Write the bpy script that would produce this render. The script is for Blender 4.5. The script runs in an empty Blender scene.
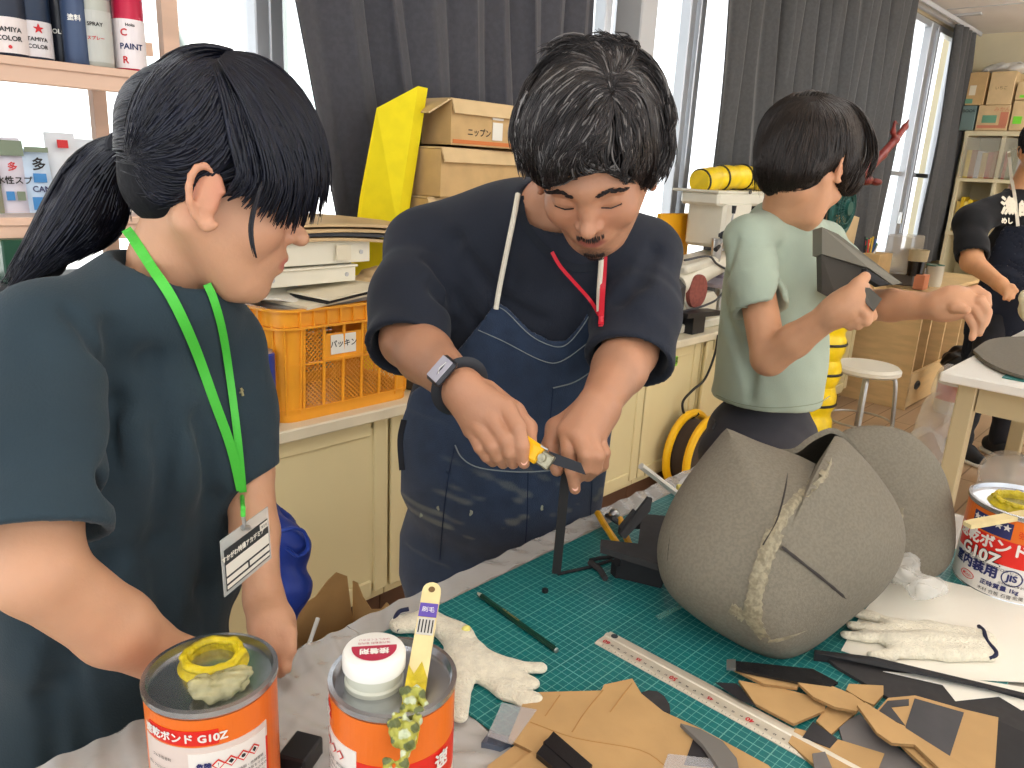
import bpy, math, random, numpy as np
from mathutils import Vector, Matrix
random.seed(7); RNG=np.random.RandomState(11)
PI=math.pi
SC=bpy.context.scene; COL=SC.collection
# ---------- camera model ----------
F=769.; _d=np.array([370-512.,3100-384,F]); _d/=np.linalg.norm(_d)
_fw=np.array([0,0,1.])-_d*_d[2]; _fw/=np.linalg.norm(_fw)
_rt=np.cross(_d,_fw)
if _rt[0]<0: _rt=-_rt
_a=math.radians(43)
MC=np.array([math.cos(_a)*_fw+math.sin(_a)*_rt, math.sin(_a)*_fw-math.cos(_a)*_rt, -_d])
HC=1.37; CAM=np.array([0,0,HC]); TZ=.78
def ray(px,py): return MC@np.array([(px-512.)/F,(py-384)/F,1.])
def atz(px,py,z): r=ray(px,py); return CAM+r*(z-HC)/r[2]
def aty(px,py,y): r=ray(px,py); return CAM+r*y/r[1]
def atx(px,py,x): r=ray(px,py); return CAM+r*x/r[0]
def W(px,py,d): return CAM+ray(px,py)*d
def cv(x,y,z): return MC@np.array([x,y,z],float)   # camera-axes vector (right, down, forward) -> world
def T(px,py,h=0.): return atz(px,py,TZ+h)           # a point on the table top
def nrm(v): v=np.array(v,float); return v/np.linalg.norm(v)
cam=bpy.data.cameras.new('camera'); camo=bpy.data.objects.new('camera',cam); COL.objects.link(camo)
cam.sensor_width=36; cam.lens=36*F/1024; cam.clip_start=.02; cam.clip_end=200
camo.matrix_world=Matrix([[MC[0][0],-MC[0][1],-MC[0][2],0],[MC[1][0],-MC[1][1],-MC[1][2],0],[MC[2][0],-MC[2][1],-MC[2][2],HC],[0,0,0,1]])
SC.camera=camo
# ---------- materials ----------
def lin(c): return tuple(((x/255)/12.92 if x/255<=.04045 else ((x/255+.055)/1.055)**2.4) for x in c)
_mc={}
def mat(name,rgb,rough=.6,metal=0,noise=None,bump=None,trans=0,emit=None,spec=.5,sheen=0,sss=0,alpha=None,coord='Object',rgb2=None,nf=(.4,.6),stretch=None,ior=1.45):
    """procedural principled; noise=(scale,amount) varies colour, bump=(scale,strength)"""
    if name in _mc: return _mc[name]
    m=bpy.data.materials.new(name); m.use_nodes=True; nt=m.node_tree; b=nt.nodes['Principled BSDF']; _mc[name]=m
    L=nt.links.new; N=nt.nodes.new
    c=lin(rgb)+(1,); b.inputs['Base Color'].default_value=c
    b.inputs['Roughness'].default_value=rough; b.inputs['Metallic'].default_value=metal
    b.inputs['Specular IOR Level'].default_value=spec; b.inputs['IOR'].default_value=ior
    if trans: b.inputs['Transmission Weight'].default_value=trans
    if sheen: b.inputs['Sheen Weight'].default_value=sheen
    if sss: b.inputs['Subsurface Weight'].default_value=sss; b.inputs['Subsurface Radius'].default_value=(.02,.008,.004); b.inputs['Subsurface Scale'].default_value=.5
    if alpha is not None: b.inputs['Alpha'].default_value=alpha
    if emit: b.inputs['Emission Color'].default_value=lin(emit[0])+(1,); b.inputs['Emission Strength'].default_value=emit[1]
    tc=N('ShaderNodeTexCoord'); src=tc.outputs[coord]
    if stretch:
        mp=N('ShaderNodeMapping'); mp.inputs['Scale'].default_value=stretch; L(src,mp.inputs[0]); src=mp.outputs[0]
    if noise or rgb2:
        sc,am=noise or (8,.3)
        n=N('ShaderNodeTexNoise'); n.inputs['Scale'].default_value=sc; n.inputs['Detail'].default_value=4; L(src,n.inputs['Vector'])
        r=N('ShaderNodeMapRange'); r.inputs[1].default_value=nf[0]; r.inputs[2].default_value=nf[1]; L(n.outputs[0],r.inputs[0])
        mx=N('ShaderNodeMix'); mx.data_type='RGBA'; mx.inputs[6].default_value=c
        mx.inputs[7].default_value=(lin(rgb2) if rgb2 else tuple(x*(1-am) for x in c[:3]))+(1,)
        L(r.outputs[0],mx.inputs[0]); L(mx.outputs[2],b.inputs['Base Color'])
    if bump:
        n=N('ShaderNodeTexNoise'); n.inputs['Scale'].default_value=bump[0]; n.inputs['Detail'].default_value=5; L(src,n.inputs['Vector'])
        bp=N('ShaderNodeBump'); bp.inputs['Strength'].default_value=bump[1]; bp.inputs['Distance'].default_value=.004; L(n.outputs[0],bp.inputs['Height']); L(bp.outputs[0],b.inputs['Normal'])
    return m
def colmat(name,rough=.5,sss=0,bump=None,spec=.5,stretch=None,noise=None,sheen=0):
    """colour read from the mesh attribute Col (hair roots, lips, prints)"""
    m=mat(name,(200,200,200),rough=rough,sss=sss,bump=bump,spec=spec,stretch=stretch,sheen=sheen)
    nt=m.node_tree; a=nt.nodes.new('ShaderNodeVertexColor'); a.layer_name='Col'
    src=a.outputs[0]
    if noise:
        n=nt.nodes.new('ShaderNodeTexNoise'); n.inputs['Scale'].default_value=noise[0]; n.inputs['Detail'].default_value=5
        tc=nt.nodes.new('ShaderNodeTexCoord'); nt.links.new(tc.outputs['Object'],n.inputs['Vector'])
        r=nt.nodes.new('ShaderNodeMapRange'); r.inputs[1].default_value=.3; r.inputs[2].default_value=.7; r.inputs[3].default_value=1-noise[1]; r.inputs[4].default_value=1+noise[1]
        nt.links.new(n.outputs[0],r.inputs[0])
        mm=nt.nodes.new('ShaderNodeVectorMath'); mm.operation='SCALE'; nt.links.new(src,mm.inputs[0]); nt.links.new(r.outputs[0],mm.inputs['Scale']); src=mm.outputs[0]
    nt.links.new(src,nt.nodes['Principled BSDF'].inputs['Base Color']); return m
# ---------- mesh builder ----------
def basis(axis):
    z=nrm(axis); a=np.array([0,0,1.]) if abs(z[2])<.9 else np.array([1.,0,0]); x=nrm(np.cross(a,z)); return x,np.cross(z,x),z
def rotz(a): c,s=math.cos(a),math.sin(a); return np.array([[c,-s,0],[s,c,0],[0,0,1.]])
def rot(axis,a):
    k=nrm(axis); K=np.array([[0,-k[2],k[1]],[k[2],0,-k[0]],[-k[1],k[0],0]]); return np.eye(3)+math.sin(a)*K+(1-math.cos(a))*K@K
class MB:
    def __init__(s): s.v=[]; s.f=[]; s.m=[]; s.n=0
    def add(s,v,f,m=0):
        v=np.asarray(v,float); s.v.append(v); o=s.n; s.n+=len(v)
        for q in f: s.f.append([i+o for i in q]); s.m.append(m)
        return s
    def box(s,c,size,R=None,m=0,bev=0):
        c=np.array(c,float); h=np.array(size,float)/2
        if bev:
            b=min(bev,h.min()*.9); P=[]; idx={}
            F=[]
            for sx in(-1,1):
                for sy in(-1,1):
                    for sz in(-1,1):
                        for ax in range(3):
                            p=np.array([sx*h[0],sy*h[1],sz*h[2]]); q=p.copy()
                            for k in range(3):
                                if k!=ax: q[k]-=b*(sx,sy,sz)[k]
                            idx[(sx,sy,sz,ax)]=len(P); P.append(q)
            for ax in range(3):
                o=[k for k in range(3) if k!=ax]
                for sg in(-1,1):
                    q=[]
                    for a,bb in((-1,-1),(1,-1),(1,1),(-1,1)):
                        t=[0,0,0]; t[ax]=sg; t[o[0]]=a; t[o[1]]=bb; q.append(idx[(*t,ax)])
                    F.append(q)
            for ax in range(3):
                o=[k for k in range(3) if k!=ax]
                for a in(-1,1):
                    for bb in(-1,1):
                        t1=[0,0,0]; t1[ax]=-1; t1[o[0]]=a; t1[o[1]]=bb; t2=list(t1); t2[ax]=1
                        F.append([idx[(*t1,o[0])],idx[(*t2,o[0])],idx[(*t2,o[1])],idx[(*t1,o[1])]])
            for sx in(-1,1):
                for sy in(-1,1):
                    for sz in(-1,1): F.append([idx[(sx,sy,sz,k)] for k in range(3)])
            P=np.array(P); 
            # orient outward
            FF=[]
            for q in F:
                n=np.cross(P[q[1]]-P[q[0]],P[q[2]]-P[q[0]]); FF.append(q if n@P[q].mean(0)>0 else q[::-1])
            F=FF
        else:
            P=np.array([[x,y,z] for x in(-h[0],h[0]) for y in(-h[1],h[1]) for z in(-h[2],h[2])]); F=[(0,1,3,2),(4,6,7,5),(0,4,5,1),(2,3,7,6),(0,2,6,4),(1,5,7,3)]
        if R is not None: P=P@np.asarray(R).T
        return s.add(P+c,F,m)
    def cyl(s,p0,p1,r0,r1=None,n=20,m=0,caps=True):
        r1=r0 if r1 is None else r1; p0=np.array(p0,float); p1=np.array(p1,float); x,y,z=basis(p1-p0)
        P=[]
        for p,r in((p0,r0),(p1,r1)):
            for i in range(n): a=2*PI*i/n; P.append(p+r*(math.cos(a)*x+math.sin(a)*y))
        Fc=[(i,(i+1)%n,n+(i+1)%n,n+i) for i in range(n)]
        if caps: Fc+= [tuple(range(n))[::-1],tuple(range(n,2*n))]
        return s.add(P,Fc,m)
    def lathe(s,prof,c=(0,0,0),axis=(0,0,1),n=32,m=0,mats=None,x0=None):
        """prof: [(r,h)...] bottom->top (r=0 ends close)"""
        x,y,z=basis(axis)
        if x0 is not None: x=nrm(np.array(x0)-z*(np.array(x0)@z)); y=np.cross(z,x)
        c=np.array(c,float); P=[]
        for r,h in prof:
            for i in range(n): a=2*PI*i/n; P.append(c+h*z+max(r,1e-5)*(math.cos(a)*x+math.sin(a)*y))
        for k in range(len(prof)-1):
            s.f+= [[s.n+k*n+i,s.n+k*n+(i+1)%n,s.n+(k+1)*n+(i+1)%n,s.n+(k+1)*n+i] for i in range(n)]; s.m+=[(mats[k] if mats else m)]*n
        s.v.append(np.array(P)); s.n+=len(P); return s
    def tube(s,path,r,n=8,m=0,caps=True,flat=1.,up=None):
        path=[np.array(p,float) for p in path]; K=len(path); rs=r if hasattr(r,'__len__') else [r]*K
        t0=nrm(path[1]-path[0]); x,y,_=basis(t0)
        if up is not None: x=nrm(np.cross(up,t0)); y=np.cross(t0,x)
        P=[]
        for k in range(K):
            t=nrm(path[min(k+1,K-1)]-path[max(k-1,0)]); 
            if up is not None: x=nrm(np.cross(up,t))
            else: x=nrm(x-t*(x@t))
            y=np.cross(t,x)
            for i in range(n): a=2*PI*i/n; P.append(path[k]+rs[k]*(math.cos(a)*x+math.sin(a)*flat*y))
        Fc=[(k*n+i,k*n+(i+1)%n,(k+1)*n+(i+1)%n,(k+1)*n+i) for k in range(K-1) for i in range(n)]
        if caps: Fc+=[tuple(range(n))[::-1],tuple(range((K-1)*n,K*n))]
        return s.add(P,Fc,m)
    def prism(s,poly,thick,m=0,mside=None):
        """poly: 3-D points of a (roughly planar) outline, extruded by vector thick"""
        P=[np.array(p,float) for p in poly]; t=np.array(thick,float); n=len(P)
        nn=sum(np.cross(P[i]-P[0],P[(i+1)%n]-P[0]) for i in range(n))
        if nn@t<0: P=P[::-1]
        s.add(P+[p+t for p in P],[tuple(range(n))[::-1],tuple(range(n,2*n))],m)
        o=s.n-2*n
        for i in range(n): s.f.append([o+i,o+(i+1)%n,o+n+(i+1)%n,o+n+i]); s.m.append(m if mside is None else mside)
        return s
    def grid(s,G,m=0,thick=0,closeu=False):
        """G: array (U,V,3); thick: offset along normal makes it a closed slab"""
        G=np.asarray(G,float); U,V=G.shape[:2]
        if not thick:
            Fc=[(i*V+j,((i+1)%U)*V+j,((i+1)%U)*V+j+1,i*V+j+1) for i in range(U if closeu else U-1) for j in range(V-1)]
            return s.add(G.reshape(-1,3),Fc,m)
        gu=np.gradient(G,axis=0); gv=np.gradient(G,axis=1)
        if closeu: gu=(np.roll(G,-1,0)-np.roll(G,1,0))
        N=np.cross(gu,gv); N/=np.linalg.norm(N,axis=2,keepdims=True)+1e-12
        A=G+N*thick/2; B=G-N*thick/2; n=U*V; UU=U if closeu else U-1
        Fc=[(i*V+j,((i+1)%U)*V+j,((i+1)%U)*V+j+1,i*V+j+1) for i in range(UU) for j in range(V-1)]
        Fc+=[tuple(n+q for q in f[::-1]) for f in Fc]
        for i in range(UU):
            i2=(i+1)%U
            Fc.append((i2*V,i*V,n+i*V,n+i2*V)); Fc.append((i*V+V-1,i2*V+V-1,n+i2*V+V-1,n+i*V+V-1))
        if not closeu:
            for j in range(V-1): Fc.append((j,j+1,n+j+1,n+j)); Fc.append(((U-1)*V+j+1,(U-1)*V+j,n+(U-1)*V+j,n+(U-1)*V+j+1))
        return s.add(np.concatenate([A.reshape(-1,3),B.reshape(-1,3)]),Fc,m)
def empty(name,loc,label=None,cat=None,group=None):
    o=bpy.data.objects.new(name,None); COL.objects.link(o); o.location=[float(x) for x in loc]; o.empty_display_size=.05
    if label: tag(o,label,cat,group)
    return o
def tag(o,label,cat,group=None,kind=None):
    if label: o['label']=label
    if cat: o['category']=cat
    if group: o['group']=group
    if kind: o['kind']=kind
    return o
def wloc(o):
    v=Vector((0,0,0))
    while o is not None: v+=o.location; o=o.parent
    return np.array(v)
def meshobj(name,V,Fc,mats,parent=None,smooth=True,mi=None,col=None,auto=None,cols=None):
    V=np.asarray(V,float)
    if parent is not None: org=wloc(parent); loc=(0,0,0)
    else:
        org=np.array([(V[:,0].min()+V[:,0].max())/2,(V[:,1].min()+V[:,1].max())/2,V[:,2].min()]); loc=org
    me=bpy.data.meshes.new(name); Fc=[tuple(map(int,f)) for f in Fc] if not isinstance(Fc,np.ndarray) else Fc.tolist()
    me.from_pydata((V-org).tolist(),[],Fc)
    for m in (mats if isinstance(mats,(list,tuple)) else [mats]): me.materials.append(m)
    if mi is not None: me.polygons.foreach_set('material_index',mi)
    if smooth: me.polygons.foreach_set('use_smooth',[True]*len(me.polygons))
    if cols is not None:
        a=me.color_attributes.new('Col','FLOAT_COLOR','POINT'); c=np.ones((len(V),4),np.float32); c[:,:3]=cols; a.data.foreach_set('color',c.ravel())
    me.update()
    if smooth and auto:
        me.set_sharp_from_angle(angle=math.radians(auto))
    o=bpy.data.objects.new(name,me); COL.objects.link(o)
    if parent is not None: o.parent=parent
    o.location=[float(x) for x in loc]
    return o
def build(mb,name,mats,parent=None,smooth=False,auto=35,cols=None):
    V=np.concatenate(mb.v)
    return meshobj(name,V,mb.f,mats,parent,smooth,mb.m,auto=auto if smooth else None,cols=cols)
def struct(o): o['kind']='structure'; return o
def spline(pts,n=8):
    """Catmull-Rom through points"""
    P=[np.array(p,float) for p in pts]; P=[2*P[0]-P[1]]+P+[2*P[-1]-P[-2]]; out=[]
    for i in range(1,len(P)-2):
        for k in range(n):
            t=k/n; a,b,c,d=P[i-1:i+3]
            out.append(.5*((2*b)+(c-a)*t+(2*a-5*b+4*c-d)*t*t+(3*b-a-3*c+d)*t**3))
    out.append(P[-2]); return out
_tc={}
def text2d(s,size=.01):
    if s not in _tc:
        cu=bpy.data.curves.new('t','FONT'); cu.body=s; cu.size=1; cu.align_x='CENTER'; cu.align_y='CENTER'; cu.resolution_u=3
        o=bpy.data.objects.new('t',cu); COL.objects.link(o); dg=bpy.context.evaluated_depsgraph_get(); me=o.evaluated_get(dg).to_mesh()
        _tc[s]=([tuple(v.co) for v in me.vertices],[tuple(p.vertices) for p in me.polygons]); o.evaluated_get(dg).to_mesh_clear()
        bpy.data.objects.remove(o); bpy.data.curves.remove(cu)
    v,f=_tc[s]; return np.array(v)[:,:2]*size if len(v) else np.zeros((0,2)),f
def text_on(mb,s,size,c,ux,uy,m=0,lift=.0004,bold=0):
    """flat lettering at c with text axes ux, uy"""
    v,f=text2d(s,size); ux=nrm(ux); uy=nrm(uy); n=np.cross(ux,uy)
    offs=[(0,0)] if not bold else [(0,0),(bold,0),(-bold,0),(0,bold),(0,-bold)]
    for k,(a,b) in enumerate(offs):
        if len(v): mb.add([np.array(c)+ux*(p[0]+a)+uy*(p[1]+b)+n*(lift+k*1e-5) for p in v],f,m)
    return mb
def dup(o,parent=None):
    c=o.copy(); COL.objects.link(c)
    if parent is not None: c.parent=parent
    for ch in list(o.children): dup(ch,c)
    return c
# ---------- signed-distance bodies ----------
class SDF:
    """ordered list of primitives smoothly joined / cut, meshed by surface nets"""
    def __init__(s): s.p=[]
    def _add(s,op,kind,data,k,c,r): s.p.append((op,kind,data,k,np.array(c,float),float(r))); return s
    def cap(s,a,b,ra,rb=None,k=.01,op='+',sq=None):
        rb=ra if rb is None else rb; a=np.array(a,float); b=np.array(b,float)
        return s._add(op,'cap',(a,b,ra,rb),k,(a+b)/2,np.linalg.norm(b-a)/2+max(ra,rb))
    def chain(s,pts,rs,k=.01,op='+'):
        for i in range(len(pts)-1): s.cap(pts[i],pts[i+1],rs[i],rs[i+1],k,op)
        return s
    def ell(s,c,r,R=None,k=.01,op='+'):
        return s._add(op,'ell',(np.array(c,float),np.array(r,float) if hasattr(r,'__len__') else np.array([r]*3,float),np.eye(3) if R is None else np.asarray(R)),k,c,np.max(r))
    def box(s,c,h,R=None,rd=.005,k=.005,op='+'):
        return s._add(op,'box',(np.array(c,float),np.array(h,float),np.eye(3) if R is None else np.asarray(R),rd),k,c,np.linalg.norm(h))
    def plane(s,p,n,k=.002):  # keep the side n points AWAY from (cut off where n.(x-p)>0)
        return s._add('&','pl',(np.array(p,float),nrm(n)),k,p,1e9)
    def func(s,f): return s._add('f','f',f,0,(0,0,0),1e9)
    @staticmethod
    def dist(kind,D,P):
        if kind=='cap':
            a,b,ra,rb=D; ab=b-a; L=ab@ab+1e-12; t=np.clip(((P-a)@ab)/L,0,1); q=P-a-t[:,None]*ab
            return np.sqrt((q*q).sum(1))-(ra+(rb-ra)*t)
        if kind=='ell':
            c,r,R=D; q=(P-c)@R; k0=np.sqrt(((q/r)**2).sum(1)); k1=np.sqrt(((q/(r*r))**2).sum(1))+1e-9
            return np.where(k0<.3,(k0-1)*r.min(),k0*(k0-1)/k1)
        if kind=='box':
            c,h,R,rd=D; q=np.abs((P-c)@R)-(h-rd); return np.sqrt((np.maximum(q,0)**2).sum(1))+np.minimum(q.max(1),0)-rd
        if kind=='pl': p,n=D; return (P-p)@n
    def ev(s,P,prims=None):
        d=np.full(len(P),1e3)
        for op,kind,D,k,c,r in (s.p if prims is None else prims):
            if op=='f': d=D(P,d); continue
            e=s.dist(kind,D,P)
            if op=='+': h=np.maximum(k-np.abs(d-e),0)/k; d=np.minimum(d,e)-h*h*k*.25
            elif op=='-': e=-e; h=np.maximum(k-np.abs(d-e),0)/k; d=np.maximum(d,e)+h*h*k*.25
            elif op=='&': h=np.maximum(k-np.abs(d-e),0)/k; d=np.maximum(d,e)+h*h*k*.25
        return d
    def bounds(s,pad=.03):
        lo=[];hi=[]
        for op,kind,D,k,c,r in s.p:
            if op!='+': continue
            if kind=='cap': a,b,ra,rb=D; R=max(ra,rb); lo.append(np.minimum(a,b)-R); hi.append(np.maximum(a,b)+R)
            else: lo.append(c-r); hi.append(c+r)
        return np.min(lo,0)-pad,np.max(hi,0)+pad
    def mesh(s,vox,bb=None,B=10):
        lo,hi=s.bounds() if bb is None else (np.array(bb[0],float),np.array(bb[1],float))
        if bb is not None:
            l2,h2=s.bounds(); lo=np.maximum(lo,l2); hi=np.minimum(hi,h2)
        nb=np.ceil((hi-lo)/(vox*B)).astype(int); N=nb*B+1
        G=np.full(N,1.,np.float32)
        bc=np.stack(np.meshgrid(*[np.arange(n) for n in nb],indexing='ij'),-1).reshape(-1,3)
        cen=lo+(bc+.5)*B*vox; hd=B*vox*.5*1.7321
        dc=s.ev(cen)
        ax=np.arange(B+1); off=np.stack(np.meshgrid(ax,ax,ax,indexing='ij'),-1).reshape(-1,3)*vox
        for i in range(len(bc)):
            a=bc[i]*B; sl=tuple(slice(a[j],a[j]+B+1) for j in range(3))
            if abs(dc[i])>hd*1.6+.03:
                G[sl]=1 if dc[i]>0 else -1; continue
            pr=[q for q in s.p if q[0]=='f' or q[1]=='pl' or np.linalg.norm(cen[i]-q[4])<q[5]+hd*1.3+q[3]+.02]
            if not any(q[0]=='+' for q in pr): G[sl]=1; continue
            G[sl]=s.ev(lo+a*vox+off,pr).reshape(B+1,B+1,B+1)
        return nets(G,lo,vox)
def nets(G,lo,vox):
    S=G<0; N=np.array(G.shape)
    c=np.zeros(N-1,np.uint8)
    for i in(0,1):
        for j in(0,1):
            for k in(0,1): c+=S[i:N[0]-1+i,j:N[1]-1+j,k:N[2]-1+k]
    act=(c>0)&(c<8); ids=np.full(N-1,-1,np.int64); cells=np.argwhere(act); ids[act]=np.arange(len(cells))
    acc=np.zeros((len(cells),3)); cnt=np.zeros(len(cells))
    CO=[(i,j,k) for i in(0,1) for j in(0,1) for k in(0,1)]
    g={q:G[cells[:,0]+q[0],cells[:,1]+q[1],cells[:,2]+q[2]] for q in CO}
    for a in CO:
        for ax in range(3):
            if a[ax]: continue
            b=list(a); b[ax]=1; b=tuple(b); ga,gb=g[a],g[b]; m=(ga<0)!=(gb<0)
            t=np.where(m,ga/(ga-gb+1e-20),0); p=np.tile(np.array(a,float),(len(cells),1)); p[:,ax]+=t
            acc[m]+=p[m]; cnt[m]+=1
    V=lo+(cells+acc/cnt[:,None])*vox; Fs=[]
    for ax in range(3):
        sl0=[slice(None)]*3; sl1=[slice(None)]*3; sl0[ax]=slice(0,-1); sl1[ax]=slice(1,None)
        e=np.argwhere(S[tuple(sl0)]!=S[tuple(sl1)]); u,v=(ax+1)%3,(ax+2)%3
        ok=(e[:,u]>0)&(e[:,v]>0)&(e[:,u]<N[u]-1)&(e[:,v]<N[v]-1); e=e[ok]
        q=[]
        for du,dv in((-1,-1),(0,-1),(0,0),(-1,0)):
            w=e.copy(); w[:,u]+=du; w[:,v]+=dv; q.append(ids[w[:,0],w[:,1],w[:,2]])
        q=np.stack(q,1); fl=~S[e[:,0],e[:,1],e[:,2]]; q[fl]=q[fl][:,::-1]; Fs.append(q)
    return V,np.concatenate(Fs)
def smoothmesh(V,Fq,it=1,lam=.5):
    for _ in range(it):
        acc=np.zeros_like(V); cnt=np.zeros(len(V))
        for a,b in((0,1),(1,2),(2,3),(3,0)):
            np.add.at(acc,Fq[:,a],V[Fq[:,b]]); np.add.at(acc,Fq[:,b],V[Fq[:,a]]); np.add.at(cnt,Fq[:,a],1); np.add.at(cnt,Fq[:,b],1)
        V=V+lam*(acc/np.maximum(cnt,1)[:,None]-V)
    return V
def sdfobj(s,name,mats,vox,parent=None,fine=[],it=1,colf=None,mif=None,keep=None):
    """fine: [((lo,hi),vox)] regions of the same surface meshed finer"""
    V,Q=s.mesh(vox); V=smoothmesh(V,Q,it); 
    if fine:
        c=V[Q].mean(1); kp=np.ones(len(Q),bool)
        for (lo,hi),fv in fine: kp&=~((c>np.array(lo)+vox)&(c<np.array(hi)-vox)).all(1)
        Q=Q[kp]; VV=[V]; QQ=[Q]; n=len(V)
        for (lo,hi),fv in fine:
            v,q=s.mesh(fv,(lo,hi)); v=smoothmesh(v,q,it); VV.append(v); QQ.append(q+n); n+=len(v)
        V=np.concatenate(VV); Q=np.concatenate(QQ)
    used=np.zeros(len(V),bool); used[Q.ravel()]=True; mp=np.cumsum(used)-1; V=V[used]; Q=mp[Q]
    return meshobj(name,V,Q,mats,parent,True,mi=None if mif is None else mif(V[Q].mean(1)),cols=None if colf is None else colf(V))
def sub_(s,S2,k,c,r,op='+'): return s._add(op,'sub',S2,k,c,r)
SDF.sub=sub_
_od=SDF.dist
SDF.dist=staticmethod(lambda kind,D,P: D.ev(P) if kind=='sub' else _od(kind,D,P))
def grad(S,P,e=.002):
    g=np.stack([S.ev(P+np.eye(3)[i]*e)-S.ev(P-np.eye(3)[i]*e) for i in range(3)],1); return g/(np.linalg.norm(g,axis=1,keepdims=True)+1e-9)
def hits(S,px,py,d0=.3,d1=6.,off=0.,n=48):
    """first crossing of camera rays with the surface (or the nearest pass)"""
    px=np.asarray(px,float).ravel(); py=np.asarray(py,float).ravel()
    R=np.stack([(px-512)/F,(py-384)/F,np.ones_like(px)],1)@MC.T; L=np.linalg.norm(R,axis=1); t=np.full(len(px),float(d0)); best=np.full(len(px),1e9); bt=t.copy()
    for _ in range(n):
        d=S.ev(CAM+R*t[:,None])-off; m=d<best; best=np.where(m,d,best); bt=np.where(m,t,bt)
        t=np.where(d<.0004,t,np.minimum(t+np.maximum(d,.0004)/L*.9,d1))
    return CAM+R*bt[:,None]
def ribbons(P,w,side=None,flat=.45,taper=.25):
    """P: (S,K,3) strands -> mesh of 4-sided tapering strands"""
    S_,K=P.shape[:2]; T_=np.gradient(P,axis=1); T_/=np.linalg.norm(T_,axis=2,keepdims=True)+1e-9
    if side is None: side=np.tile(MC[:,2],(S_,K,1))
    A=np.cross(T_,side); A/=np.linalg.norm(A,axis=2,keepdims=True)+1e-9; B=np.cross(A,T_)
    k=np.linspace(0,1,K); pr=np.minimum(1,np.minimum(.35+k*6,1))*(1-(1-taper)*np.maximum(0,(k-.55)/.45)**1.5)
    w=np.asarray(w).reshape(-1,1,1)*pr[None,:,None]
    V=np.stack([P+A*w,P+B*w*flat,P-A*w,P-B*w*flat],2) # S,K,4,3
    idx=np.arange(S_*K*4).reshape(S_,K,4); F_=[]
    for i in range(4):
        j=(i+1)%4; F_.append(np.stack([idx[:,:-1,i],idx[:,:-1,j],idx[:,1:,j],idx[:,1:,i]],-1).reshape(-1,4))
    F_.append(idx[:,-1,:].reshape(-1,4)); F_.append(idx[:,0,::-1].reshape(-1,4))
    return V.reshape(-1,3),np.concatenate(F_)
def project(S,P,off,it=3):
    for _ in range(it):
        d=S.ev(P)-off; P=P-grad(S,P)*np.clip(d,-.03,.03)[:,None]
    return P
def comb(S,roots,flow,K,step,off0,off1,rng,jit=.25):
    P=project(S,roots,off0); out=[P]; J=rng.normal(0,jit,(len(P),3))
    for k in range(1,K):
        g=grad(S,P); v=flow(P,k/(K-1))+J*.5; v=v-g*(v*g).sum(1,keepdims=True); v/=np.linalg.norm(v,axis=1,keepdims=True)+1e-9
        P=project(S,P+v*step,off0+(off1-off0)*k/(K-1),2); out.append(P)
    return np.stack(out,1)
def pxstrands(S,guides,n,off,rng,K=12,spread=3.,root=.0,d0=.3,lift=None,clump=0,nc=40,wave=0,wf=8):
    """strands interpolated between neighbouring traced guides and laid on the surface"""
    GP=[np.array(spline([np.array(p,float) for p in g],6)) for g in guides]
    GP=[np.stack([np.interp(np.linspace(0,1,K),np.linspace(0,1,len(g)),g[:,c]) for c in(0,1)],1) for g in GP]
    u=rng.uniform(0,len(GP)-1-1e-6,n); i=u.astype(int); f=(u-i)[:,None,None]; G=np.array(GP); P2=G[i]*(1-f)+G[i+1]*f
    if clump:
        uc=rng.uniform(0,len(GP)-1-1e-6,nc); uc.sort(); ci=np.abs(u[:,None]-uc[None]).argmin(1); ph_=rng.uniform(0,6,nc); off2=rng.normal(0,spread*1.2,(nc,2))
        for k in range(K):
            t=k/(K-1); uk=u+(uc[ci]-u)*clump*min(1,t*1.4); a=uk.astype(int); fr_=(uk-a)[:,None]; P2[:,k]=G[a,k]*(1-fr_)+G[a+1,k]*fr_
            tg=G[a,min(k+1,K-1)]-G[a,max(k-1,0)]; nn=np.stack([-tg[:,1],tg[:,0]],1)/(np.linalg.norm(tg,axis=1,keepdims=True)+1e-6)
            P2[:,k]+=nn*(wave*t*np.sin(wf*t+ph_[ci]))[:,None]+off2[ci]*t*.6
    P2=P2+rng.normal(0,spread*(.5 if clump else 1),(n,1,2))*np.linspace(.3,1,K)[None,:,None]
    ln=rng.uniform(.8,1.06,n); tt=np.linspace(0,1,K)
    ph=rng.uniform(0,6,n); 
    offs=off+rng.uniform(0,.006,n)[:,None]*np.ones(K)[None]
    H=np.zeros((n,K,3))
    for k in range(K):
        q=tt[k]*ln*(K-1); a=np.clip(q.astype(int),0,K-2); fr=(q-a)[:,None]; pp=P2[np.arange(n),a]*(1-fr)+P2[np.arange(n),a+1]*fr
        h=hits(S,pp[:,0],pp[:,1],d0,off=off); H[:,k]=h-nrm(h.mean(0)-CAM)*rng.uniform(-.002,.005,n)[:,None]*(1 if k else .3)
    Hs=H.copy(); Hs[:,1:-1]=(H[:,:-2]+2*H[:,1:-1]+H[:,2:])/4
    return Hs
def hairmesh(name,parts,base,mat_,parent,var=.35,grey=0,greycol=(170,170,170),rng=RNG,label=None):
    """parts: list of (strands (S,K,3), width)"""
    VV=[];FF=[];CC=[];n=0
    for P,w in parts:
        S_,K=P.shape[:2]; ws=w*rng.uniform(.6,1.3,S_); v,f=ribbons(P,ws); VV.append(v); FF.append(f+n); n+=len(v)
        c=np.array(lin(base))[None]*(1+var*rng.normal(0,1,(S_,1))).clip(.4,2.2); g=rng.uniform(0,1,S_)<grey; c[g]=np.array(lin(greycol))*rng.uniform(.6,1,(g.sum(),1)); CC.append(np.repeat(c,K*4,0))
    V=np.concatenate(VV); o=meshobj(name,V,np.concatenate(FF),mat_,parent,True,cols=np.concatenate(CC))
    if label: o['label']=label
    return o
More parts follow.
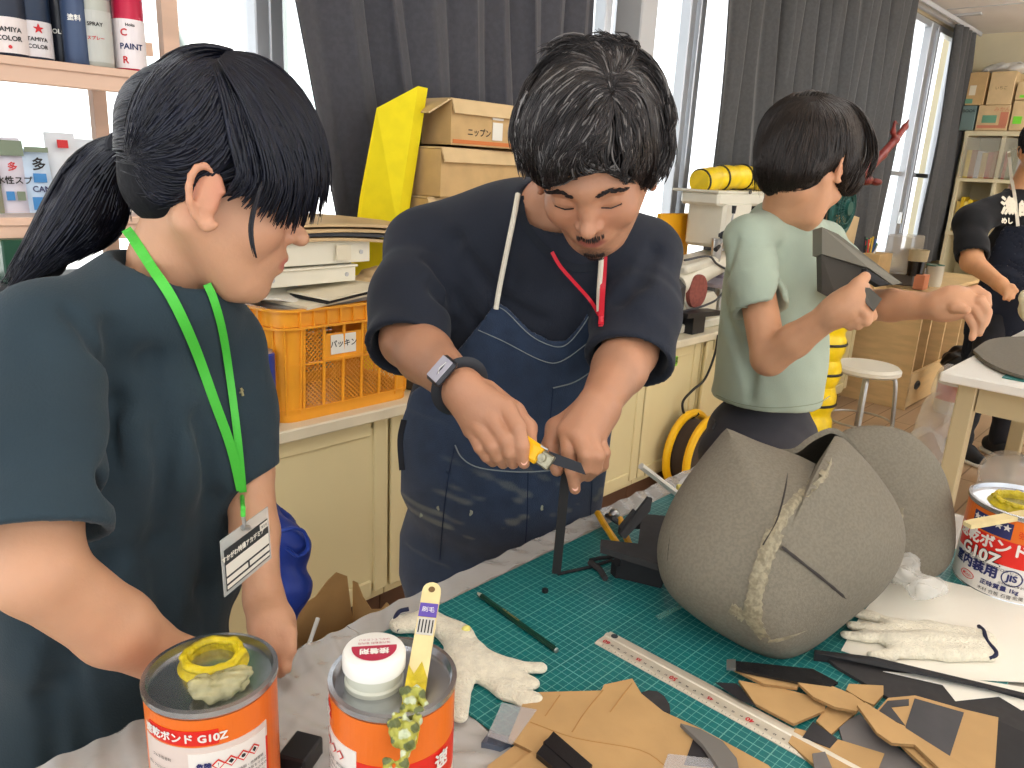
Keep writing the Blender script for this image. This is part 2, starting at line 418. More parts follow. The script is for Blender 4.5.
# ================= SETTING =================
M_wall=mat('wall_paint',(224,212,180),.85,noise=(3,.06)); M_ceil=mat('ceiling_paint',(240,234,228),.9,noise=(2,.04))
M_cream=mat('cream_laminate',(228,213,164),.45,noise=(2.5,.07),stretch=(1,1,.4)); M_counter=mat('counter_top',(228,218,190),.4,noise=(9,.08))
M_dkwood=mat('dark_skirting',(98,66,44),.6,noise=(6,.2)); M_alu=mat('aluminium_frame',(205,208,212),.35,.55); M_grey=mat('grey_pier',(196,196,196),.7)
M_white=mat('white_plastic',(238,236,228),.4); M_black=mat('black_plastic',(26,26,28),.45); M_dark=mat('dark_grey_plastic',(58,60,64),.5)
M_steel=mat('brushed_steel',(190,190,188),.28,.9,noise=(30,.1)); M_ink=mat('black_ink',(28,26,28),.6); M_red=mat('red_paint',(196,30,34),.45); M_paper=mat('paper_white',(240,236,224),.75,noise=(5,.05))
M_card=mat('corrugated_cardboard',(208,172,118),.8,noise=(10,.12),bump=(60,.1)); M_card2=mat('cardboard_pale',(220,190,142),.8,noise=(8,.1)); M_orange=mat('orange_plastic',(250,170,46),.38,noise=(7,.1))
M_yellow=mat('yellow_foam',(246,226,18),.8,noise=(20,.06)); M_teal=mat('teal_plastic',(30,112,108),.5)
M_glass=mat('window_glass',(255,255,255),.0,trans=1,ior=1.02,spec=.2)
M_beech=mat('beech_wood',(230,196,142),.45,noise=(5,.12),stretch=(1,1,6)); M_pink=mat('shelf_wood',(236,198,172),.55,noise=(4,.15),stretch=(.4,3,3))
def floormat():
    m=mat('floor_boards',(198,166,132),.32,noise=(2.2,.16),stretch=(.35,4,1)); nt=m.node_tree
    b=nt.nodes['Principled BSDF']; tc=nt.nodes.new('ShaderNodeTexCoord'); br=nt.nodes.new('ShaderNodeTexBrick'); br.inputs['Scale'].default_value=1.1; br.inputs['Row Height'].default_value=.12; br.inputs['Brick Width'].default_value=1.6
    br.inputs['Mortar Size'].default_value=.004; br.inputs['Color1'].default_value=(1,1,1,1); br.inputs['Color2'].default_value=(.86,.86,.86,1); br.inputs['Mortar'].default_value=(.45,.4,.35,1)
    nt.links.new(tc.outputs['Object'],br.inputs[0]); old=b.inputs['Base Color'].links[0].from_socket
    mx=nt.nodes.new('ShaderNodeMix'); mx.data_type='RGBA'; mx.blend_type='MULTIPLY'; mx.inputs[0].default_value=1
    nt.links.new(old,mx.inputs[6]); nt.links.new(br.outputs[0],mx.inputs[7]); nt.links.new(mx.outputs[2],b.inputs['Base Color']); return m
CH=2.69; WY=2.2; FX=8.1
struct(build(MB().box((3.4,-.4,-.05),(10,5.6,.1)),'floor',[floormat()]))
struct(build(MB().box((3.4,-.4,CH+.05),(10,5.6,.1)),'ceiling',[M_ceil]))
struct(build(MB().box((FX+.05,-.4,CH/2),(.1,5.6,CH)),'wall_right',[M_wall]))
struct(build(MB().box((3.4,WY+.06,.40),(10,.12,.8)).box((3.4,WY+.06,2.66),(10,.12,.06)).box((-1.45,WY+.06,1.7),(.3,.12,1.9)),'wall_back',[M_wall]))
struct(build(MB().box((7.9,WY+.06,1.7),(.45,.12,1.9)),'trim_1',[M_wall]))
# ceiling panel joints and slot
struct(build(MB().box((6.9,.6,CH-.003),(.008,3.0,.006)).box((4.4,.9,CH-.003),(7,.008,.006)),'trim_2',[M_grey]))
v=atz(962,14,CH); struct(build(MB().box((v[0],v[1],CH-.008),(.06,.28,.014)),'trim_3',[M_grey]))
# windows: frame, sashes, glass
def window(n,x0,x1,z0,z1,mull,rails):
    f=MB(); y=WY+.03; t=.045
    f.box(((x0+x1)/2,y,z0+t/2),(x1-x0,.07,t),bev=.004).box(((x0+x1)/2,y,z1-t/2),(x1-x0,.07,t),bev=.004)
    for x in (x0+t/2,x1-t/2): f.box((x,y,(z0+z1)/2),(t,.07,z1-z0),bev=.004)
    for x,w in mull: f.box((x,y-.01,(z0+z1)/2),(w,.06,z1-z0-.02),bev=.004)
    for a,b,z in rails: f.box(((a+b)/2,y+.005,z),(b-a,.04,.035),bev=.003)
    o=struct(build(f,'window_%d'%n,[M_alu])); 
    g=build(MB().box(((x0+x1)/2,y+.01,(z0+z1)/2),(x1-x0-.06,.005,z1-z0-.06)),'glass_pane',[M_glass],o)
    return o
Z0,Z1=.80,2.62
w1=window(1,-1.3,1.25,Z0,Z1,[(.1,.06)],[])
w2=window(2,1.25,3.0,Z0,Z1,[(2.83,.05)],[])
w3=window(3,3.0,5.2,Z0,Z1,[(3.58,.05),(3.49,.05)],[])
w4=window(4,5.2,7.7,Z0,Z1,[(6.98,.10),(7.12,.05)],[(6.6,7.6,1.47)])
struct(build(MB().box((3.0,WY-.03,1.7),(.12,.14,1.9),bev=.006),'trim_4',[M_grey]))
hd=MB()
hd.box((7.28,WY+.02,1.47),(.08,.03,.02)).box((6.93,WY-.03,1.12),(.02,.03,.09)); build(hd,'window_latch',[M_steel],w4)
struct(build(MB().box((3.2,WY-.06,CH-.05),(9.2,.03,.03)).box((3.2,WY-.13,CH-.05),(9.2,.02,.03)),'trim_5',[M_grey]))
# outdoors: bright yard, neighbouring block, canopy beams
M_conc=mat('outdoor_concrete',(225,225,222),.9,noise=(.5,.1)); M_out=mat('pale_render',(235,238,238),.9,noise=(.4,.06)); M_outg=mat('distant_windows',(196,214,212),.3); M_beam=mat('painted_steel_beam',(150,160,158),.6)
struct(build(MB().box((6,17,-.35),(60,29,.3)),'ground',[M_conc]))
bo=empty('school_building',(9,24,-.2),'pale building with green-tinted window bands across the yard, faint beyond the glass','building')
build(MB().box((9,26,2.3),(34,4,5)),'wall',[M_out],bo)
for i in range(11):
    for z in (1.2,3.4): build(MB().box((-5+i*2.8,23.98,z),(1.8,.08,.9)),'window',[M_outg],bo)
sb=MB()
for i in range(3): sb.cyl((.75+i*.3,3.5,2.35),(1.0+i*.3,3.5,1.75),.014)
sb.box((1.0,3.5,2.4),(2.2,.06,.06)).cyl((0,3.5,-.2),(0,3.5,2.4),.03).cyl((2.05,3.5,-.2),(2.05,3.5,2.4),.03)
tag(build(sb,'canopy_frame',[M_beam]),'grey outdoor canopy frame with slanting braces beyond the left window','frame')
# ---------- curtains ----------
def cloth_mat(name,rgb,rough=.9): return mat(name,rgb,rough,noise=(60,.15),bump=(260,.15),sheen=.2)
M_curt=cloth_mat('blackout_cloth',(72,72,78)); M_curt2=cloth_mat('blackout_cloth_warm',(80,80,80))
def curtain(name,label,x0t,x0b,x1t,x1b,z0,z1,y,nf,m,amp=.035,ph=0,grp=None):
    U=nf*14; V=26; G=np.zeros((U,V,3)); rs=np.random.RandomState(int(nf*7+ph*10)); jit=np.cumsum(rs.uniform(.6,1.4,nf+2)); 
    for i in range(U):
        u=i/(U-1); 
        k=u*nf; kk=np.interp(k,np.arange(nf+2),jit/jit[-1]*(nf+1))
        for j in range(V):
            w=j/(V-1); z=z1+(z0-z1)*w
            xa=x0t+(x0b-x0t)*w**1.3; xb=x1t+(x1b-x1t)*w
            a=amp*(.75+.35*w)*(1+.3*math.sin(3.1*kk+ph))
            s=math.sin(2*PI*kk+ph+.5*w*math.sin(kk*1.7))
            G[i,j]=(xa+(xb-xa)*u+.3*a*math.sin(4*PI*kk+ph+w),y+a*s*abs(s)**.2*.9+.012*math.sin(7*w+kk*2),z)
    o=build(MB().grid(G,thick=.004),name,[m],None,True,60); tag(o,label,'curtain',grp); return o
curtain('curtain','dark grey blackout curtain behind the yellow board and cardboard boxes',1.10,1.50,2.60,2.62,.74,CH-.07,2.07,9,M_curt,amp=.028,ph=.3)
curtain('curtain','wide dark grey pleated curtain behind the boy with short hair',3.56,3.66,6.12,6.10,.74,CH-.07,2.07,17,M_curt2,ph=1.1)
curtain('curtain','narrow dark grey curtain at the far corner beside the boxed shelves',7.12,7.22,7.66,7.98,.74,CH-.07,2.07,5,M_curt2,ph=2.)
# ---------- counter and cabinets ----------
CT=.70
tag(build(MB().box((1.95,1.925,CT-.017),(6.1,.54,.034),bev=.004),'worktop',[M_counter]),'long pale worktop running under the windows behind the people','worktop')
xs=[-1.0,-.12,.72,1.30,1.99,2.62,3.04,3.9,4.95]
labs=['cream cabinet at the far left end of the worktop run','cream cabinet behind the girl on the left','cream cabinet behind the girl with the blue drawstring bag in front','cream cabinet left of the man in the denim apron','cream cabinet directly behind the man in the apron','cream cabinet with the green label tape between man and boy','narrow projecting cream cabinet left of the boy','cream cabinet behind the boy in the pale green shirt']
gtape=mat('green_tape',(150,214,60),.6)
for i in range(len(xs)-1):
    a,b=xs[i],xs[i+1]; w=b-a; pr=.025 if i==6 else 0
    c=empty('base_cabinet',((a+b)/2,1.9,0),labs[i],'cabinet')
    build(MB().box(((a+b)/2,1.945-pr/2,.37),(w-.004,.47+pr,.586)),'body',[M_cream],c)
    d=MB(); n=1
    d.box(((a+b)/2,1.70-pr,.388),(w-.03,.018,.50),bev=.004)
    # framed panel: raised stiles and rails
    for x in (a+.03,b-.03): d.box((x,1.6905-pr,.388),(.05,.012,.55),bev=.003)
    for z in (.64,.13): d.box(((a+b)/2,1.689-pr,z),(w-.13,.011,.05),bev=.003)
    build(d,'door_panel',[M_cream],c)
    build(MB().box(((a+b)/2,1.96,.039),(w-.004,.46,.076)),'plinth',[M_dkwood],c)
    if i==5:
        p=aty(672,362,1.683); t=MB().box((2.745,1.682,p[2]),(.185,.003,.042)); text_on(t,'ものさし置場',.032,(2.745,1.680,p[2]),(1,0,0),(0,0,1),1); build(t,'label_tape',[gtape,M_ink],c)['label']='green label tape with handwriting'
# ---------- lights ----------
def fill_light(x,y,label):
    o=empty('ceiling_fill_light',(x,y,CH),label,'lamp','unseen fluorescent fixtures added on the ceiling')
    build(MB().box((x,y,CH-.30),(1.25,.12,.03),bev=.008),'housing',[M_white],o); build(MB().cyl((x-.4,y,CH-.29),(x-.4,y,CH-.001),.008),'hanging_rod',[M_white],o); build(MB().cyl((x+.4,y,CH-.29),(x+.4,y,CH-.001),.008),'hanging_rod',[M_white],o)  # added rods hang the tubes low so their light reaches the ceiling
    for s in(-1,1): build(MB().cyl((x-.58,y+s*.085,CH-.30),(x+.58,y+s*.085,CH-.30),.014),'tube',[mat('lit_tube',(255,246,232),emit=((244,250,255),LT))],o)
LT=15
for x,y in ((.2,.3),(2.4,.3),(4.6,.3),(.2,-1.6),(2.4,-1.6),(4.6,-1.6),(6.6,-.2),(6.9,.9),(5.2,.9)): fill_light(x,y,'unseen white fluorescent ceiling light added to brighten the room')  # all out of view, added to brighten the room and its ceiling
def area(loc,target,sx,sy,power,colr=(1,1,1)):
    l=bpy.data.lights.new('daylight','AREA'); l.shape='RECTANGLE'; l.size=sx; l.size_y=sy; l.energy=power; l.color=colr
    o=bpy.data.objects.new('area_light',l); COL.objects.link(o); o.location=loc; o.rotation_euler=(Vector(target)-Vector(loc)).to_track_quat('-Z','Y').to_euler(); return o
sl=bpy.data.lights.new('sun','SUN'); sl.energy=9; sl.angle=.02; sl.color=(1,.98,.95); so=bpy.data.objects.new('sun',sl); COL.objects.link(so); so.rotation_euler=(math.radians(38),math.radians(10),0)
w=bpy.data.worlds.new('world'); SC.world=w; w.use_nodes=True; nt=w.node_tree; bg=nt.nodes['Background']
sk=nt.nodes.new('ShaderNodeTexSky'); sk.sky_type='HOSEK_WILKIE'; sk.turbidity=6; sk.sun_direction=(.2,.4,.9)
mx=nt.nodes.new('ShaderNodeMix'); mx.data_type='RGBA'; mx.inputs[0].default_value=.12; mx.inputs[6].default_value=(.95,.98,1,1); nt.links.new(sk.outputs[0],mx.inputs[7]); nt.links.new(mx.outputs[2],bg.inputs[0]); bg.inputs[1].default_value=2.0
SC.view_settings.view_transform='Standard'; SC.view_settings.look='None'; SC.view_settings.exposure=.20; SC.view_settings.gamma=1; SC.view_settings.use_curve_mapping=False
SC.cycles.max_bounces=8; SC.cycles.transparent_max_bounces=12; SC.cycles.caustics_reflective=False; SC.cycles.caustics_refractive=False; SC.cycles.sample_clamp_indirect=6
SC.cycles.use_denoising=True
# ================= COUNTER AND BACKGROUND OBJECTS =================
# ---- orange crate ----
def crate():
    x0,x1,y0,y1,z0,z1=.965,1.385,1.705,2.0,CT,1.0
    cr=empty('plastic_crate',((x0+x1)/2,(y0+y1)/2,CT),'orange lattice plastic crate full of papers with a handwritten tag on its front','crate')
    fl=.012; R=.045
    def ringpts(e,n=5):
        a,b,c,d=x0-e,x1+e,y0-e,y1+e; r=R+e; P=[]
        for cx,cy,s in ((b-r,c+r,-90),(b-r,d-r,0),(a+r,d-r,90),(a+r,c+r,180)):
            for k in range(n+1): t=math.radians(s+90*k/n); P.append((cx+r*math.cos(t),cy+r*math.sin(t)))
        return P
    def ring(e,z,h,th,name=None,mb=None):
        mb=mb or MB(); P=ringpts(e); Q=ringpts(e+th); n=len(P); V=[(*p,z) for p in P]+[(*p,z+h) for p in P]+[(*p,z) for p in Q]+[(*p,z+h) for p in Q]; Fc=[]
        for i in range(n):
            j=(i+1)%n; Fc+=[(i,n+i,n+j,j),(2*n+i,2*n+j,3*n+j,3*n+i),(n+i,3*n+i,3*n+j,n+j),(i,j,2*n+j,2*n+i)]
        return mb.add(V,Fc)
    ex=lambda z:(z-z0)/(z1-z0)*fl
    # rim
    m=MB(); ring(fl+.002,z1-.045,.045,.004,mb=m); ring(fl+.004,z1-.006,.006,.012,mb=m); ring(fl+.003,z1-.052,.006,.010,mb=m)
    for k in range(9): 
        x=x0+.05+k*(x1-x0-.10)/8; m.box((x,y0-fl-.008,z1-.026),(.004,.012,.042)); 
    for k in range(6):
        y=y0+.05+k*(y1-y0-.10)/5; m.box((x0-fl-.008,y,z1-.026),(.012,.004,.042))
    build(m,'rim',[M_orange],cr,True,30)
    m=MB(); ring(0,z0,.030,.004,mb=m); ring(.001,z0+.03,.004,.008,mb=m); ring(.004,z0+.15,.005,.008,mb=m)
    m.box(((x0+x1)/2,(y0+y1)/2,z0+.006),(x1-x0-.04,y1-y0-.04,.006)); build(m,'base',[M_orange],cr,True,30)
    # corner columns
    for cx,cy,s in ((x1-R,y0+R,-90),(x1-R,y1-R,0),(x0+R,y1-R,90),(x0+R,y0+R,180)):
        G=np.zeros((9,2,3))
        for k in range(9):
            t=math.radians(s-12+114*k/8)
            for j,z in enumerate((z0+.02,z1-.04)): r=R+ex(z)+.002; G[k,j]=(cx+r*math.cos(t),cy+r*math.sin(t),z)
        c=MB().grid(G,thick=.005)
        for k in (0,3,5,8):
            t=math.radians(s-12+114*k/8)
            c.tube([(cx+(R+.006)*math.cos(t),cy+(R+.006)*math.sin(t),z0+.02),(cx+(R+fl+.006)*math.cos(t),cy+(R+fl+.006)*math.sin(t),z1-.04)],.0035,6)
        build(c,'corner_post',[M_orange],cr,True,30)
    # faces: ribs and lattice panels
    def face(A,B,nrml,cols,skip=()):
        A=np.array(A);B=np.array(B); n=np.array(nrml,float); L=np.linalg.norm(B-A); u=(B-A)/L
        P=lambda s,z: A+u*s+np.array([0,0,z])+n*(ex(z)+.001)
        w=L/cols
        for i in range(cols+1):
            r=MB(); r.tube([P(i*w,z0+.03)+n*.003,P(i*w,z1-.045)+n*.003],.0045,6); build(r,'rib',[M_orange],cr,True,30)
        for i in range(cols):
            for j,(za,zb) in enumerate(((z0+.034,z0+.15),(z0+.155,z1-.05))):
                if (i,j) in skip: continue
                l=MB(); H=zb-za; ww=w-.008; sp=.0125
                for sg in(-1,1):
                    k=-int(H/sp)-1
                    while k*sp<ww+H:
                        # line s = k*sp + sg*t
                        s0=k*sp if sg>0 else k*sp; t0,t1=0,H
                        if sg>0:
                            t0=max(0,-s0); t1=min(H,ww-s0); a=(s0+t0,t0); b=(s0+t1,t1)
                        else:
                            t0=max(0,s0-ww); t1=min(H,s0); a=(s0-t0,t0); b=(s0-t1,t1)
                        if t1-t0>.004: l.tube([P(i*w+.004+a[0],za+a[1]),P(i*w+.004+b[0],za+b[1])],.0013,4)
                        k+=1
                build(l,'lattice_panel',[M_orange],cr)
    y=y0; 
    face((x0+R+.02,y0,0),(x1-R-.01,y0,0),(0,-1,0),5,skip=((1,1),(2,1)))
    face((x0,y1-R-.01,0),(x0,y0+R+.01,0),(-1,0,0),3)
    face((x1,y0+R+.01,0),(x1,y1-R-.01,0),(1,0,0),3)
    face((x0+R+.01,y1,0),(x1-R-.01,y1,0),(0,1,0),5)
    w=(x1-R-.01-(x0+R+.02))/5; cx=x0+R+.02+2*w
    build(MB().box((cx,y0-.010,z0+.19),(2*w-.006,.004,.07)).box((cx,y0-.012,z0+.157),(2*w,.008,.006)),'tag_holder',[M_orange],cr)
    t=MB().box((cx-.002,y0-.0145,z0+.195),(.078,.002,.052)); text_on(t,'パッキン',.021,(cx-.002,y0-.0158,z0+.195),(1,0,0),(0,0,1),1,bold=.0004)
    build(t,'name_tag',[M_paper,M_ink],cr)['label']='white paper tag with handwriting'
    return x0,x1,y0,y1,z1
cx0,cx1,cy0,cy1,cz=crate()
# contents of the crate
def sheet(name,c,sx,sy,th,rz,tilt=(0,0),m=M_paper,label='',cat='paper',grp=None,cur=0):
    R=rotz(rz)@rot((1,0,0),tilt[0])@rot((0,1,0),tilt[1]); G=np.zeros((9,7,3))
    for i in range(9):
        for j in range(7):
            u=i/8-.5; v=j/6-.5; G[i,j]=np.array(c)+R@np.array([u*sx,v*sy,cur*(math.cos(u*2.6)-1+.4*math.sin(v*3+u*2))])
    o=build(MB().grid(G,thick=th),name,[m],None,True,40); tag(o,label,cat,grp); return o
M_paperg=mat('paper_grey',(150,146,138),.7); M_paperb=mat('kraft_paper',(214,184,138),.75,noise=(6,.1),bump=(30,.15)); M_paper2=mat('paper_cream',(232,222,196),.75,noise=(5,.05))
sheet('folder',(1.16,1.83,1.000),.34,.24,.010,.10,(0,-.05),M_paperg,'grey folder lying lowest across the papers in the orange crate','folder')
sheet('folder',(1.19,1.81,1.013),.36,.22,.008,.16,(0,-.06),M_paper2,'cream folder with a dark edge on top of the grey one in the crate','folder')
sheet('sketch_pad',(1.21,1.78,1.022),.30,.16,.006,.24,(.03,-.05),M_black,'black-edged pad between cream sheets at the crate rim','pad')
sheet('cardboard_sheet',(1.22,1.765,1.032),.31,.15,.005,.22,(.02,-.06),M_paper2,'cream card sheet topmost at the front of the crate','sheet')
sheet('paper_sheet',(1.02,1.86,1.035),.20,.22,.003,-.3,(.1,.12),M_paper,'white paper sheet sticking out at the left end of the crate','paper',cur=.02)
def bag():
    s=SDF(); s.ell((1.32,1.80,1.02),(.075,.06,.028),k=.02).ell((1.36,1.83,1.045),(.05,.05,.022),k=.02)
    s.func(lambda P,d:d+.003*np.sin(P[:,0]*120+P[:,1]*60)+.002*np.sin(P[:,2]*200+P[:,0]*90))
    o=sdfobj(s,'paper_bag',[M_paperb],.005); tag(o,'crumpled kraft paper bag at the right end of the crate','bag')
bag()
M_tray=mat('milky_plastic',(240,234,214),.35,noise=(6,.04))
def tray(c,sx,sy,h,rz,label,holes=True):
    R=rotz(rz); o=empty('storage_tray',c,label,'tray','white plastic trays stacked on the crate'); c=np.array(c,float); m=MB(); t=.003
    for s in(-1,1):
        m.box(c+R@np.array([0,s*(sy/2),h/2]),(sx,t,h),R,bev=.001); m.box(c+R@np.array([s*sx/2,0,h/2]),(t,sy,h),R,bev=.001)
    m.box(c+R@np.array([0,0,.003]),(sx,sy,.004),R); build(m,'body',[M_tray],o)
    build(MB().box(c+R@np.array([0,0,h+.003]),(sx+.014,sy+.014,.006),R,bev=.002),'lid',[M_tray],o)
    b=MB()
    for s in(-1,1): b.cyl(c+R@np.array([s*(sx/2-.03),-sy/2-.004,h*.5]),c+R@np.array([s*(sx/2-.03),-sy/2,h*.5]),.006,n=12)
    build(b,'button_pair',[M_grey],o); return o
tray((1.09,1.86,1.046),.29,.2,.038,.06,'lower white plastic tray with round buttons, on the crate papers')
tray((1.12,1.88,1.095),.34,.22,.055,.04,'upper wide white plastic tray on top of the other tray')
build(MB().box((1.20,1.762,1.124),(.045,.003,.04)),'slot_mark',[M_paper2]).name='clear_label_pocket'
tag(bpy.data.objects['clear_label_pocket'],'small pale label pocket on the front of the upper tray','label')
for k,(dx,dz,rz,m,l) in enumerate(((0,0,.02,M_paperb,'lowest kraft envelope of the pile on the white trays'),(.02,.012,-.04,M_dark,'dark folder inside the envelope pile on the white trays'),(.03,.022,.05,M_paperb,'middle kraft envelope of the pile on the white trays'),(.05,.036,-.02,M_paperb,'topmost kraft envelope, hanging over the tray edge toward the man'))):
    sheet('envelope',(1.17+dx,1.87,1.166+dz),.34+.03*k,.24,.008,rz,(0,.03),m,l,'envelope','envelopes piled on the trays',cur=.012)
# yellow foam board
def pts(y,*q): return [aty(a,b,y) for a,b in q]
q=[aty(376.6,108,1.96),aty(418,86,1.90),aty(397,226,1.90),(1.52,1.97,CT+.006),(1.36,2.04,CT+.006),aty(360,196,1.985)]
q=[np.array(p) for p in q]
o=build(MB().prism(q,(.055,.02,.0)),'foam_board',[M_yellow]); tag(o,'bright yellow foam board leaning behind the orange crate','foam board')
# cardboard boxes
def carton(x0,x1,y0,y1,z0,z1,label,grp,rz=0,flap=True,text=None,m=M_card,stripe=None,vis=True):
    c=np.array([(x0+x1)/2,(y0+y1)/2,z0]); o=empty('cardboard_box',c,label,'box',grp); R=rotz(rz); w,d,h=x1-x0,y1-y0,z1-z0
    P=lambda a,b,e:c+R@np.array([a,b,e]); t=.005; b=MB()
    for s in(-1,1): b.box(P(0,s*(d/2-t/2),h/2),(w,t,h),R); b.box(P(s*(w/2-t/2),0,h/2),(t,d-2*t,h),R)
    b.box(P(0,0,t/2),(w,d,t),R); build(b,'box_body',[m],o)
    if flap:
        f=MB(); f.box(P(0,0,h+.004),(w,d,.005),R); build(f,'top_flap',[M_card2 if m is M_card else m],o)
        f=MB(); f.box(P(0,-d/2-.008,h-.018),(w,.004,.042),R@rot((1,0,0),-.35)); build(f,'front_flap',[M_card2 if m is M_card else m],o)
    t=MB()
    if stripe: t.box(P(0,-d/2-.001,stripe[0]),(w*.96,.002,stripe[1]),R,m=1)
    if text:
        for (s,sz,a,e,cm) in text: text_on(t,s,sz,P(a,-d/2-.0012,e),R@np.array([1,0,0]),(0,0,1),cm,bold=sz*.02)
    if t.n: build(t,'print',[M_ink,mat('orange_print',(208,120,60),.7),M_paper,mat('green_print',(90,140,96),.7),mat('brown_print',(120,84,50),.7)],o)
    return o
g='cardboard boxes behind the man'
bxy=1.86
carton(1.60,2.06,bxy+.02,2.02,CT,1.10,'bottom cardboard box of the stack behind the man','cardboard boxes behind the man',flap=False)
carton(1.58,2.02,bxy+.01,2.0,1.10,1.26,'middle cardboard box half hidden by the man\'s shoulder',g)
carton(1.60,2.04,bxy+.01,2.0,1.265,1.41,'cardboard box second from the top of the stack, with its flap bent down',g,rz=.12)
o=carton(1.66,2.10,bxy,2.0,1.42,1.555,'topmost cardboard box with printed lettering and a white sticker',g,text=[('ニップン',.026,-.10,.045,0),('ぷらえ',.042,.10,.05,4)],stripe=(.016,.012))
build(MB().box((1.86,bxy-.003,1.475),(.045,.002,.055)).box((1.86,bxy-.003,1.52),(.05,.002,.02)),'sticker',[M_paper],o)
# side flaps of top box: bent open at left
f=MB(); f.prism([(1.66,1.86,1.557),(1.66,2.0,1.557),(1.59,2.0,1.515),(1.58,1.87,1.51)],(0,0,.005)); build(f,'side_flap',[M_card2],o)
# ---- wooden rack with spray cans ----
rk=empty('wooden_rack',(.3,1.93,CT),'pinkish wooden rack of paint supplies standing in the left window','rack')
def rp(mb,n): build(mb,n,[M_pink],rk)
X1=.735
for z,nm in ((1.52,'upper_shelf'),(1.222,'lower_shelf')):
    m=MB().box((.1,1.91,z-.006),(2*(X1-.1),.30,.016),bev=.002); build(m,nm,[M_pink],rk)
    m=MB().box((.1,1.775,z-.028),(2*(X1-.1)-.03,.018,.032),bev=.002); build(m,'shelf_rail',[M_pink],rk)
for y in (1.80,2.03):
    build(MB().box((X1-.03,y,(CT+1.504)/2),(.03,.03,1.504-CT)),'post',[M_pink],rk)
build(MB().box((.895,2.06,(CT+2.0)/2),(.04,.03,2.0-CT)),'post',[M_pink],rk)
build(MB().box((.62,2.06,1.60),(.46,.02,.03)),'brace',[M_pink],rk)
build(MB().box((.45,2.06,1.76),(1.1,.02,.03)),'brace',[M_pink],rk)
def wrap(mb,c,ax,x0,R,a0,a1,z0,z1,m=0,n=14,th=.0006):
    """curved rectangle on a cylinder; angles in radians from x0"""
    x=nrm(np.array(x0)-np.array(ax)*np.dot(x0,ax)); y=np.cross(ax,x); G=np.zeros((n,2,3))
    for i in range(n):
        a=a0+(a1-a0)*i/(n-1)
        for j,z in enumerate((z0,z1)): G[i,j]=np.array(c)+np.array(ax)*z+R*(math.cos(a)*x+math.sin(a)*y)
    return mb.grid(G,m,thick=th)
def wraptext(mb,s,size,c,ax,x0,R,a,z,m=0,bold=0,vert=False):
    v,f=text2d(s,size); x=nrm(np.array(x0)-np.array(ax)*np.dot(x0,ax)); y=np.cross(ax,x)
    for k,(oa,oz) in enumerate([(0,0)]+([(bold,0),(-bold,0),(0,bold),(0,-bold)] if bold else [])):
        P=[]
        for p in v:
            px,pz=(p[0]+oa,p[1]+oz) if not vert else (-p[1]+oa,p[0]+oz)
            t=a+px/R; P.append(np.array(c)+np.array(ax)*(z+pz)+(R+.0009+k*2e-5)*(math.cos(t)*x+math.sin(t)*y))
        if P: mb.add(P,f,m)
def spray(x,y,z,r,h,capc,bodyc,lab,texts=(),labc=None,labr=(.1,.55),tip=False):
    o=empty('spray_can',(x,y,z),lab,'spray can','spray cans on the upper shelf of the rack'); c=(x,y,z)
    mb_=mat('can_%d_%d_%d'%bodyc,bodyc,.35,.15); mc_=mat('cap_%d_%d_%d'%capc,capc,.3)
    build(MB().lathe([(0,0),(r*.93,0),(r,.004),(r,h*.72),(r*.9,h*.745),(r*.8,h*.76),(0,h*.76)],c,n=24),'can_body',[mb_],o,True)
    build(MB().lathe([(r*.97,h*.70),(r*.99,h*.72),(r*.97,h*.97),(r*.9,h),(0,h)],c,n=24),'cap',[mc_],o,True)
    t=MB(); x0=nrm(np.array([-x,-y,0])) 
    if labc: wrap(t,c,(0,0,1),x0,r+.0004,-1.5,1.5,h*labr[0],h*labr[1],0)
    for (s,sz,a,zz,cm) in texts: wraptext(t,s,sz,c,(0,0,1),x0,r+.0006,a,h*zz,cm,bold=sz*.03)
    if t.n: build(t,'label',[mat('lab_%s'%str(labc),labc or (230,225,220),.5),M_red,mat('navy_print',(34,44,92),.5),M_ink,M_white],o)
def onshelf(px,y,z): p=aty(px,60,y); return p[0]
zs=1.5025+.02
spray(onshelf(14,0,0) if 0 else aty(12,60,1.80)[0],1.80,zs,.032,.17,(26,34,46),(34,40,56),'red and white spray can at the far left of the upper shelf',(('TAMIYA',.012,0,.27,3),('COLOR',.012,0,.18,3),('●',.008,0,.09,1)),(226,214,210),(.03,.40))
spray(aty(36,60,1.81)[0],1.81,zs,.032,.165,(28,44,66),(30,44,66),'white-labelled spray can with a dark blue cap and red star, second from left',(('★',.020,.3,.33,1),('TAMIYA',.010,.2,.22,3),('COLOR',.010,.2,.14,3)),(218,212,212),(.03,.42))
spray(aty(62,60,1.83)[0],1.83,zs,.020,.17,(60,70,100),(30,34,44),'thin black spray can with white vertical lettering',(('COLOR',.012,0,.35,4),))
spray(aty(78,60,1.80)[0],1.80,zs,.024,.17,(150,136,140),(62,78,108),'slim grey-blue spray can with a grey cap',(('塗料',.012,0,.5,4),))
spray(aty(98,60,1.80)[0],1.80,zs,.030,.175,(140,144,150),(176,178,168),'silver-grey spray can with a clear grey cap',(('SPRAY',.010,0,.45,3),('スプレー',.008,0,.3,1)),(190,190,182),(.05,.6))
spray(aty(114,60,1.84)[0],1.84,zs,.022,.175,(150,130,130),(176,168,170),'pale mauve spray can squeezed in next to the red one',(('うすめ',.01,0,.4,1),))
o_x=aty(131,60,1.80)[0]
spray(o_x,1.80,zs,.030,.19,(190,20,60),(186,26,64),'red-capped car paint spray can at the right end of the upper shelf',(('Holts',.008,.1,.46,3),('PAINT',.016,.1,.24,2),('C',.019,-.32,.38,1),('R',.019,-.32,.10,1)),(236,226,226),(.02,.52))
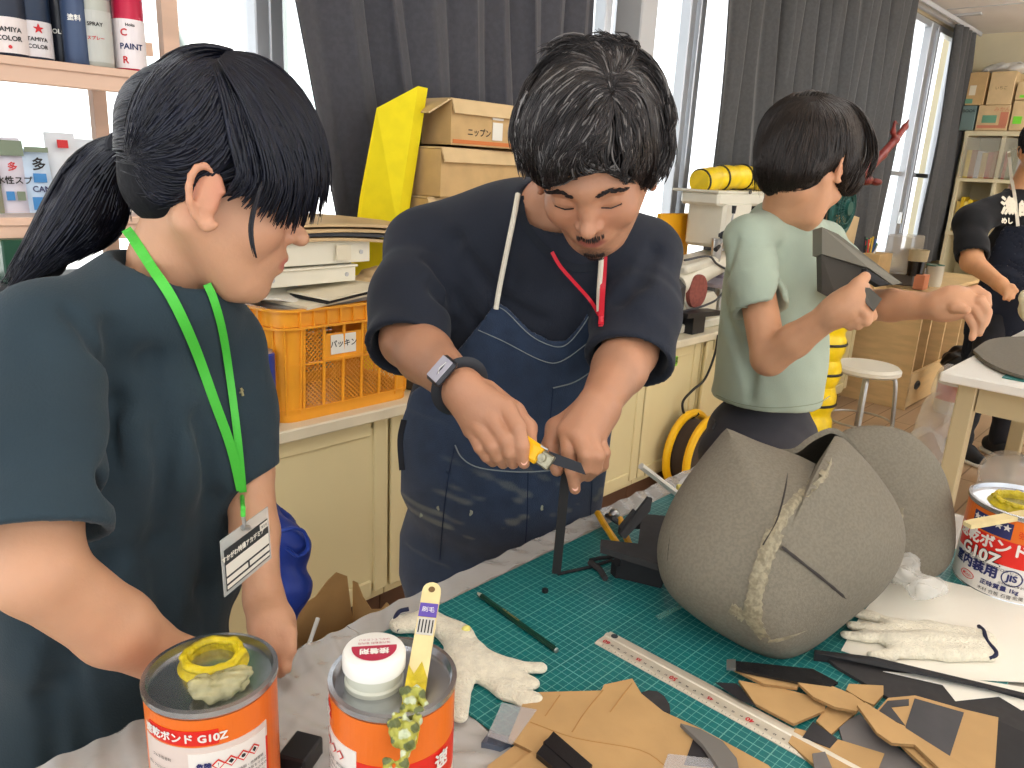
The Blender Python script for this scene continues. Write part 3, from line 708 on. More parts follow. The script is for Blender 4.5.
# packets on the lower shelf
def pouch(px,px2,y,z,h,m,lab,texts=(),lean=.12,top=None):
    a=aty(px,190,y)[0]; b=aty(px2,190,y)[0]; w=b-a; c=((a+b)/2,y,z); o=empty('blister_pack',c,lab,'packet','packets on the lower shelf of the rack')
    R=rot((1,0,0),-lean); P=lambda u,v,e: np.array(c)+R@np.array([u,v,e])
    G=np.array([[P((i/6-.5)*w,-.012*math.sin(PI*i/6)*math.sin(PI*min(1,.15+j/8)),h*j/8) for j in range(9)] for i in range(7)])
    build(MB().grid(G,thick=.006),'pouch',[m],o,True,60)
    t=MB()
    for (s,sz,u,e,cm) in texts: text_on(t,s,sz,P(u*w,-.020,h*e),R@np.array([1,0,0]),R@np.array([0,0,1]),cm,bold=sz*.03)
    for (u,e,ww,hh,cm) in (top or ()): t.box(P(u*w,-.0175,h*e),(w*ww,.002,h*hh),R,m=cm)
    if t.n: build(t,'print',[M_ink,M_red,mat('sky_blue_print',(60,130,190),.5),mat('navy_print',(34,44,92),.5),M_white,mat('dull_green_print',(120,132,110),.5)],o)
zl=1.2305
M_pl=mat('clear_blister',(214,218,222),.2,noise=(12,.1)); M_pb=mat('pale_blue_card',(196,214,232),.4); M_pk=mat('pale_lilac_card',(218,212,222),.4)
pouch(-22,1,1.79,zl,.15,mat('olive_card',(150,152,128),.5),'olive packet at the very left of the lower shelf',(('紙',.02,0,.5,3),))
pouch(0,27,1.80,zl,.145,M_pk,'lilac paint pouch lettered in Japanese at the left of the lower shelf',(('多',.018,0,.60,1),('水性スプ',.016,0,.42,0)),top=((0,.85,1,.2,5),(-.2,.22,.3,.12,2),(.2,.22,.3,.12,5)))
pouch(27,53,1.80,zl,.125,M_pb,'pale blue paint pouch with large black characters',(('多',.026,0,.74,0),('CAN',.016,0,.36,3)),top=((0,.54,.5,.14,2),(0,.14,.8,.2,2),(0,.98,.9,.08,5)))
pouch(52,82,1.81,zl,.16,M_pl,'clear blister pack with a red mark, third from the left',(('S',.03,.1,.35,2),),top=((0,.85,.35,.1,1),(.2,.3,.5,.3,2)))
pouch(82,112,1.81,zl,.15,M_pl,'clear blister pack half hidden behind the ponytail',(('塗',.02,0,.5,3),),top=((0,.82,.4,.1,5),))
pouch(118,142,1.81,zl,.14,M_paper,'white packet with a red badge seen beside the hair tie',(('多',.018,0,.45,4),),top=((0,.45,.8,.3,1),(0,.2,.8,.1,3)))
# things under the lower shelf at far left
def small_box(c,s,m,name,label,cat,rz=0): o=build(MB().box((c[0],c[1],c[2]+s[2]/2),s,rotz(rz),bev=.003),name,[m]); tag(o,label,cat); return o
p=aty(12,262,1.76)
small_box((.46,1.80,CT),(.3,.2,.40),M_dark,'storage_box','dark storage box under the lower rack shelf, mostly hidden by the girl','box')
small_box((p[0]+.005,1.76,CT+.40),(.05,.05,.085),mat('dark_green_tin',(26,74,52),.4),'paint_tin','small dark green tin on the dark box below the rack at far left','tin')
o=build(MB().lathe([(0,0),(.028,0),(.028,.18),(.024,.2),(0,.2)],(.93,1.72,CT),n=20,mats=None).lathe([(.0285,.05),(.0285,.10)],(.93,1.72,CT),n=20,m=1).lathe([(.029,.105),(.029,.19),(.02,.2)],(.93,1.72,CT),n=20,m=2),'spray_can',[mat('silver_can',(170,150,140),.4,.3),mat('olive_band',(150,140,80),.5),mat('blue_cap',(36,60,150),.4)],None,True); tag(o,'blue-topped can squeezed between the girl and the orange crate','spray can')
# dark clutter right of crate behind man
small_box((1.47,1.76,CT),(.09,.06,.03),M_dark,'power_adapter','dark power adapter on the counter right of the crate','adapter',.3)
o=build(MB().tube(spline([(1.44,1.70,.72),(1.40,1.655,.70),(1.385,1.645,.60),(1.40,1.66,.45),(1.43,1.655,.34),(1.38,1.655,.28),(1.36,1.66,.2),(1.40,1.66,.1),(1.42,1.66,.02)],6),.003,6),'cable',[M_black],None,True); tag(o,'black cable dangling down the cabinet left of the apron','cable')
# ---- drill press ----
_DP=1
dp=empty('drill_press',(3.35,1.95,CT),'cream bench drill press with a yellow belt housing beside the window','drill press')
M_mach=mat('cream_machine_paint',(226,222,204),.4,noise=(8,.06)); M_yel=mat('machine_yellow',(246,190,20),.4)
A0=3.02; A1=3.78; yd=1.78
h=MB().box(((A0+A1)/2,yd+.08,1.275),(A1-A0,.20,.06),bev=.012).box(((A0+A1)/2,yd+.1,1.306),(A1-A0+.02,.24,.012),bev=.004); build(h,'belt_cover',[M_mach],dp)
build(MB().box((3.22,yd+.08,1.16),(.26,.2,.21),bev=.015),'head',[M_mach],dp)
build(MB().cyl((3.09,yd+.0,.98),(3.09,yd+.0,1.10),.02,.028,16).cyl((3.09,yd,.93),(3.09,yd,.98),.005,.014,12),'chuck',[M_steel],dp,True)
build(MB().cyl((3.40,yd+.12,CT+.02),(3.40,yd+.12,1.27),.028,n=20),'column',[M_steel],dp,True)
build(MB().box((3.33,yd+.1,CT+.012),(.34,.24,.024),bev=.005),'foot',[M_mach],dp)
build(MB().box((3.27,yd+.06,.875),(.26,.18,.018),bev=.004).cyl((3.40,yd+.12,.85),(3.40,yd+.12,.9),.04,n=16),'work_table',[mat('machine_grey',(168,158,170),.45)],dp)
build(MB().cyl((3.23,yd-.03,1.04),(3.23,yd-.06,1.04),.065,n=28),'depth_dial',[M_yel],dp,True)
for a in (90,205,318):
    e=(3.11+.1*math.cos(math.radians(a)),yd-.05,1.115+.1*math.sin(math.radians(a)))
    l=MB().cyl((3.11,yd-.04,1.115),e,.0045,n=8); build(l,'feed_lever',[M_steel],dp,True); 
    e2=(3.11+.135*math.cos(math.radians(a)),yd-.05,1.115+.135*math.sin(math.radians(a))); build(MB().cyl(e,e2,.008,.011,n=10),'lever_grip',[M_black],dp,True)
build(MB().cyl((3.11,yd-.055,1.115),(3.11,yd-.0,1.115),.022,n=16),'lever_hub',[M_dark],dp,True)
build(MB().cyl((3.28,yd-.035,1.31),(3.28,yd-.028,1.31),.009,n=12),'cover_bolt',[M_dark],dp,True)
build(MB().box((3.62,yd+.1,1.18),(.15,.2,.16),bev=.02),'motor',[M_black],dp)
o=build(MB().box((3.22,2.01,.95),(.26,.03,.49),bev=.006),'yellow_panel',[mat('yellow_orange_board',(246,176,24),.5)]); o.name='storage_board'; tag(o,'orange-yellow upright panel behind the drill press chuck','panel')
dp.location.x+=.15; dp.location.y+=0
# yellow ribbed duct (coil on the press, hanging one behind the boy)
M_duct=mat('yellow_duct_vinyl',(250,214,20),.35,noise=(14,.15),bump=(25,.3))
def duct(path,r,label,nr,puff=.12):
    P=spline(path,14); L=len(P); o=empty('flexible_duct',P[0] if P[0][2]<P[-1][2] else P[-1],label,'duct','yellow ribbed ducts')
    rs=[r*(1-puff*abs(math.cos(PI*nr*k/(L-1)))**6) for k in range(L)]
    build(MB().tube(P,rs,20),'sleeve',[M_duct],o,True)
    for i in range(nr):
        k=int((i+.5)/nr*(L-1)) if 0 else int(i/max(1,nr-1)*(L-1)); k=min(max(k,1),L-2); t=nrm(P[k+1]-P[k-1]); x,y,_=basis(t)
        build(MB().tube([P[k]+rs[k]*1.0*(math.cos(a)*x+math.sin(a)*y) for a in np.linspace(0,2*PI,25)],.006,6,caps=False),'hoop',[M_black],o,True)
duct([(3.22,1.90,1.345),(3.40,1.90,1.365),(3.62,1.90,1.375),(3.84,1.90,1.37),(3.95,1.90,1.355)],.058,'bulging yellow ribbed duct lying on top of the drill press',5)
a_=aty(815,290,1.15); b_=aty(828,430,1.25)
duct([(a_[0]+.22,1.2,1.10),(a_[0]+.23,1.2,.95),(a_[0]+.23,1.2,.75),(a_[0]+.22,1.2,.5),(a_[0]+.22,1.2,.25),(a_[0]+.21,1.2,.008)],.112,'hanging yellow ribbed duct behind the boy in pale green',11)
# sander with red disc
sd=empty('bench_sander',(2.95,1.86,CT),'cream bench sander with a round red sanding disc between the man and the boy','sander')
p=lambda px,py,y=1.82: aty(px,py,y)
c1=p(692,272); c2=p(700,300)
build(MB().box((3.12,1.88,CT+.10),(.36,.22,.10),bev=.02).box((3.10,1.86,CT+.02),(.40,.26,.04),bev=.006),'sander_base',[M_mach],sd)
build(MB().cyl((2.96,1.80,.90),(3.34,1.80,.99),.05,n=20).box((3.16,1.84,.99),(.40,.16,.045),rot((0,1,0),-.1),bev=.012),'belt_arm',[M_mach],sd,True,40)
build(MB().cyl((3.06,1.765,.875),(3.06,1.745,.875),.075,n=30),'sanding_disc',[mat('red_abrasive',(150,84,74),.9,noise=(60,.2))],sd,True,40)
build(MB().cyl((3.06,1.80,.875),(3.06,1.765,.875),.088,n=30),'disc_guard',[M_mach],sd,True,40)
build(MB().box((3.02,1.715,CT+.085),(.30,.08,.02),rot((0,1,0),.05)).box((3.0,1.72,CT+.04),(.10,.06,.08)),'tilt_table',[M_black],sd)
for k,q in enumerate((((2.92,1.75,1.02),(3.1,1.74,1.03),(3.2,1.75,.99),(3.3,1.74,.96),(3.5,1.76,.95)),((2.9,1.73,.80),(3.05,1.7,.82),(3.2,1.71,.85),(3.3,1.73,.95)))):
    build(MB().tube(spline(q,6),.005,6),'power_cord',[M_dark],sd,True)
o=build(MB().box((2.86,1.80,CT+.12),(.13,.17,.24),rot((0,0,1),.2),bev=.03),'machine_case',[mat('dusty_black',(52,50,50),.7)]); o.name='tool_case'; tag(o,'dark dusty tool case on the counter at the man\'s elbow','case')
# cord reel on floor
rl=empty('cord_reel',(2.86,1.56,.0),'orange cord reel on the floor beside the boy','reel')
c=np.array([2.92,1.58,.19])
for dy in (-.05,.05):
    build(MB().tube([c+np.array([.17*math.cos(a),dy,.17*math.sin(a)]) for a in np.linspace(0,2*PI,33)],.018,8,caps=False),'flange_ring',[M_yel],rl,True)
build(MB().lathe([(0,-.05),(.145,-.05),(.145,.05),(0,.05)],c,(0,1,0),n=28),'cord_winding',[mat('dark_cord',(70,58,50),.8,bump=(120,.5))],rl,True,40)
build(MB().box((2.92,1.58,.006),(.2,.16,.012)),'stand',[M_dark],rl)
o=build(MB().tube(spline([(3.10,1.645,.69),(3.08,1.64,.60),(3.02,1.64,.5),(2.93,1.645,.46),(2.86,1.645,.42),(2.88,1.64,.36),(2.93,1.63,.34),(2.95,1.61,.36)],8),.006,6),'cable',[M_black],None,True); tag(o,'dark cable looping down beside the boy toward the cord reel','cable')
# ---- grinder / green fan, pens, boxes on far counter ----
def lowcab():
    x0,x1,y0,y1,zt=5.15,6.55,1.38,1.99,.76
    # nearest low cabinet of pale wood with open bays
    c=empty('low_cabinet',((x0+x1)/2,(y0+y1)/2,0),'pale wooden low cabinet with open bays behind the stool','cabinet'); m=M_beech
    build(MB().box((x0+.012,(y0+y1)/2,zt/2),(.024,y1-y0,zt)),'end_panel',[m],c)
    for x in (5.45,5.8,6.2,x1-.012): build(MB().box((x,(y0+y1)/2+.01,zt/2-.02),(.022,y1-y0-.02,zt-.05)),'divider',[m],c)
    build(MB().box(((x0+x1)/2,(y0+y1)/2,zt-.012),(x1-x0+.02,y1-y0+.02,.024)),'top_board',[m],c)
    build(MB().box(((x0+x1)/2,y1-.01,zt/2),(x1-x0,.02,zt-.03)),'back_panel',[m],c)
    d=build(MB().box(((x0+x1)/2,y0+.012,.12),(x1-x0-.02,.024,.22)),'lower_drawer',[m],c)
    s=MB()
    for x in (5.32,5.95): s.tube([(x+.045*math.cos(a),y0-.002,.14+.022*math.sin(a)) for a in np.linspace(0,2*PI,17)],.008,6,caps=False)
    for x in (5.32,5.95): s.add([(x+.045*math.cos(a),y0-.001,.14+.022*math.sin(a)) for a in np.linspace(0,2*PI,16,endpoint=False)],[tuple(range(16))])
    build(s,'finger_hole',[M_dark],d)
    return x0,x1,y0,y1,zt
lx0,lx1,ly0,ly1,lz=lowcab()
ly=1.55
def onc(px,y): return aty(px,270,y)[0]
o=build(MB().box((5.55,1.63,lz+.04),(.5,.24,.08),bev=.01),'grey_case',[mat('warm_grey_plastic',(120,114,108),.5)]); o.name='equipment_case'; tag(o,'flat grey equipment case on the low wooden cabinet','case')
zt2=lz+.08
jr=empty('clear_container',(5.62,1.56,zt2),'clear plastic container holding dark liquid beside the white mug','container')
j=aty(905,275,1.55); jx=j[0]
build(MB().box((jx+.06,1.60,zt2+.12),(.22,.16,.24),bev=.01),'outer_case',[mat('smoky_clear_plastic',(206,196,180),.15,alpha=.45)],jr)
build(MB().lathe([(0,0),(.055,0),(.06,.09),(0,.09)],(jx,1.50,zt2),n=24),'dark_liquid',[mat('black_coffee',(24,18,16),.2)],jr,True,40)
build(MB().lathe([(.06,.09),(.064,.16),(.06,.16),(.056,.09)],(jx,1.50,zt2),n=24),'cup',[mat('beige_cup',(200,180,140),.5)],jr,True,40)
mg=aty(925,275,1.5)
o=build(MB().lathe([(0,0),(.045,0),(.05,.02),(.05,.13),(.054,.135),(.046,.135),(.044,.1),(0,.1)],(mg[0],1.445,lz+.002),n=28),'jug',[mat('cream_tin',(230,224,206),.4)],None,True,40); tag(o,'cream round tin with a green rim standing on the far counter','tin')
build(MB().tube([(mg[0]+.05*math.cos(a),1.45+.05*math.sin(a),lz+.137) for a in np.linspace(0,2*PI,25)],.005,6,caps=False),'green_rim',[mat('green_rim',(70,110,90),.5)],o,True)
bx=aty(882,250,1.6); small_box((bx[0],1.62,zt2-.08),(.22,.1,.22),M_card,'cardboard_box','small brown cardboard box between the pens and the dark container','box')
bx=aty(893,262,1.5); small_box((5.24,1.45,lz+.002),(.1,.06,.09),mat('orange_card',(222,140,100),.6),'carton','small orange carton in front of the brown box','carton')
# pen pots
pt=empty('pen_pot',(4.95,1.55,.0),'white pot of coloured pens behind the boy\'s shoulder','pot'); 
st=small_box((4.86,1.68,CT),(.16,.2,.16),M_card2,'wooden_block','pale wooden block under the pen pots','block')
pz=CT+.16; pt.location=(4.86,1.66,pz); bpy.context.view_layer.update()
build(MB().box((4.86,1.66,pz+.05),(.085,.085,.1),bev=.004),'pot',[M_white],pt)
rs=random.Random(3)
for k in range(12):
    c=[(220,60,50),(240,240,235),(60,110,180),(230,190,60),(60,140,90),(40,40,44)][k%6]; x=4.83+.06*rs.random(); y=1.63+.06*rs.random()
    build(MB().cyl((x,y,pz+.09),(x+rs.uniform(-.04,.05),y+rs.uniform(-.02,.02),pz+.09+rs.uniform(.07,.13)),.005,n=7),'pen',[mat('pen_%d'%(k%6),c,.4)],pt,True)
# green grinder/fan
gf=empty('bench_fan',(4.55,1.85,CT),'dark green round caged fan on the counter behind the boy','fan')
M_gr=mat('dark_green_enamel',(40,92,84),.4); gc=np.array(aty(842,208,1.80)); 
build(MB().tube([gc+np.array([.16*math.cos(a),0,.16*math.sin(a)]) for a in np.linspace(0,2*PI,41)],.018,8,caps=False),'cage_ring',[M_gr],gf,True)
for r in (.05,.09,.125): build(MB().tube([gc+np.array([r*math.cos(a),-.03,r*math.sin(a)]) for a in np.linspace(0,2*PI,33)],.0035,5,caps=False),'cage_wire',[M_gr],gf,True)
sp=MB()
for k in range(24): a=2*PI*k/24; sp.cyl(gc+np.array([.03*math.cos(a),-.035,.03*math.sin(a)]),gc+np.array([.16*math.cos(a),-.01,.16*math.sin(a)]),.0025,n=5)
build(sp,'cage_spokes',[M_gr],gf)
build(MB().lathe([(0,-.05),(.04,-.05),(.045,0),(.03,.08),(0,.09)],gc,(0,1,0),n=20),'motor_hub',[M_gr],gf,True,40)
for k in range(4):
    a=k*PI/2+.3; G=np.array([[gc+np.array([(.04+.10*u)*math.cos(a+(v-.5)*.9),.02*(v-.5)-.0,(.04+.10*u)*math.sin(a+(v-.5)*.9)]) for v in (0,.33,.66,1)] for u in (0,.5,1)])
    build(MB().grid(G,thick=.003),'blade',[M_gr],gf,True)
build(MB().cyl((gc[0],1.84,CT+.02),(gc[0],1.84,gc[2]-.05),.02,n=14).lathe([(0,0),(.11,0),(.1,.02),(0,.03)],(gc[0],1.85,CT),n=28),'stand',[M_gr],gf,True,40)
build(MB().tube(spline([gc+np.array([-.06,0,.16]),gc+np.array([-.03,0,.22]),gc+np.array([.05,0,.22]),gc+np.array([.07,0,.16])],6),.012,8),'carry_handle',[M_gr],gf,True)
# tall kraft box with red branch sculpture
cb=aty(868,215,1.72)
o=build(MB().box((cb[0]+.14,1.93,CT+.24),(.18,.14,.48),rot((0,1,0),.12)),'cardboard_tube_box',[M_card2]); o.name='cardboard_box'; tag(o,'tall pale cardboard carton under the red claw sculpture','box')
s=SDF(); q=[aty(855,178,1.72),aty(868,168,1.70),aty(882,155,1.68),aty(895,140,1.66),aty(905,127,1.66),aty(909,119,1.66)]
s.chain(q,[.028,.032,.024,.022,.016,.004],.02); s.chain([q[3],aty(893,132,1.66),aty(895,122,1.66),aty(899,125,1.66)],[.018,.014,.008,.004],.012); s.ell(aty(866,180,1.72),(.06,.04,.03),k=.02); s.ell(aty(876,182,1.75),(.05,.035,.022),k=.02)
o=sdfobj(s,'claw_sculpture',[mat('dark_red_gloss',(140,52,44),.35,noise=(20,.3))],.007); tag(o,'dark red branching claw sculpture sticking out behind the boy\'s head','sculpture')
# ---- stool ----
so_=empty('stool',(4.25,1.28,0),'white round stool with chrome legs behind the gray foam helmet','stool'); sc=np.array([4.19,1.335,.45]); so_.location=(sc[0],sc[1],0); bpy.context.view_layer.update()
build(MB().lathe([(0,0),(.15,0),(.165,.012),(.165,.03),(.15,.045),(0,.05)],sc-np.array([0,0,.04]),n=36),'seat',[mat('cream_vinyl',(242,238,222),.4)],so_,True,40)
for a in (20,110,200,290):
    a=math.radians(a); e=np.array([math.cos(a),math.sin(a),0]); build(MB().tube(spline([sc+e*.05-np.array([0,0,.045]),sc+e*.12-np.array([0,0,.05]),sc+e*.145-np.array([0,0,.09]),sc+e*.165-np.array([0,0,.3]),sc+e*.18-np.array([0,0,.449])],5),.011,10),'leg',[M_steel],so_,True)
build(MB().tube([sc+np.array([.165*math.cos(a),.165*math.sin(a),-.30]) for a in np.linspace(0,2*PI,33)],.006,6,caps=False),'foot_ring',[M_steel],so_,True)
# ---- paint can on floor by low cabinet ----
pc=empty('paint_bucket',(5.45,1.12,0),'black-lidded paint bucket with a red label on the floor by the low cabinet','bucket'); b=np.array([5.38,1.16,0]); pc.location=b; bpy.context.view_layer.update()
build(MB().lathe([(0,0),(.11,0),(.12,.22),(.12,.24),(0,.24)],b,n=28),'pail',[M_white],pc,True,40)
t=MB(); wrap(t,b,(0,0,1),(-1,-.3,0),.120,-1.2,1.2,.09,.19,0); build(t,'label',[M_red],pc)
s=SDF(); s.ell(b+np.array([0,0,.325]),(.13,.12,.075),k=.03).ell(b+np.array([.05,0,.37]),(.08,.1,.06),k=.03); s.func(lambda P,d:d+.012*np.sin(P[:,0]*60+P[:,2]*40)*np.sin(P[:,1]*50))
o=sdfobj(s,'bin_bag',[mat('black_bag',(30,30,32),.3)],.012); tag(o,'crumpled black plastic bag on top of the paint bucket','bag')
# ---- far shelves ----
sx=7.62
fs=empty('shelf_unit',(7.85,1.4,0),'cream open shelf unit with books against the far wall','shelf unit')
M_sh=mat('cream_shelf_paint',(226,214,176),.6)
for z,t in ((1.842,.04),(1.455,.03),(1.0,.03),(.6,.03),(.1,.03)): build(MB().box((7.86,1.27,z-t/2+.015),(.44,1.46,t)),'shelf_board',[M_sh],fs)
for y in (1.985,1.70,1.33,.9,.56): build(MB().box((7.86,y,.92),(.43,.028,1.80)),'upright',[M_sh],fs)
build(MB().box((8.07,1.27,.95),(.02,1.44,1.75)),'back_board',[M_sh],fs)
def fbox(pa,pb,zt,zb,label,m,tx=(),dx=0,bars=()):
    a=atx(pa,100,sx+dx)[1]; b=atx(pb,100,sx+dx)[1]; z1=zt; z0=zb; w=abs(a-b)-.006; c=((sx+dx)+.18,(a+b)/2,z0); o=empty('cardboard_box',c,label,'box','boxes on top of the far shelf unit')
    build(MB().box((c[0],c[1],(z0+z1)/2),(.36,w,z1-z0),bev=.004),'box_body',[m],o)
    t=MB(); X=c[0]-.1812
    for (u,v,ww,hh,cm) in bars: t.box((X,c[1]-u*w,z0+v*(z1-z0)),(.002,ww*w,hh*(z1-z0)),m=cm)
    for (s,sz,u,v,cm) in tx: text_on(t,s,sz,(X-.0015,c[1]-u*w,z0+v*(z1-z0)),(0,-1,0),(0,0,1),cm)
    if t.n: build(t,'print',[M_ink,mat('faded_red_print',(206,130,100),.7),mat('faded_green_print',(110,160,130),.7),mat('lime_tape',(130,230,60),.6),M_paper2,mat('brown_print',(120,84,50),.7)],o)
zb=1.8575
hgt=lambda py,px=985: atx(px,py,sx)[2]
zm=atx(975,105,sx)[2]
fbox(964,979,zm-.004,zb,'grey-teal storage box with dark lettering on the far shelf',mat('grey_teal_box',(112,132,128),.7),(('BOOK',.035,0,.78,0),))
fbox(980,1013,zm-.002,zb,'cream box with red and green print, bottom middle of the far shelf',M_card2,(('みかん',.04,.25,.82,1),),bars=((-.1,.45,.45,.3,2),(.35,.45,.25,.55,1),(0,.15,.9,.12,1)))
fbox(1014,1044,zm+.03,zb,'cardboard box with a lime tape strip at the right of the far shelf',M_card2,(),bars=((-.25,.35,.3,.25,3),))
fbox(965,984,hgt(72),zm,'brown cardboard box with a pale sticker, upper left of the far shelf',M_card,(),bars=((-.2,.45,.35,.3,4),(-.3,.12,.4,.14,2)))
fbox(986,1012,hgt(72),zm,'tan cardboard box under the white paper bundle on the far shelf',M_card2,(('いちご',.03,0,.5,5),))
fbox(1014,1046,hgt(82,1010),zm+.034,'cardboard box at the top right of the far shelf',M_card2,(),bars=((-.2,.2,.3,.14,3),(.1,.5,.5,.12,1)))
s=SDF(); pa=atx(1004,72,sx+.1); top_=hgt(72)
s.ell((sx+.18,pa[1]-.02,top_+.045),(.12,.17,.04),k=.03).ell((sx+.1,pa[1]-.1,top_+.03),(.08,.12,.03),k=.03).ell((sx+.16,pa[1]+.1,top_+.03),(.08,.09,.028),k=.03); s.func(lambda P,d:d+.010*np.sin(P[:,1]*45+P[:,2]*60)*np.sin(P[:,0]*50+1))
o=sdfobj(s,'paper_bundle',[mat('printed_bag',(232,230,222),.6,noise=(18,.5),nf=(.6,.66))],.012); tag(o,'crumpled white printed bag lying on the boxes of the far shelf','bag')
rs=random.Random(5); bk=0
for (y0,y1,z,hm,nm) in ((1.96,1.72,1.4705,.24,'behind the upper glass door'),(1.67,1.40,1.4705,.27,'next to the man in black'),(1.96,1.72,1.0155,.3,'on the middle shelf by the curtain')):
    y=y0
    while y>y1:
        w=rs.uniform(.022,.045)
        if y-w<y1: break
        c=rs.choice([(150,90,60),(200,170,110),(120,120,90),(190,190,200),(110,120,170),(222,190,60),(160,60,50),(215,205,180)]) if hm<.3 else rs.choice([(236,200,50),(226,186,40),(236,214,110),(200,170,90)])
        h=hm*rs.uniform(.8,1)
        o=build(MB().box((sx+.13,y-w/2,z+h/2),(.17,w-.002,h),bev=.002),'book',[mat('book_%d_%d_%d'%c,c,.6)]); tag(o,'book standing %s of the far shelf unit'%nm,'book','books %s'%nm); y-=w
build(MB().box((sx-.01,1.845,1.64),(.012,.26,.32),bev=.003).box((sx-.012,1.51,1.64),(.012,.40,.32),bev=.003),'glass_door',[mat('pale_door_glass',(220,216,196),.1,alpha=.25)],fs)
# ---- second table with its things ----
tb=empty('work_table',(3.5,.2,0),'white-topped worktable with beige legs at the right edge','table')
M_leg=mat('beige_table_leg',(196,180,142),.5); TX0,TX1,TY0,TY1=2.96,4.3,-.6,.70
build(MB().box(((TX0+TX1)/2,(TY0+TY1)/2,.733),(TX1-TX0,TY1-TY0,.034),bev=.004),'table_top',[M_white],tb)
build(MB().box(((TX0+TX1)/2+.01,TY1-.08,.665),(TX1-TX0-.24,.03,.10)).box((TX0+.09,(TY0+TY1)/2,.665),(.03,TY1-TY0-.23,.10)),'apron_frame',[M_leg],tb)
for x in (TX0+.09,TX1-.08):
    for y in (TY0+.08,TY1-.08): build(MB().box((x,y,.358),(.06,.06,.716),bev=.004),'leg',[M_leg],tb)
o=build(MB().box((3.26,.25,.7525),(.42,.56,.004)),'cutting_mat',[M_teal]); tag(o,'small teal cutting mat on the worktable at the right edge','mat')
P=[atz(974,347,.78),atz(990,337,.78),atz(1015,334,.78),atz(1045,336,.78),atz(1060,350,.78),atz(1050,372,.78),atz(1022,372,.78),atz(990,360,.78)]
P=spline(P+[P[0]],4)[:-1]; P=[np.array((p[0],p[1],.757)) for p in P]
o=build(MB().prism(P,(0,0,.012)),'foam_disc',[mat('grey_foam',(118,112,100),.85,noise=(90,.1))]); tag(o,'curved sheet of grey foam lying on the worktable at the right','foam sheet')
s=SDF(); c0=atz(1018,318,.82); 
s.ell(c0+np.array([.02,-.04,.05]),(.055,.05,.07),k=.02).ell(c0+np.array([0,-.01,.10]),(.03,.03,.03),k=.015).ell(c0+np.array([0,-.12,.02]),(.09,.07,.045),k=.02); s.func(lambda P,d:d+.003*np.sin(P[:,0]*90+P[:,2]*70))
o=sdfobj(s,'foam_model',[mat('cream_clay',(232,222,190),.8)],.007); tag(o,'cream lump-shaped model piece standing on the worktable at the right edge','model'); 
# clear bags under second table
M_film=mat('clear_film',(226,226,226),.12,alpha=.30,bump=(20,.6)); M_film2=mat('clear_film_thick',(225,222,218),.15,alpha=.35,bump=(14,.8))
def blob(name,label,cat,cs,m,vox,amp,fr,k=.03,thick=False):
    s=SDF()
    for c,r in cs: s.ell(c,r,k=k)
    s.func(lambda P,d:d+amp*np.sin(P[:,0]*fr+1.3*np.sin(P[:,2]*fr*.7))*np.sin(P[:,1]*fr*1.1+P[:,2]*fr*.5))
    o=sdfobj(s,name,[m],vox); tag(o,label,cat); return o
b1=atz(955,460,.0); 
s_=[((3.28,.74,.60),(.06,.05,.12)),((3.38,.78,.42),(.10,.07,.16)),((3.50,.84,.22),(.16,.10,.16)),((3.58,.86,.12),(.2,.12,.10))]
blob('plastic_bag','large clear plastic bag drooping beside the worktable leg','bag',s_,M_film,.012,.010,38)
blob('plastic_bag','round clear plastic bag glinting under the worktable','bag',[((3.80,.50,.14),(.19,.16,.13)),((3.7,.55,.22),(.12,.1,.10))],M_film2,.012,.006,30)
# ================= WORKTABLE AND ITS THINGS =================
M_ttop=mat('worn_grey_laminate',(176,168,156),.35,noise=(12,.18),nf=(.45,.7))
wt=empty('work_table',(.75,.1,0),'big grey worktable in the foreground under the teal cutting mat','table')
tx0,tx1,ty0,ty1=-.45,1.57,-.75,.742
build(MB().box(((tx0+tx1)/2,(ty0+ty1)/2,TZ-.016),(tx1-tx0,ty1-ty0,.032),bev=.003),'table_top',[M_ttop],wt)
build(MB().box(((tx0+tx1)/2,ty1-.09,TZ-.085),(tx1-tx0-.24,.025,.10)).box((tx1-.09,(ty0+ty1)/2,TZ-.085),(.025,ty1-ty0-.26,.10)),'apron_frame',[M_leg],wt)
for x in (tx0+.09,tx1-.09):
    for y in (ty0+.09,ty1-.09): build(MB().box((x,y,(TZ-.033)/2),(.06,.06,TZ-.033),bev=.004),'leg',[M_leg],wt)
# clear film over the table
def film(name,x0,x1,y0,y1,h,label,amp=.0022,fr=40,nx=60,ny=40,al=.42,seed=0,drape=0):
    rs=np.random.RandomState(seed); ph=rs.uniform(0,6,6); G=np.zeros((nx,ny,3))
    for i in range(nx):
        for j in range(ny):
            x=x0+(x1-x0)*i/(nx-1); y=y0+(y1-y0)*j/(ny-1)
            w=abs(math.sin(fr*x+9*math.sin(8*y+ph[0])+ph[1]))**3+.7*abs(math.sin(fr*.8*y+6*math.sin(11*x+ph[2])+ph[3]))**4
            z=TZ+h+amp*w
            if drape and y>ty1+.003: z=TZ+h-(y-ty1)*drape; y=ty1+.004+.1*(y-ty1)
            G[i,j]=(x,y,z)
    o=build(MB().grid(G,thick=.0004),name,[mat('crinkled_clear_film',(236,234,230),.10,alpha=al,bump=(40,.5),spec=.8)],None,True,60); tag(o,label,'plastic sheet'); return o
film('plastic_sheet',-.1,.505,.42,.80,.0012,'crinkled clear plastic sheet covering the table between the two front glue cans',seed=1,drape=3,amp=.003,fr=90,nx=170,ny=100,al=.34)
film('plastic_sheet',.507,1.54,.7035,.80,.0012,'strip of clear plastic sheet along the table\'s far edge behind the mat',seed=2,drape=3,nx=110,ny=22,fr=55,amp=.003,al=.6)
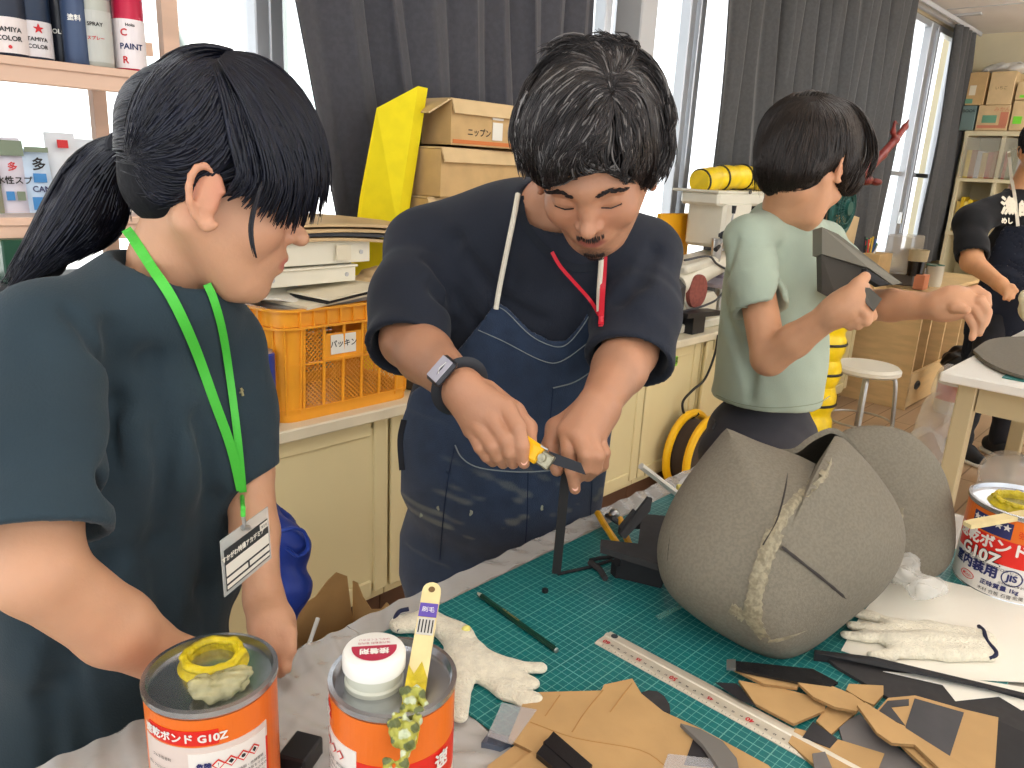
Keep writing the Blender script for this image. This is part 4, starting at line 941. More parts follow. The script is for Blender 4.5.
# cutting mat
def cutmat():
    m=mat('cutting_mat_grid',(14,116,112),.42); nt=m.node_tree; b=nt.nodes['Principled BSDF']; N=nt.nodes.new; L=nt.links.new
    tc=N('ShaderNodeTexCoord'); sp=N('ShaderNodeSeparateXYZ'); L(tc.outputs['Object'],sp.inputs[0])
    def M(op,a,b_=None):
        n=N('ShaderNodeMath'); n.operation=op
        for i,q in enumerate((a,b_)):
            if q is None: continue
            if isinstance(q,(int,float)): n.inputs[i].default_value=q
            else: L(q,n.inputs[i])
        return n.outputs[0]
    ls=[]
    for ax in (0,1):
        for step,w in ((.01,.0007),(.05,.0013)):
            v=M('ADD',sp.outputs[ax],5.0); f=M('MODULO',v,step); a=M('ABSOLUTE',M('SUBTRACT',f,step/2)); ls.append(M('GREATER_THAN',a,step/2-w/2))
    mx=ls[0]
    for q in ls[1:]: mx=M('MAXIMUM',mx,q)
    nz=N('ShaderNodeTexNoise'); nz.inputs['Scale'].default_value=14; nz.inputs['Detail'].default_value=6; L(tc.outputs['Object'],nz.inputs[0])
    k=M('MULTIPLY',mx,.50); c=N('ShaderNodeMix'); c.data_type='RGBA'; L(k,c.inputs[0]); 
    c0=N('ShaderNodeMix'); c0.data_type='RGBA'; L(nz.outputs[0],c0.inputs[0]); c0.inputs[6].default_value=lin((4,92,96))+(1,); c0.inputs[7].default_value=lin((14,118,117))+(1,)
    L(c0.outputs[2],c.inputs[6]); c.inputs[7].default_value=lin((150,208,190))+(1,); L(c.outputs[2],b.inputs['Base Color']); return m
o=build(MB().box((.95,.40,TZ+.003),(.885,.60,.003),bev=.001),'cutting_mat',[cutmat()]); tag(o,'large teal cutting mat with a white grid on the foreground table','mat')
MT=.0046
def tpoly(pp,h,th,m=0,mb=None,ms=None): return (mb or MB()).prism([T(x,y,h) for x,y in pp],(0,0,th),m,ms)
M_tin=mat('tin_plate',(206,208,212),.26,.95,noise=(14,.25)); M_or=mat('can_orange',(224,108,28),.32); M_canred=mat('can_red',(214,34,22),.35); M_canw=mat('can_white',(226,220,212),.35)
M_glueY=mat('dried_yellow_glue',(216,192,30),.35,noise=(60,.3),bump=(150,.8)); M_gluew=mat('clear_glue_film',(206,198,150),.12,noise=(40,.4),bump=(90,1.),spec=.8,alpha=.62)
M_navy=mat('navy_print2',(38,42,96),.5)
def gluecan(c,r,h,face,label,front,openm,name='glue_can'):
    """face: direction that the label's centre looks"""
    c=np.array(c,float); o=empty(name,c,label,'can','glue cans on the worktable'); ax=(0,0,1)
    build(MB().lathe([(0,.002),(r*.97,.002),(r,0),(r+.0015,.003),(r,.006),(r,h-.008),(r+.002,h-.005),(r+.002,h),(r-.002,h+.0005),(r-.004,h-.006),(0,h-.006)],c,n=64,mats=[0]*10),'can_body',[M_tin],o,True,30)
    t=MB()
    if front=='back':   # the plain information side
        wrap(t,c,ax,face,r+.0003,-2.9,2.9,.005,h-.008,0,60)
        wrap(t,c,ax,face,r+.0008,-1.15,.95,.005,h-.034,3,40)
        wrap(t,c,ax,face,r+.0012,.72,.95,.02,h-.05,1,6) 
        wrap(t,c,ax,face,r+.0010,-1.0,.15,h-.032,h-.018,1,24)
        wraptext(t,'速乾ボンド G10Z',.0098,c,ax,face,r+.0012,-.40,h-.025,2,bold=.0004)
        wrap(t,c,ax,face,r+.0013,-.30,.90,.005,h-.040,2,20)
        for k,a in enumerate((.12,.30,.48,.66)):
            z=h-.052; x=nrm(np.array(face)-np.array(ax)*np.dot(face,ax)); y=np.cross(ax,x); s_=.0055
            P=[c+np.array([0,0,z+dz])+(r+.0022)*(math.cos(a+da)*x+math.sin(a+da)*y) for da,dz in ((-s_/r,0),(0,-s_),(s_/r,0),(0,s_))]
            Q=[c+np.array([0,0,z+dz*.72])+(r+.0025)*(math.cos(a+da*.72)*x+math.sin(a+da*.72)*y) for da,dz in ((-s_/r,0),(0,-s_),(s_/r,0),(0,s_))]
            t.add(P,[(0,1,2,3)],1); t.add(Q,[(0,1,2,3)],2); wraptext(t,'!◆●♦'[k],.005,c,ax,face,r+.0018,a,z,4)
        wraptext(t,'危険',.006,c,ax,face,r+.0014,-.08,h-.052,5,bold=.0003)
        rows=['火気厳禁・第四類第一石油類・危険等級','取扱い後はよく手を洗うこと。換気を十分に','行い、蒸気を吸い込まないこと。子供の手の','届かない所に保管してください。使用前に','必ずラベルをお読みください。用途：合成']
        for k,rw in enumerate(rows): wraptext(t,rw,.0034,c,ax,face,r+.0014,.28,h-.064-.0048*k,4)
        rows2=['ゴム系接着剤','成分 クロロプレンゴム','用途','革・ゴム・金属','使い方','両面に塗り']
        for k,rw in enumerate(rows2): wraptext(t,rw,.0034,c,ax,face,r+.0011,-.75,h-.048-.011*k,4)
        for k,a in enumerate((-.1,.25,.6)):
            wraptext(t,'●',.009,c,ax,face,r+.0014,a,h-.096,5); wraptext(t,'使用方法',.0034,c,ax,face,r+.0014,a+.16,h-.096,4)
        wraptext(t,'危険物',.006,c,ax,face,r+.0014,-.05,h-.110,1,bold=.0003)
    if front=='front':
        wrap(t,c,ax,face,r+.0003,-2.9,2.9,h*.52,h-.008,0,60); wrap(t,c,ax,face,r+.0003,-2.9,2.9,.005,h*.52,2,60)
        wrap(t,c,ax,face,r+.0008,-1.5,2.6,h*.42,h*.70,1,50)
        wrap(t,c,ax,face,r+.0010,-1.15,-.35,h*.72,h*.90,5,20)
        wraptext(t,'★★★★★',.012,c,ax,face,r+.0012,-.75,h*.84,2,bold=.0004)
        wraptext(t,'速乾ボンド',.0225,c,ax,face,r+.0012,-.74,h*.615,2,bold=.0009)
        wraptext(t,'G10Z',.026,c,ax,face,r+.0016,-.84,h*.45,6,bold=.0022); wraptext(t,'G10Z',.026,c,ax,face,r+.0021,-.84,h*.45,2,bold=.001)
        wraptext(t,'室内装用',.019,c,ax,face,r+.0010,-.92,h*.30,5,bold=.0009)
        wraptext(t,'JIS',.014,c,ax,face,r+.0012,-.18,h*.30,5,bold=.0006)
        x=nrm(np.array(face)); y=np.cross(ax,x)
        t.tube([c+np.array([0,0,h*.30+.012*math.sin(q)])+(r+.0012)*(math.cos(-.18+.013/r*math.cos(q))*x+math.sin(-.18+.013/r*math.cos(q))*y) for q in np.linspace(0,2*PI,30)],.0009,5,m=5,caps=False)
        wraptext(t,'Kon',.008,c,ax,face,r+.0012,-.98,h*.15,1); wraptext(t,'●',.004,c,ax,face,r+.0012,-1.08,h*.15,1)
        t.tube([c+np.array([0,0,h*.15+.006*math.sin(q)])+(r+.0012)*(math.cos(-1.0+.012/r*math.cos(q))*x+math.sin(-1.0+.012/r*math.cos(q))*y) for q in np.linspace(0,2*PI,24)],.0005,5,m=1,caps=False)
        wraptext(t,'正味質量 1kg',.009,c,ax,face,r+.0012,-.36,h*.16,5,bold=.0003); wraptext(t,'木材 合板 石膏',.007,c,ax,face,r+.0012,-.42,h*.08,4); wraptext(t,'金属 布',.007,c,ax,face,r+.0012,.05,h*.09,4)
        wraptext(t,'ホルムアルデヒド放散',.004,c,ax,face,r+.0012,.22,h*.32,4); wraptext(t,'区分 F☆☆☆☆',.004,c,ax,face,r+.0012,.22,h*.27,4); wraptext(t,'日本接着剤工業会登録品',.004,c,ax,face,r+.0012,-.1,h*.22,4)
        wraptext(t,'合成ゴム系溶剤形 クロロプレン',.006,c,ax,face,r+.0012,-.65,h*.365,4)
        wraptext(t,'強力・速乾',.012,c,ax,face,r+.0012,.15,h*.80,1)
    if front=='side':
        wrap(t,c,ax,face,r+.0003,-2.9,2.9,.005,h-.008,0,60)
        wrap(t,c,ax,face,r+.0009,-1.75,-.42,.005,h-.040,2,24); wrap(t,c,ax,face,r+.0010,-1.9,-1.12,h-.030,h-.016,1,12); wraptext(t,'G10Z',.0125,c,ax,face,r+.0012,-1.32,h-.023,2,bold=.0004)
        wrap(t,c,ax,face,r+.0006,-.42,2.4,h-.088,h-.050,1,30); wrap(t,c,ax,face,r+.0007,.35,2.4,.005,h-.088,2,24)
        for k,a in enumerate((-1.35,-1.15,-.95,-.75)):
            z=h-.052; x=nrm(np.array(face)); y=np.cross(ax,x); s_=.005
            P=[c+np.array([0,0,z+dz])+(r+.0019)*(math.cos(a+da)*x+math.sin(a+da)*y) for da,dz in ((-s_/r,0),(0,-s_),(s_/r,0),(0,s_))]
            Q=[c+np.array([0,0,z+dz*.72])+(r+.0022)*(math.cos(a+da*.72)*x+math.sin(a+da*.72)*y) for da,dz in ((-s_/r,0),(0,-s_),(s_/r,0),(0,s_))]
            t.add(P,[(0,1,2,3)],1); t.add(Q,[(0,1,2,3)],2)
        for k,rw in enumerate(['火気厳禁・第四類第一','取扱い後はよく手を洗う','換気を十分に行い吸い込','まないこと。子供の手の','届かない所に保管して']): wraptext(t,rw,.0036,c,ax,face,r+.0014,-.85,h-.063-.0055*k,4)
        for a in (-1.05,-.6): wraptext(t,'●',.009,c,ax,face,r+.0014,a,h-.098,5)
        wraptext(t,'速',.018,c,ax,face,r+.0014,1.0,h-.062,2,bold=.0006); wraptext(t,'G',.022,c,ax,face,r+.0014,1.1,h-.098,5,bold=.0006)
    build(t,'label',[M_or,M_canred,M_canw,mat('label_pinkgrey',(214,196,186),.45),M_ink,M_navy,mat('label_black_edge',(40,20,24),.5)],o)
    top=c+np.array([0,0,h-.006]); 
    if openm:
        ox=openm[0]; q=top+np.array([*ox,0])
        build(MB().lathe([(r*.56,0),(r*.54,.002),(r*.48,.005),(r*.44,.009),(r*.44,.011),(r*.40,.012),(r*.37,.009),(r*.36,-.03)],q,n=40),'spout',[M_glueY],o,True,60)
        build(MB().lathe([(0,-.020),(r*.36,-.020)],q,n=24),'glue_inside',[mat('liquid_glue',(196,160,40),.2)],o)
        s=SDF(); 
        for k in range(22):
            a=2*PI*k/22; rr=r*(.43+.02*math.sin(k*2.3)); s.ell(q+np.array([rr*math.cos(a),rr*math.sin(a),.008+.0012*math.sin(k*1.7)]),(.0046,.0046,.0034),k=.004)
        sdfobj(s,'glue_bead',[M_glueY],.0012,o,it=1)
    return o,top
FACE=lambda c,a=0: rotz(a)@np.array([-c[0],-c[1],0.])
cL=atz(211,672,TZ+.150); cL[2]=TZ+.002; rL=.0545; hL=.150
o,top=gluecan(cL,rL,hL,FACE(cL,-.1),'open glue can with yellow crusted spout, front left in the picture','back',[(.010,.016)])
# crumpled foil/lid beside the spout
s=SDF(); q=top+cv(.002,.0,-.0)+np.array([-.004,-.022,.008])
s.ell(q,(.026,.013,.006),k=.006).ell(q+np.array([.012,-.006,.004]),(.014,.009,.005),k=.005).ell(q+np.array([-.016,.004,.004]),(.010,.009,.007),k=.005).ell(q+np.array([0,-.010,-.004]),(.02,.007,.006),k=.004)
s.func(lambda P,d:d+.0012*np.sin(P[:,0]*420+P[:,1]*300)*np.sin(P[:,2]*500+P[:,1]*350))
sdfobj(s,'glue_skin',[M_gluew],.0013,o)['label']='crumpled clear dried glue skin'
cM=atz(393,676,TZ+.150); cM[2]=TZ+.002
o,top=gluecan(cM,rL,hL,FACE(cM,-.15),'glue can with a white screw cap, beside the brush, front centre-left','side',None)
q=top+rotz(0)@np.array([-.013,.010,0])
build(MB().lathe([(0,0),(.026,0),(.026,.004),(.0245,.006),(.0245,.016),(.0275,.017),(.0275,.029),(.026,.032),(.022,.034),(0,.034)],q,n=40,mats=[1,1,1,1,0,0,0,0,0]),'screw_cap',[M_white,mat('clear_ring',(214,214,196),.2)],o,True,35)
t=MB(); cc=q+np.array([0,0,.0343]); fu=nrm(np.array([q[1],-q[0],0])); fv=nrm(np.array([q[0],q[1],0]))  # right, away
P=[cc+.0195*(math.cos(a)*fu+math.sin(a)*fv) for a in np.linspace(PI-.1,2*PI+.1,24)]; t.add([p+np.array([0,0,.0004]) for p in P],[tuple(range(24))],0)
text_on(t,'接着剤',.0085,cc+fv*-.006,-fu,-fv,1,lift=.0008,bold=.0004); text_on(t,'強力接着剤 室内用',.0034,cc+fv*.006,-fu,-fv,0,lift=.0005); text_on(t,'はがしてください',.0034,cc+fv*.011,-fu,-fv,0,lift=.0005)
build(t,'cap_label',[mat('cap_crimson',(176,44,70),.5),M_white],o)
rR=.0745; hR=.138
cR=atz(1018,500,TZ+hR); 
cR=T(1006,584); cR=np.array([cR[0]+.0,cR[1],TZ+.002])
o,top=gluecan(cR,rR,hR,FACE(cR,.25),'big open glue can on the white paper at the right edge','front',[(-.008,.008)])
# ---- stick across right can, brush on middle can
def stick(a,b,w,th,label,m,name='wooden_stick',hole=False,up=(0,0,1)):
    a=np.array(a);b=np.array(b); L=np.linalg.norm(b-a); u=(b-a)/L; s_=nrm(np.cross(u,np.array(up,float))); n=np.cross(s_,u)
    out=[(-w/2*.8,0),(-w/2,L*.1),(-w/2,L-w*.5)]+[(w/2*math.cos(t),L-w*.5+w/2*math.sin(t)) for t in np.linspace(PI,0,9)]+[(w/2,L*.1),(w/2*.8,0)]
    o=build(MB().prism([a+s_*x+u*y-n*th/2 for x,y in out],n*th),name,[m]); tag(o,label,'stick' if 'stick' in name else 'brush'); return o,u,s_,n
M_stick=mat('pale_stick_wood',(226,206,150),.6,noise=(30,.12),stretch=(1,1,1))
sa=top+np.array([-.085,.015,.012]); pa_=W(966,524,np.dot(MC[:,2],sa-CAM)); 
dd=np.dot(MC[:,2],top-CAM)
stick(W(967,525,dd-.075),W(1045,511,dd-.03),.017,.006,'pale wooden spatula lying across the open can at the right edge',M_stick)
# long brush leaning on the middle can: flat wooden handle going up, glue-caked bristle end lower
db=np.dot(MC[:,2],cM-CAM)
pa=W(406,744,.625); pb=W(433,584,.735)
o,u,s_,n=stick(pa,pb,.0175,.006,'long flat wooden brush caked with yellow glue, leaning on the capped can',M_stick,'glue_brush',up=-MC[:,2])
L_=np.linalg.norm(pb-pa)
w_=MB()
if np.dot(n,MC[:,2])>0: n=-n; 
w_.add([pb+u*(-.008)+n*.0033+.0032*(math.cos(a)*s_+math.sin(a)*u) for a in np.linspace(0,2*PI,16,endpoint=False)],[tuple(range(16))],0); build(w_,'hanging_hole',[mat('hole_brown',(110,84,50),.8)],o)
t=MB(); c_=pb-u*.030+n*.0034; t.prism([c_+s_*a+u*b for a,b in ((-.0083,-.007),(.0083,-.007),(.0083,.007),(-.0083,.007))],n*.0004,0)
text_on(t,'刷毛',.006,c_+n*.0004,s_ if np.dot(s_,MC[:,0])>0 else -s_,u,1,lift=.0003)
c2_=pb-u*.046+n*.0034; t.prism([c2_+s_*a+u*b for a,b in ((-.0075,-.009),(.0075,-.009),(.0075,.008),(-.0075,.008))],n*.0003,2)
for k in range(5): t.prism([c2_+s_*(-.006+.003*k+a)+u*b+n*.0003 for a,b in ((-.0006,-.007),(.0006,-.007),(.0006,.006),(-.0006,.006))],n*.0002,3)
build(t,'price_sticker',[mat('violet_print',(92,70,160),.5),M_white,mat('sticker_grey',(200,196,186),.6),M_ink],o)
s=SDF()
rs=np.random.RandomState(4)
for k in range(40):
    tt=rs.uniform(-.55,.28)*.09; ww=rs.uniform(-.009,.010)+(-.004 if tt<.0 else 0); s.ell(pa+u*(tt+.018)+s_*ww*(1 if np.dot(s_,MC[:,0])<0 else -1)*-1+n*rs.uniform(.001,.008),(.004,.004,.006),k=.004)
s.func(lambda P,d:d+.0012*np.sin(P[:,0]*600+P[:,2]*400)*np.sin(P[:,1]*500))
def gcol(V):
    q=np.sin(V[:,0]*300)*np.sin(V[:,2]*260+V[:,1]*200); c=np.where(q[:,None]>.35,np.array(lin((96,104,60))),np.where(q[:,None]<-.4,np.array(lin((196,204,170))),np.array(lin((168,166,72))))); return c
sdfobj(s,'caked_bristles',[colmat('caked_glue_col',.5,bump=(200,.6))],.0013,o,colf=gcol)['label']='bristles caked in green-yellow glue'
m_=MB().prism([pa+s_*x*1.03+u*y-n*.0034 for x,y in ((-.0085,.002),(.0085,.002),(.0088,.055),(.002,.07),(-.003,.058),(-.0088,.066))],n*.0069,0); build(m_,'glue_smear',[M_glueY],o)
# ---- small things
def prop(name,label,cat,mb,mats,grp=None,smooth=False,auto=35): o=build(mb,name,mats,None,smooth,auto); tag(o,label,cat,grp); return o
p=T(301,764,.0015); prop('plastic_block','small black block on the plastic sheet between the two front cans','block',MB().box(p+np.array([0,0,.012]),(.038,.03,.022),rotz(.5),bev=.002),[M_black])
p=T(545,592,MT); prop('rubber_plug','tiny black rubber plug on the mat beyond the pencil','plug',MB().lathe([(0,0),(.0045,0),(.0045,.005),(0,.006)],p,n=18),[M_black],None,True,40)
# pencil
a=T(479,594,MT+.004); b=T(556,650,MT+.004); u=nrm(b-a)
pn=empty('pencil',(a+b)/2,'dark green pencil lying on the teal mat','pencil')
build(MB().cyl(a+u*.006,b,.0038,n=6),'barrel',[mat('pencil_green',(20,58,44),.3)],pn); build(MB().cyl(a-u*.003,a+u*.006,.0015,.0036,n=12),'ferrule_tip',[mat('pencil_tip',(196,190,170),.4,.4)],pn,True,40); build(MB().cyl(b,b+u*.002,.0036,.003,n=12),'end_cap',[M_steel],pn,True,40)
t=MB(); text_on(t,'FOR DRAWING 2H',.004,a+u*.07+np.array([0,0,.0034]),u,nrm(np.cross((0,0,1),u)),0,lift=.0004); build(t,'gold_lettering',[mat('gold_print',(196,170,90),.4)],pn)
# ruler
a=T(604.6,643,MT+.004); b=T(791,745,MT+.004); u=nrm((b-a)*[1,1,0]); cm=.01*np.linalg.norm(b-a)/.25; v=np.cross((0,0,1),u)  # v: away side
if np.dot(v,T(608.7,629)-T(604.6,643))<0: v=-v
ru=empty('metal_ruler',a,'long aluminium ruler with red and black numbers lying across the mat','ruler'); Lr=.62; e0=a-u*.011-v*.006; z0=MT
base=lambda s_,t_,h: np.array([*(e0+u*s_+v*t_)[:2],TZ+MT+h])
prof=[(0,0),(0,.0012),(.004,.003),(.020,.0032),(.021,.0048),(.0265,.0052),(.028,.0035),(.034,.003),(.036,.0015),(.036,0)]
m=MB(); n_=len(prof); m.add([base(0,t_,h) for t_,h in prof]+[base(Lr,t_,h) for t_,h in prof],[tuple(range(n_)),tuple(range(2*n_-1,n_-1,-1))]+[(i,(i+1)%n_,n_+(i+1)%n_,n_+i) for i in range(n_)])
build(m,'blade_body',[mat('anodised_aluminium',(226,216,196),.32,.45,noise=(40,.06))],ru)
m=MB().lathe([(0,0),(.0045,0),(.0045,.0006),(0,.0006)],base(.012,.026,.0052),n=20); build(m,'hanging_hole',[M_dark],ru)
t=MB()
for k in range(0,60):
    s0=.011+k*cm; major=k%5==0; ln=.0052 if major else .0036
    t.box(base(s0,.001+ln/2,.0021+ln*.12),(.00035,ln,.0004),np.array([u,v,(0,0,1)]).T,m=0)
    h5=base(s0+cm/2,.001+.0013,.0020); t.box(h5,(.00025,.0022,.0004),np.array([u,v,(0,0,1)]).T,m=0)
    val=60-k
    if val%5==0: text_on(t,str(val),.0095 if val%10==0 else .007,base(s0,.0105,.0032),-u,-v,1,lift=.0004,bold=.0003)
    else: text_on(t,str(val%100),.0036,base(s0,.0095,.0032),-u,-v,0,lift=.0004,bold=.0001)
build(t,'scale_marks',[M_ink,mat('ruler_red',(200,40,50),.5)],ru)
q=[(812,754),(825,752),(832,768),(834,790),(818,790)]
prop('grey_tape','grey strip of tape lying over the ruler at the bottom edge','tape',tpoly(q,MT+.0065,.0006),[mat('grey_tape_m',(110,104,100),.5)])
# ---- helmet of grey foam ----
M_foam=mat('warm_grey_foam',(122,115,100),.85,noise=(260,.16),bump=(500,.25)); M_foamd=mat('dark_foam',(54,52,52),.8,noise=(80,.12)); M_foamb=mat('black_foam',(34,34,36),.7,noise=(60,.15)); M_seam=mat('dried_seam_glue',(150,140,114),.6,noise=(150,.35),bump=(200,.3))
def radial(poly,c,n):
    """star-shaped outline radius sampled at n angles"""
    out=[]; P=np.array(spline(list(poly)+[poly[0]],5)[:-1])
    for k in range(n):
        a=2*PI*k/n; d=np.array([math.cos(a),math.sin(a)]); best=0
        for i in range(len(P)):
            p,q=P[i]-c,P[(i+1)%len(P)]-c; e=q-p; den=d[0]*e[1]-d[1]*e[0]
            if abs(den)<1e-9: continue
            t=(p[0]*e[1]-p[1]*e[0])/den; s_=(p[0]*d[1]-p[1]*d[0])/den
            if t>0 and -1e-6<=s_<=1+1e-6: best=max(best,t)
        out.append(best)
    return np.array(out)
hpoly=[(727,431),(760,445),(795,457),(820,467),(828,448),(836,437),(852,450),(872,472),(893,503),(902,530),(899,560),(880,590),(852,614),(815,643),(790,656),(770,656),(740,642),(700,617),(672,592),(661,565),(662,535),(676,500),(697,468)]
hc=np.array([781.,548.]); NA=160; hr=radial(hpoly,hc,NA)
seam=[(838,440),(832,458),(824,474),(806,490),(788,510),(775,532),(765,558),(757,585),(753,610),(757,632),(768,652)]
SM=np.array(spline(seam,6))
def dsil(y): return 1.000+(655-y)/223*.10
def hfront(px,py,rho,k=1):
    ds=np.min(np.hypot(SM[:,0]-px,SM[:,1]-py)); d=dsil(py)-.105*math.sqrt(max(0,1-rho**2.3))-.016*math.exp(-ds/22)*(1-rho**6)
    return d
def hpt(px,py,off=0):
    v=np.array([px,py])-hc; a=math.atan2(v[1],v[0])%(2*PI); r=np.interp(a/(2*PI)*NA,np.arange(NA+1),np.append(hr,hr[0])); rho=min(1,np.hypot(*v)/r)
    p=W(px,py,hfront(px,py,rho)-off); p[2]=max(p[2],TZ+MT+.001+off); return p
hm=empty('foam_helmet',T(781,630,MT),'large grey foam helmet with glued seams lying on its side on the mat','helmet')
NR=34; G=np.zeros((NA,NR,3))
for i in range(NA):
    for j in range(NR):
        rho=math.sin((j/(NR-1))*PI/2); v=hc+rho*hr[i]*np.array([math.cos(2*PI*i/NA),math.sin(2*PI*i/NA)]); G[i,j]=W(v[0],v[1],hfront(v[0],v[1],rho)); G[i,j,2]=max(G[i,j,2],TZ+MT+.001)
build(MB().grid(G,thick=.008,closeu=True),'front_shell',[M_foam],hm,True,50)
bpoly=[(727,431),(760,447),(792,451),(812,438),(834,430),(852,445),(872,472),(893,503),(902,530),(899,560),(880,590),(852,614),(815,643),(790,656),(770,656),(740,642),(700,617),(672,592),(661,565),(662,535),(676,500),(697,468)]
br=radial(bpoly,hc,NA); G=np.zeros((NA,NR,3))
for i in range(NA):
    for j in range(NR):
        rho=math.sin((j/(NR-1))*PI/2); v=hc+rho*.995*br[i]*np.array([math.cos(2*PI*i/NA),math.sin(2*PI*i/NA)]); G[i,j]=W(v[0],v[1],dsil(v[1])+.006+.15*math.sqrt(max(0,1-rho**2.3))); G[i,j,2]=max(G[i,j,2],TZ+MT+.001)
build(MB().grid(G,thick=.008,closeu=True),'back_shell',[M_foam],hm,True,50)
def band(path,w0,name,m,jag=.2,off=.0058,seed=1,th=.0009):
    rs=np.random.RandomState(seed); P=spline(path,7); G=np.zeros((len(P),3,3))
    for i,p in enumerate(P):
        t=P[min(i+1,len(P)-1)]-P[max(i-1,0)]; n_=np.array([-t[1],t[0]])/np.hypot(*t); w=w0*(1+jag*rs.uniform(-1,1))
        for j,s_ in enumerate((-.5,0,.5)): q=p+n_*w*s_; G[i,j]=hpt(q[0],q[1],off+(.001 if j==1 else 0))
    return build(MB().grid(G,thick=th),name,[m],hm,True,60)
band(seam[1:6],12,'glued_seam',M_seam,.35,seed=3); band(seam[5:],17,'glued_seam',M_seam,.15,seed=4)
band([(768,642),(790,637),(820,624),(850,607),(872,588),(888,566)],3.2,'seam_line',M_seam,.3,seed=5)
band([(902,508),(900,535),(893,560),(880,580)],3,'seam_line',M_seam,.5,seed=6)
M_line=mat('groove_line',(52,46,42),.8)  # thin dark bands drawn along the grooves between foam pieces
band([(782,547),(805,565),(830,585),(852,604)],2.6,'groove_line',M_line,.3,seed=7)
band([(789,462),(785,490),(777,520),(763,545)],1.3,'groove_line',M_line,.3,seed=8)
band([(690,480),(676,510),(669,545),(668,575),(672,590)],1.3,'groove_line',M_line,.3,seed=9)
band([(730,608),(738,612),(745,618)],10,'glue_patch',M_seam,.3,seed=10)
band([(727,433),(760,447),(795,459),(820,468)],1.6,'cut_edge',mat('foam_cut_edge',(158,150,134),.8),.1,seed=11)
# domed disc behind
dpoly=[(836,440),(850,431),(878,428),(905,434),(928,452),(944,480),(952,520),(950,556),(932,575),(890,582),(855,570),(835,520),(828,470)]
dc=np.array([888.,505.]); dr=radial(dpoly,dc,72); G=np.zeros((72,12,3))
for i in range(72):
    for j in range(12):
        rho=math.sin(j/11*PI/2); v=dc+rho*dr[i]*np.array([math.cos(2*PI*i/72),math.sin(2*PI*i/72)]); G[i,j]=W(v[0],v[1],1.20+(560-v[1])/130*.05-.035*math.sqrt(max(0,1-rho**2))); G[i,j,2]=max(G[i,j,2],TZ+MT+.002)
prop('foam_dome','large rounded grey foam dome panel standing behind the helmet','foam panel',MB().grid(G,thick=.009,closeu=True),[M_foam],None,True,50)
# ---- dark foam structure and clamp left of the helmet ----
Z=lambda x,y:(590+x/5.91,470+y/5.91)
db=empty('foam_bracket',T(640,585,MT),'dark foam bracket with a flat plate, at the helmet\'s left side','foam bracket')
build(tpoly([Z(*q) for q in ((250,285),(450,305),(440,600),(400,595),(60,490),(60,445),(280,470),(295,350),(250,350))],.050,.010),'top_plate',[M_foamd],db)
build(tpoly([Z(*q) for q in ((170,640),(420,700),(440,640),(200,590))],MT,.040).prism([T(*Z(150,640),MT),T(*Z(120,610),MT),T(*Z(165,560),MT),T(*Z(180,640),MT)],(0,0,.02)),'shadow_block',[M_foamb],db)  # black blocks stand in for the dark box and shadow under the plate
build(MB().prism([T(*Z(*q),.062) for q in ((185,398),(165,372),(250,268),(300,315))],(0,0,.012)).prism([W(*Z(335,155),1.13),W(*Z(360,160),1.13),W(*Z(348,235),1.12),W(*Z(200,400),1.10),W(*Z(170,372),1.10)],-MC[:,2]*.012),'slanted_bar',[M_foamb],db)
cl=empty('spring_clamp',T(618,540,MT),'yellow-handled clamp tool lying behind the dark foam bracket','clamp')
M_clY=mat('clamp_yellow',(240,176,24),.4,noise=(50,.2))
for qs in (((45,255),(90,330),(150,420),(178,460)),((178,290),(200,360),(240,460))):
    P=[T(*Z(*q),.016+.0*i) for i,q in enumerate(qs)]; build(MB().tube(spline(P,5),.0055,10),'handle',[M_clY],cl,True)
build(MB().lathe([(0,0),(.007,.001),(.010,.008),(.007,.015),(0,.016)],T(*Z(140,285),.012),n=20),'pivot_knob',[M_steel],cl,True,60)
build(MB().tube([T(*Z(100,270),.012),T(*Z(140,290),.018),T(*Z(185,320),.012)],.005,8),'jaw',[M_dark],cl,True)
for k,(qs,w,h,m,l,n) in enumerate((([(0,533),(60,520),(150,512)],.003,.004,M_foamb,'thin black foam strip left of the foam bracket','foam_strip'),([(0,545),(60,590),(90,640)],.005,.006,M_foamd,'short crooked dark foam offcut on the mat by the standing strip','foam_offcut'))):
    P=[T(*Z(x*1.0,y),MT+h) for x,y in qs]; prop(n,l,'foam strip',MB().tube(P,w,6),[m])
# standing foam strip that the man trims
a=T(556,576,MT); b=W(566,472,1.085); u=nrm(b-a); s_=nrm(MC[:,0]-u*np.dot(u,MC[:,0])); n=np.cross(s_,u)
prop('foam_strip','long black foam strip standing upright on the mat under the man\'s left hand','foam strip',MB().box((a+b)/2+u*.006,(.013,.006,np.linalg.norm(b-a)),np.array([s_,n,u]).T),[mat('black_foam_strip',(40,38,38),.7)])
prop('foam_strip','thin black foam strip lying from the standing strip toward the bracket','foam strip',MB().tube([T(558,574,MT+.003),T(590,567,MT+.003),T(612,560,MT+.003)],.0025,6),[M_foamb])
# white film and offcuts behind the helmet
film('plastic_film',1.20,1.53,.50,.70,.006,'bunched white plastic film on the table behind the helmet',amp=.018,fr=38,seed=5,al=.75,nx=50,ny=30)
a=W(641,466,1.28); b=T(692,505,.03); prop('foam_stick','white foam stick leaning up from the film left of the helmet','stick',MB().tube([a,b],.006,6),[M_paper])
prop('foam_block','small pale yellow foam block on the white film left of the helmet','block',MB().box(T(683,492,.04),(.04,.02,.014),rotz(.7),bev=.002),[mat('pale_yellow_foam',(226,214,120),.7)])
prop('grey_stick','grey flat stick behind the slanted dark bar','stick',MB().tube([T(647,520,.03),T(668,540,.03)],.005,6),[mat('grey_stick_m',(150,146,138),.6)])
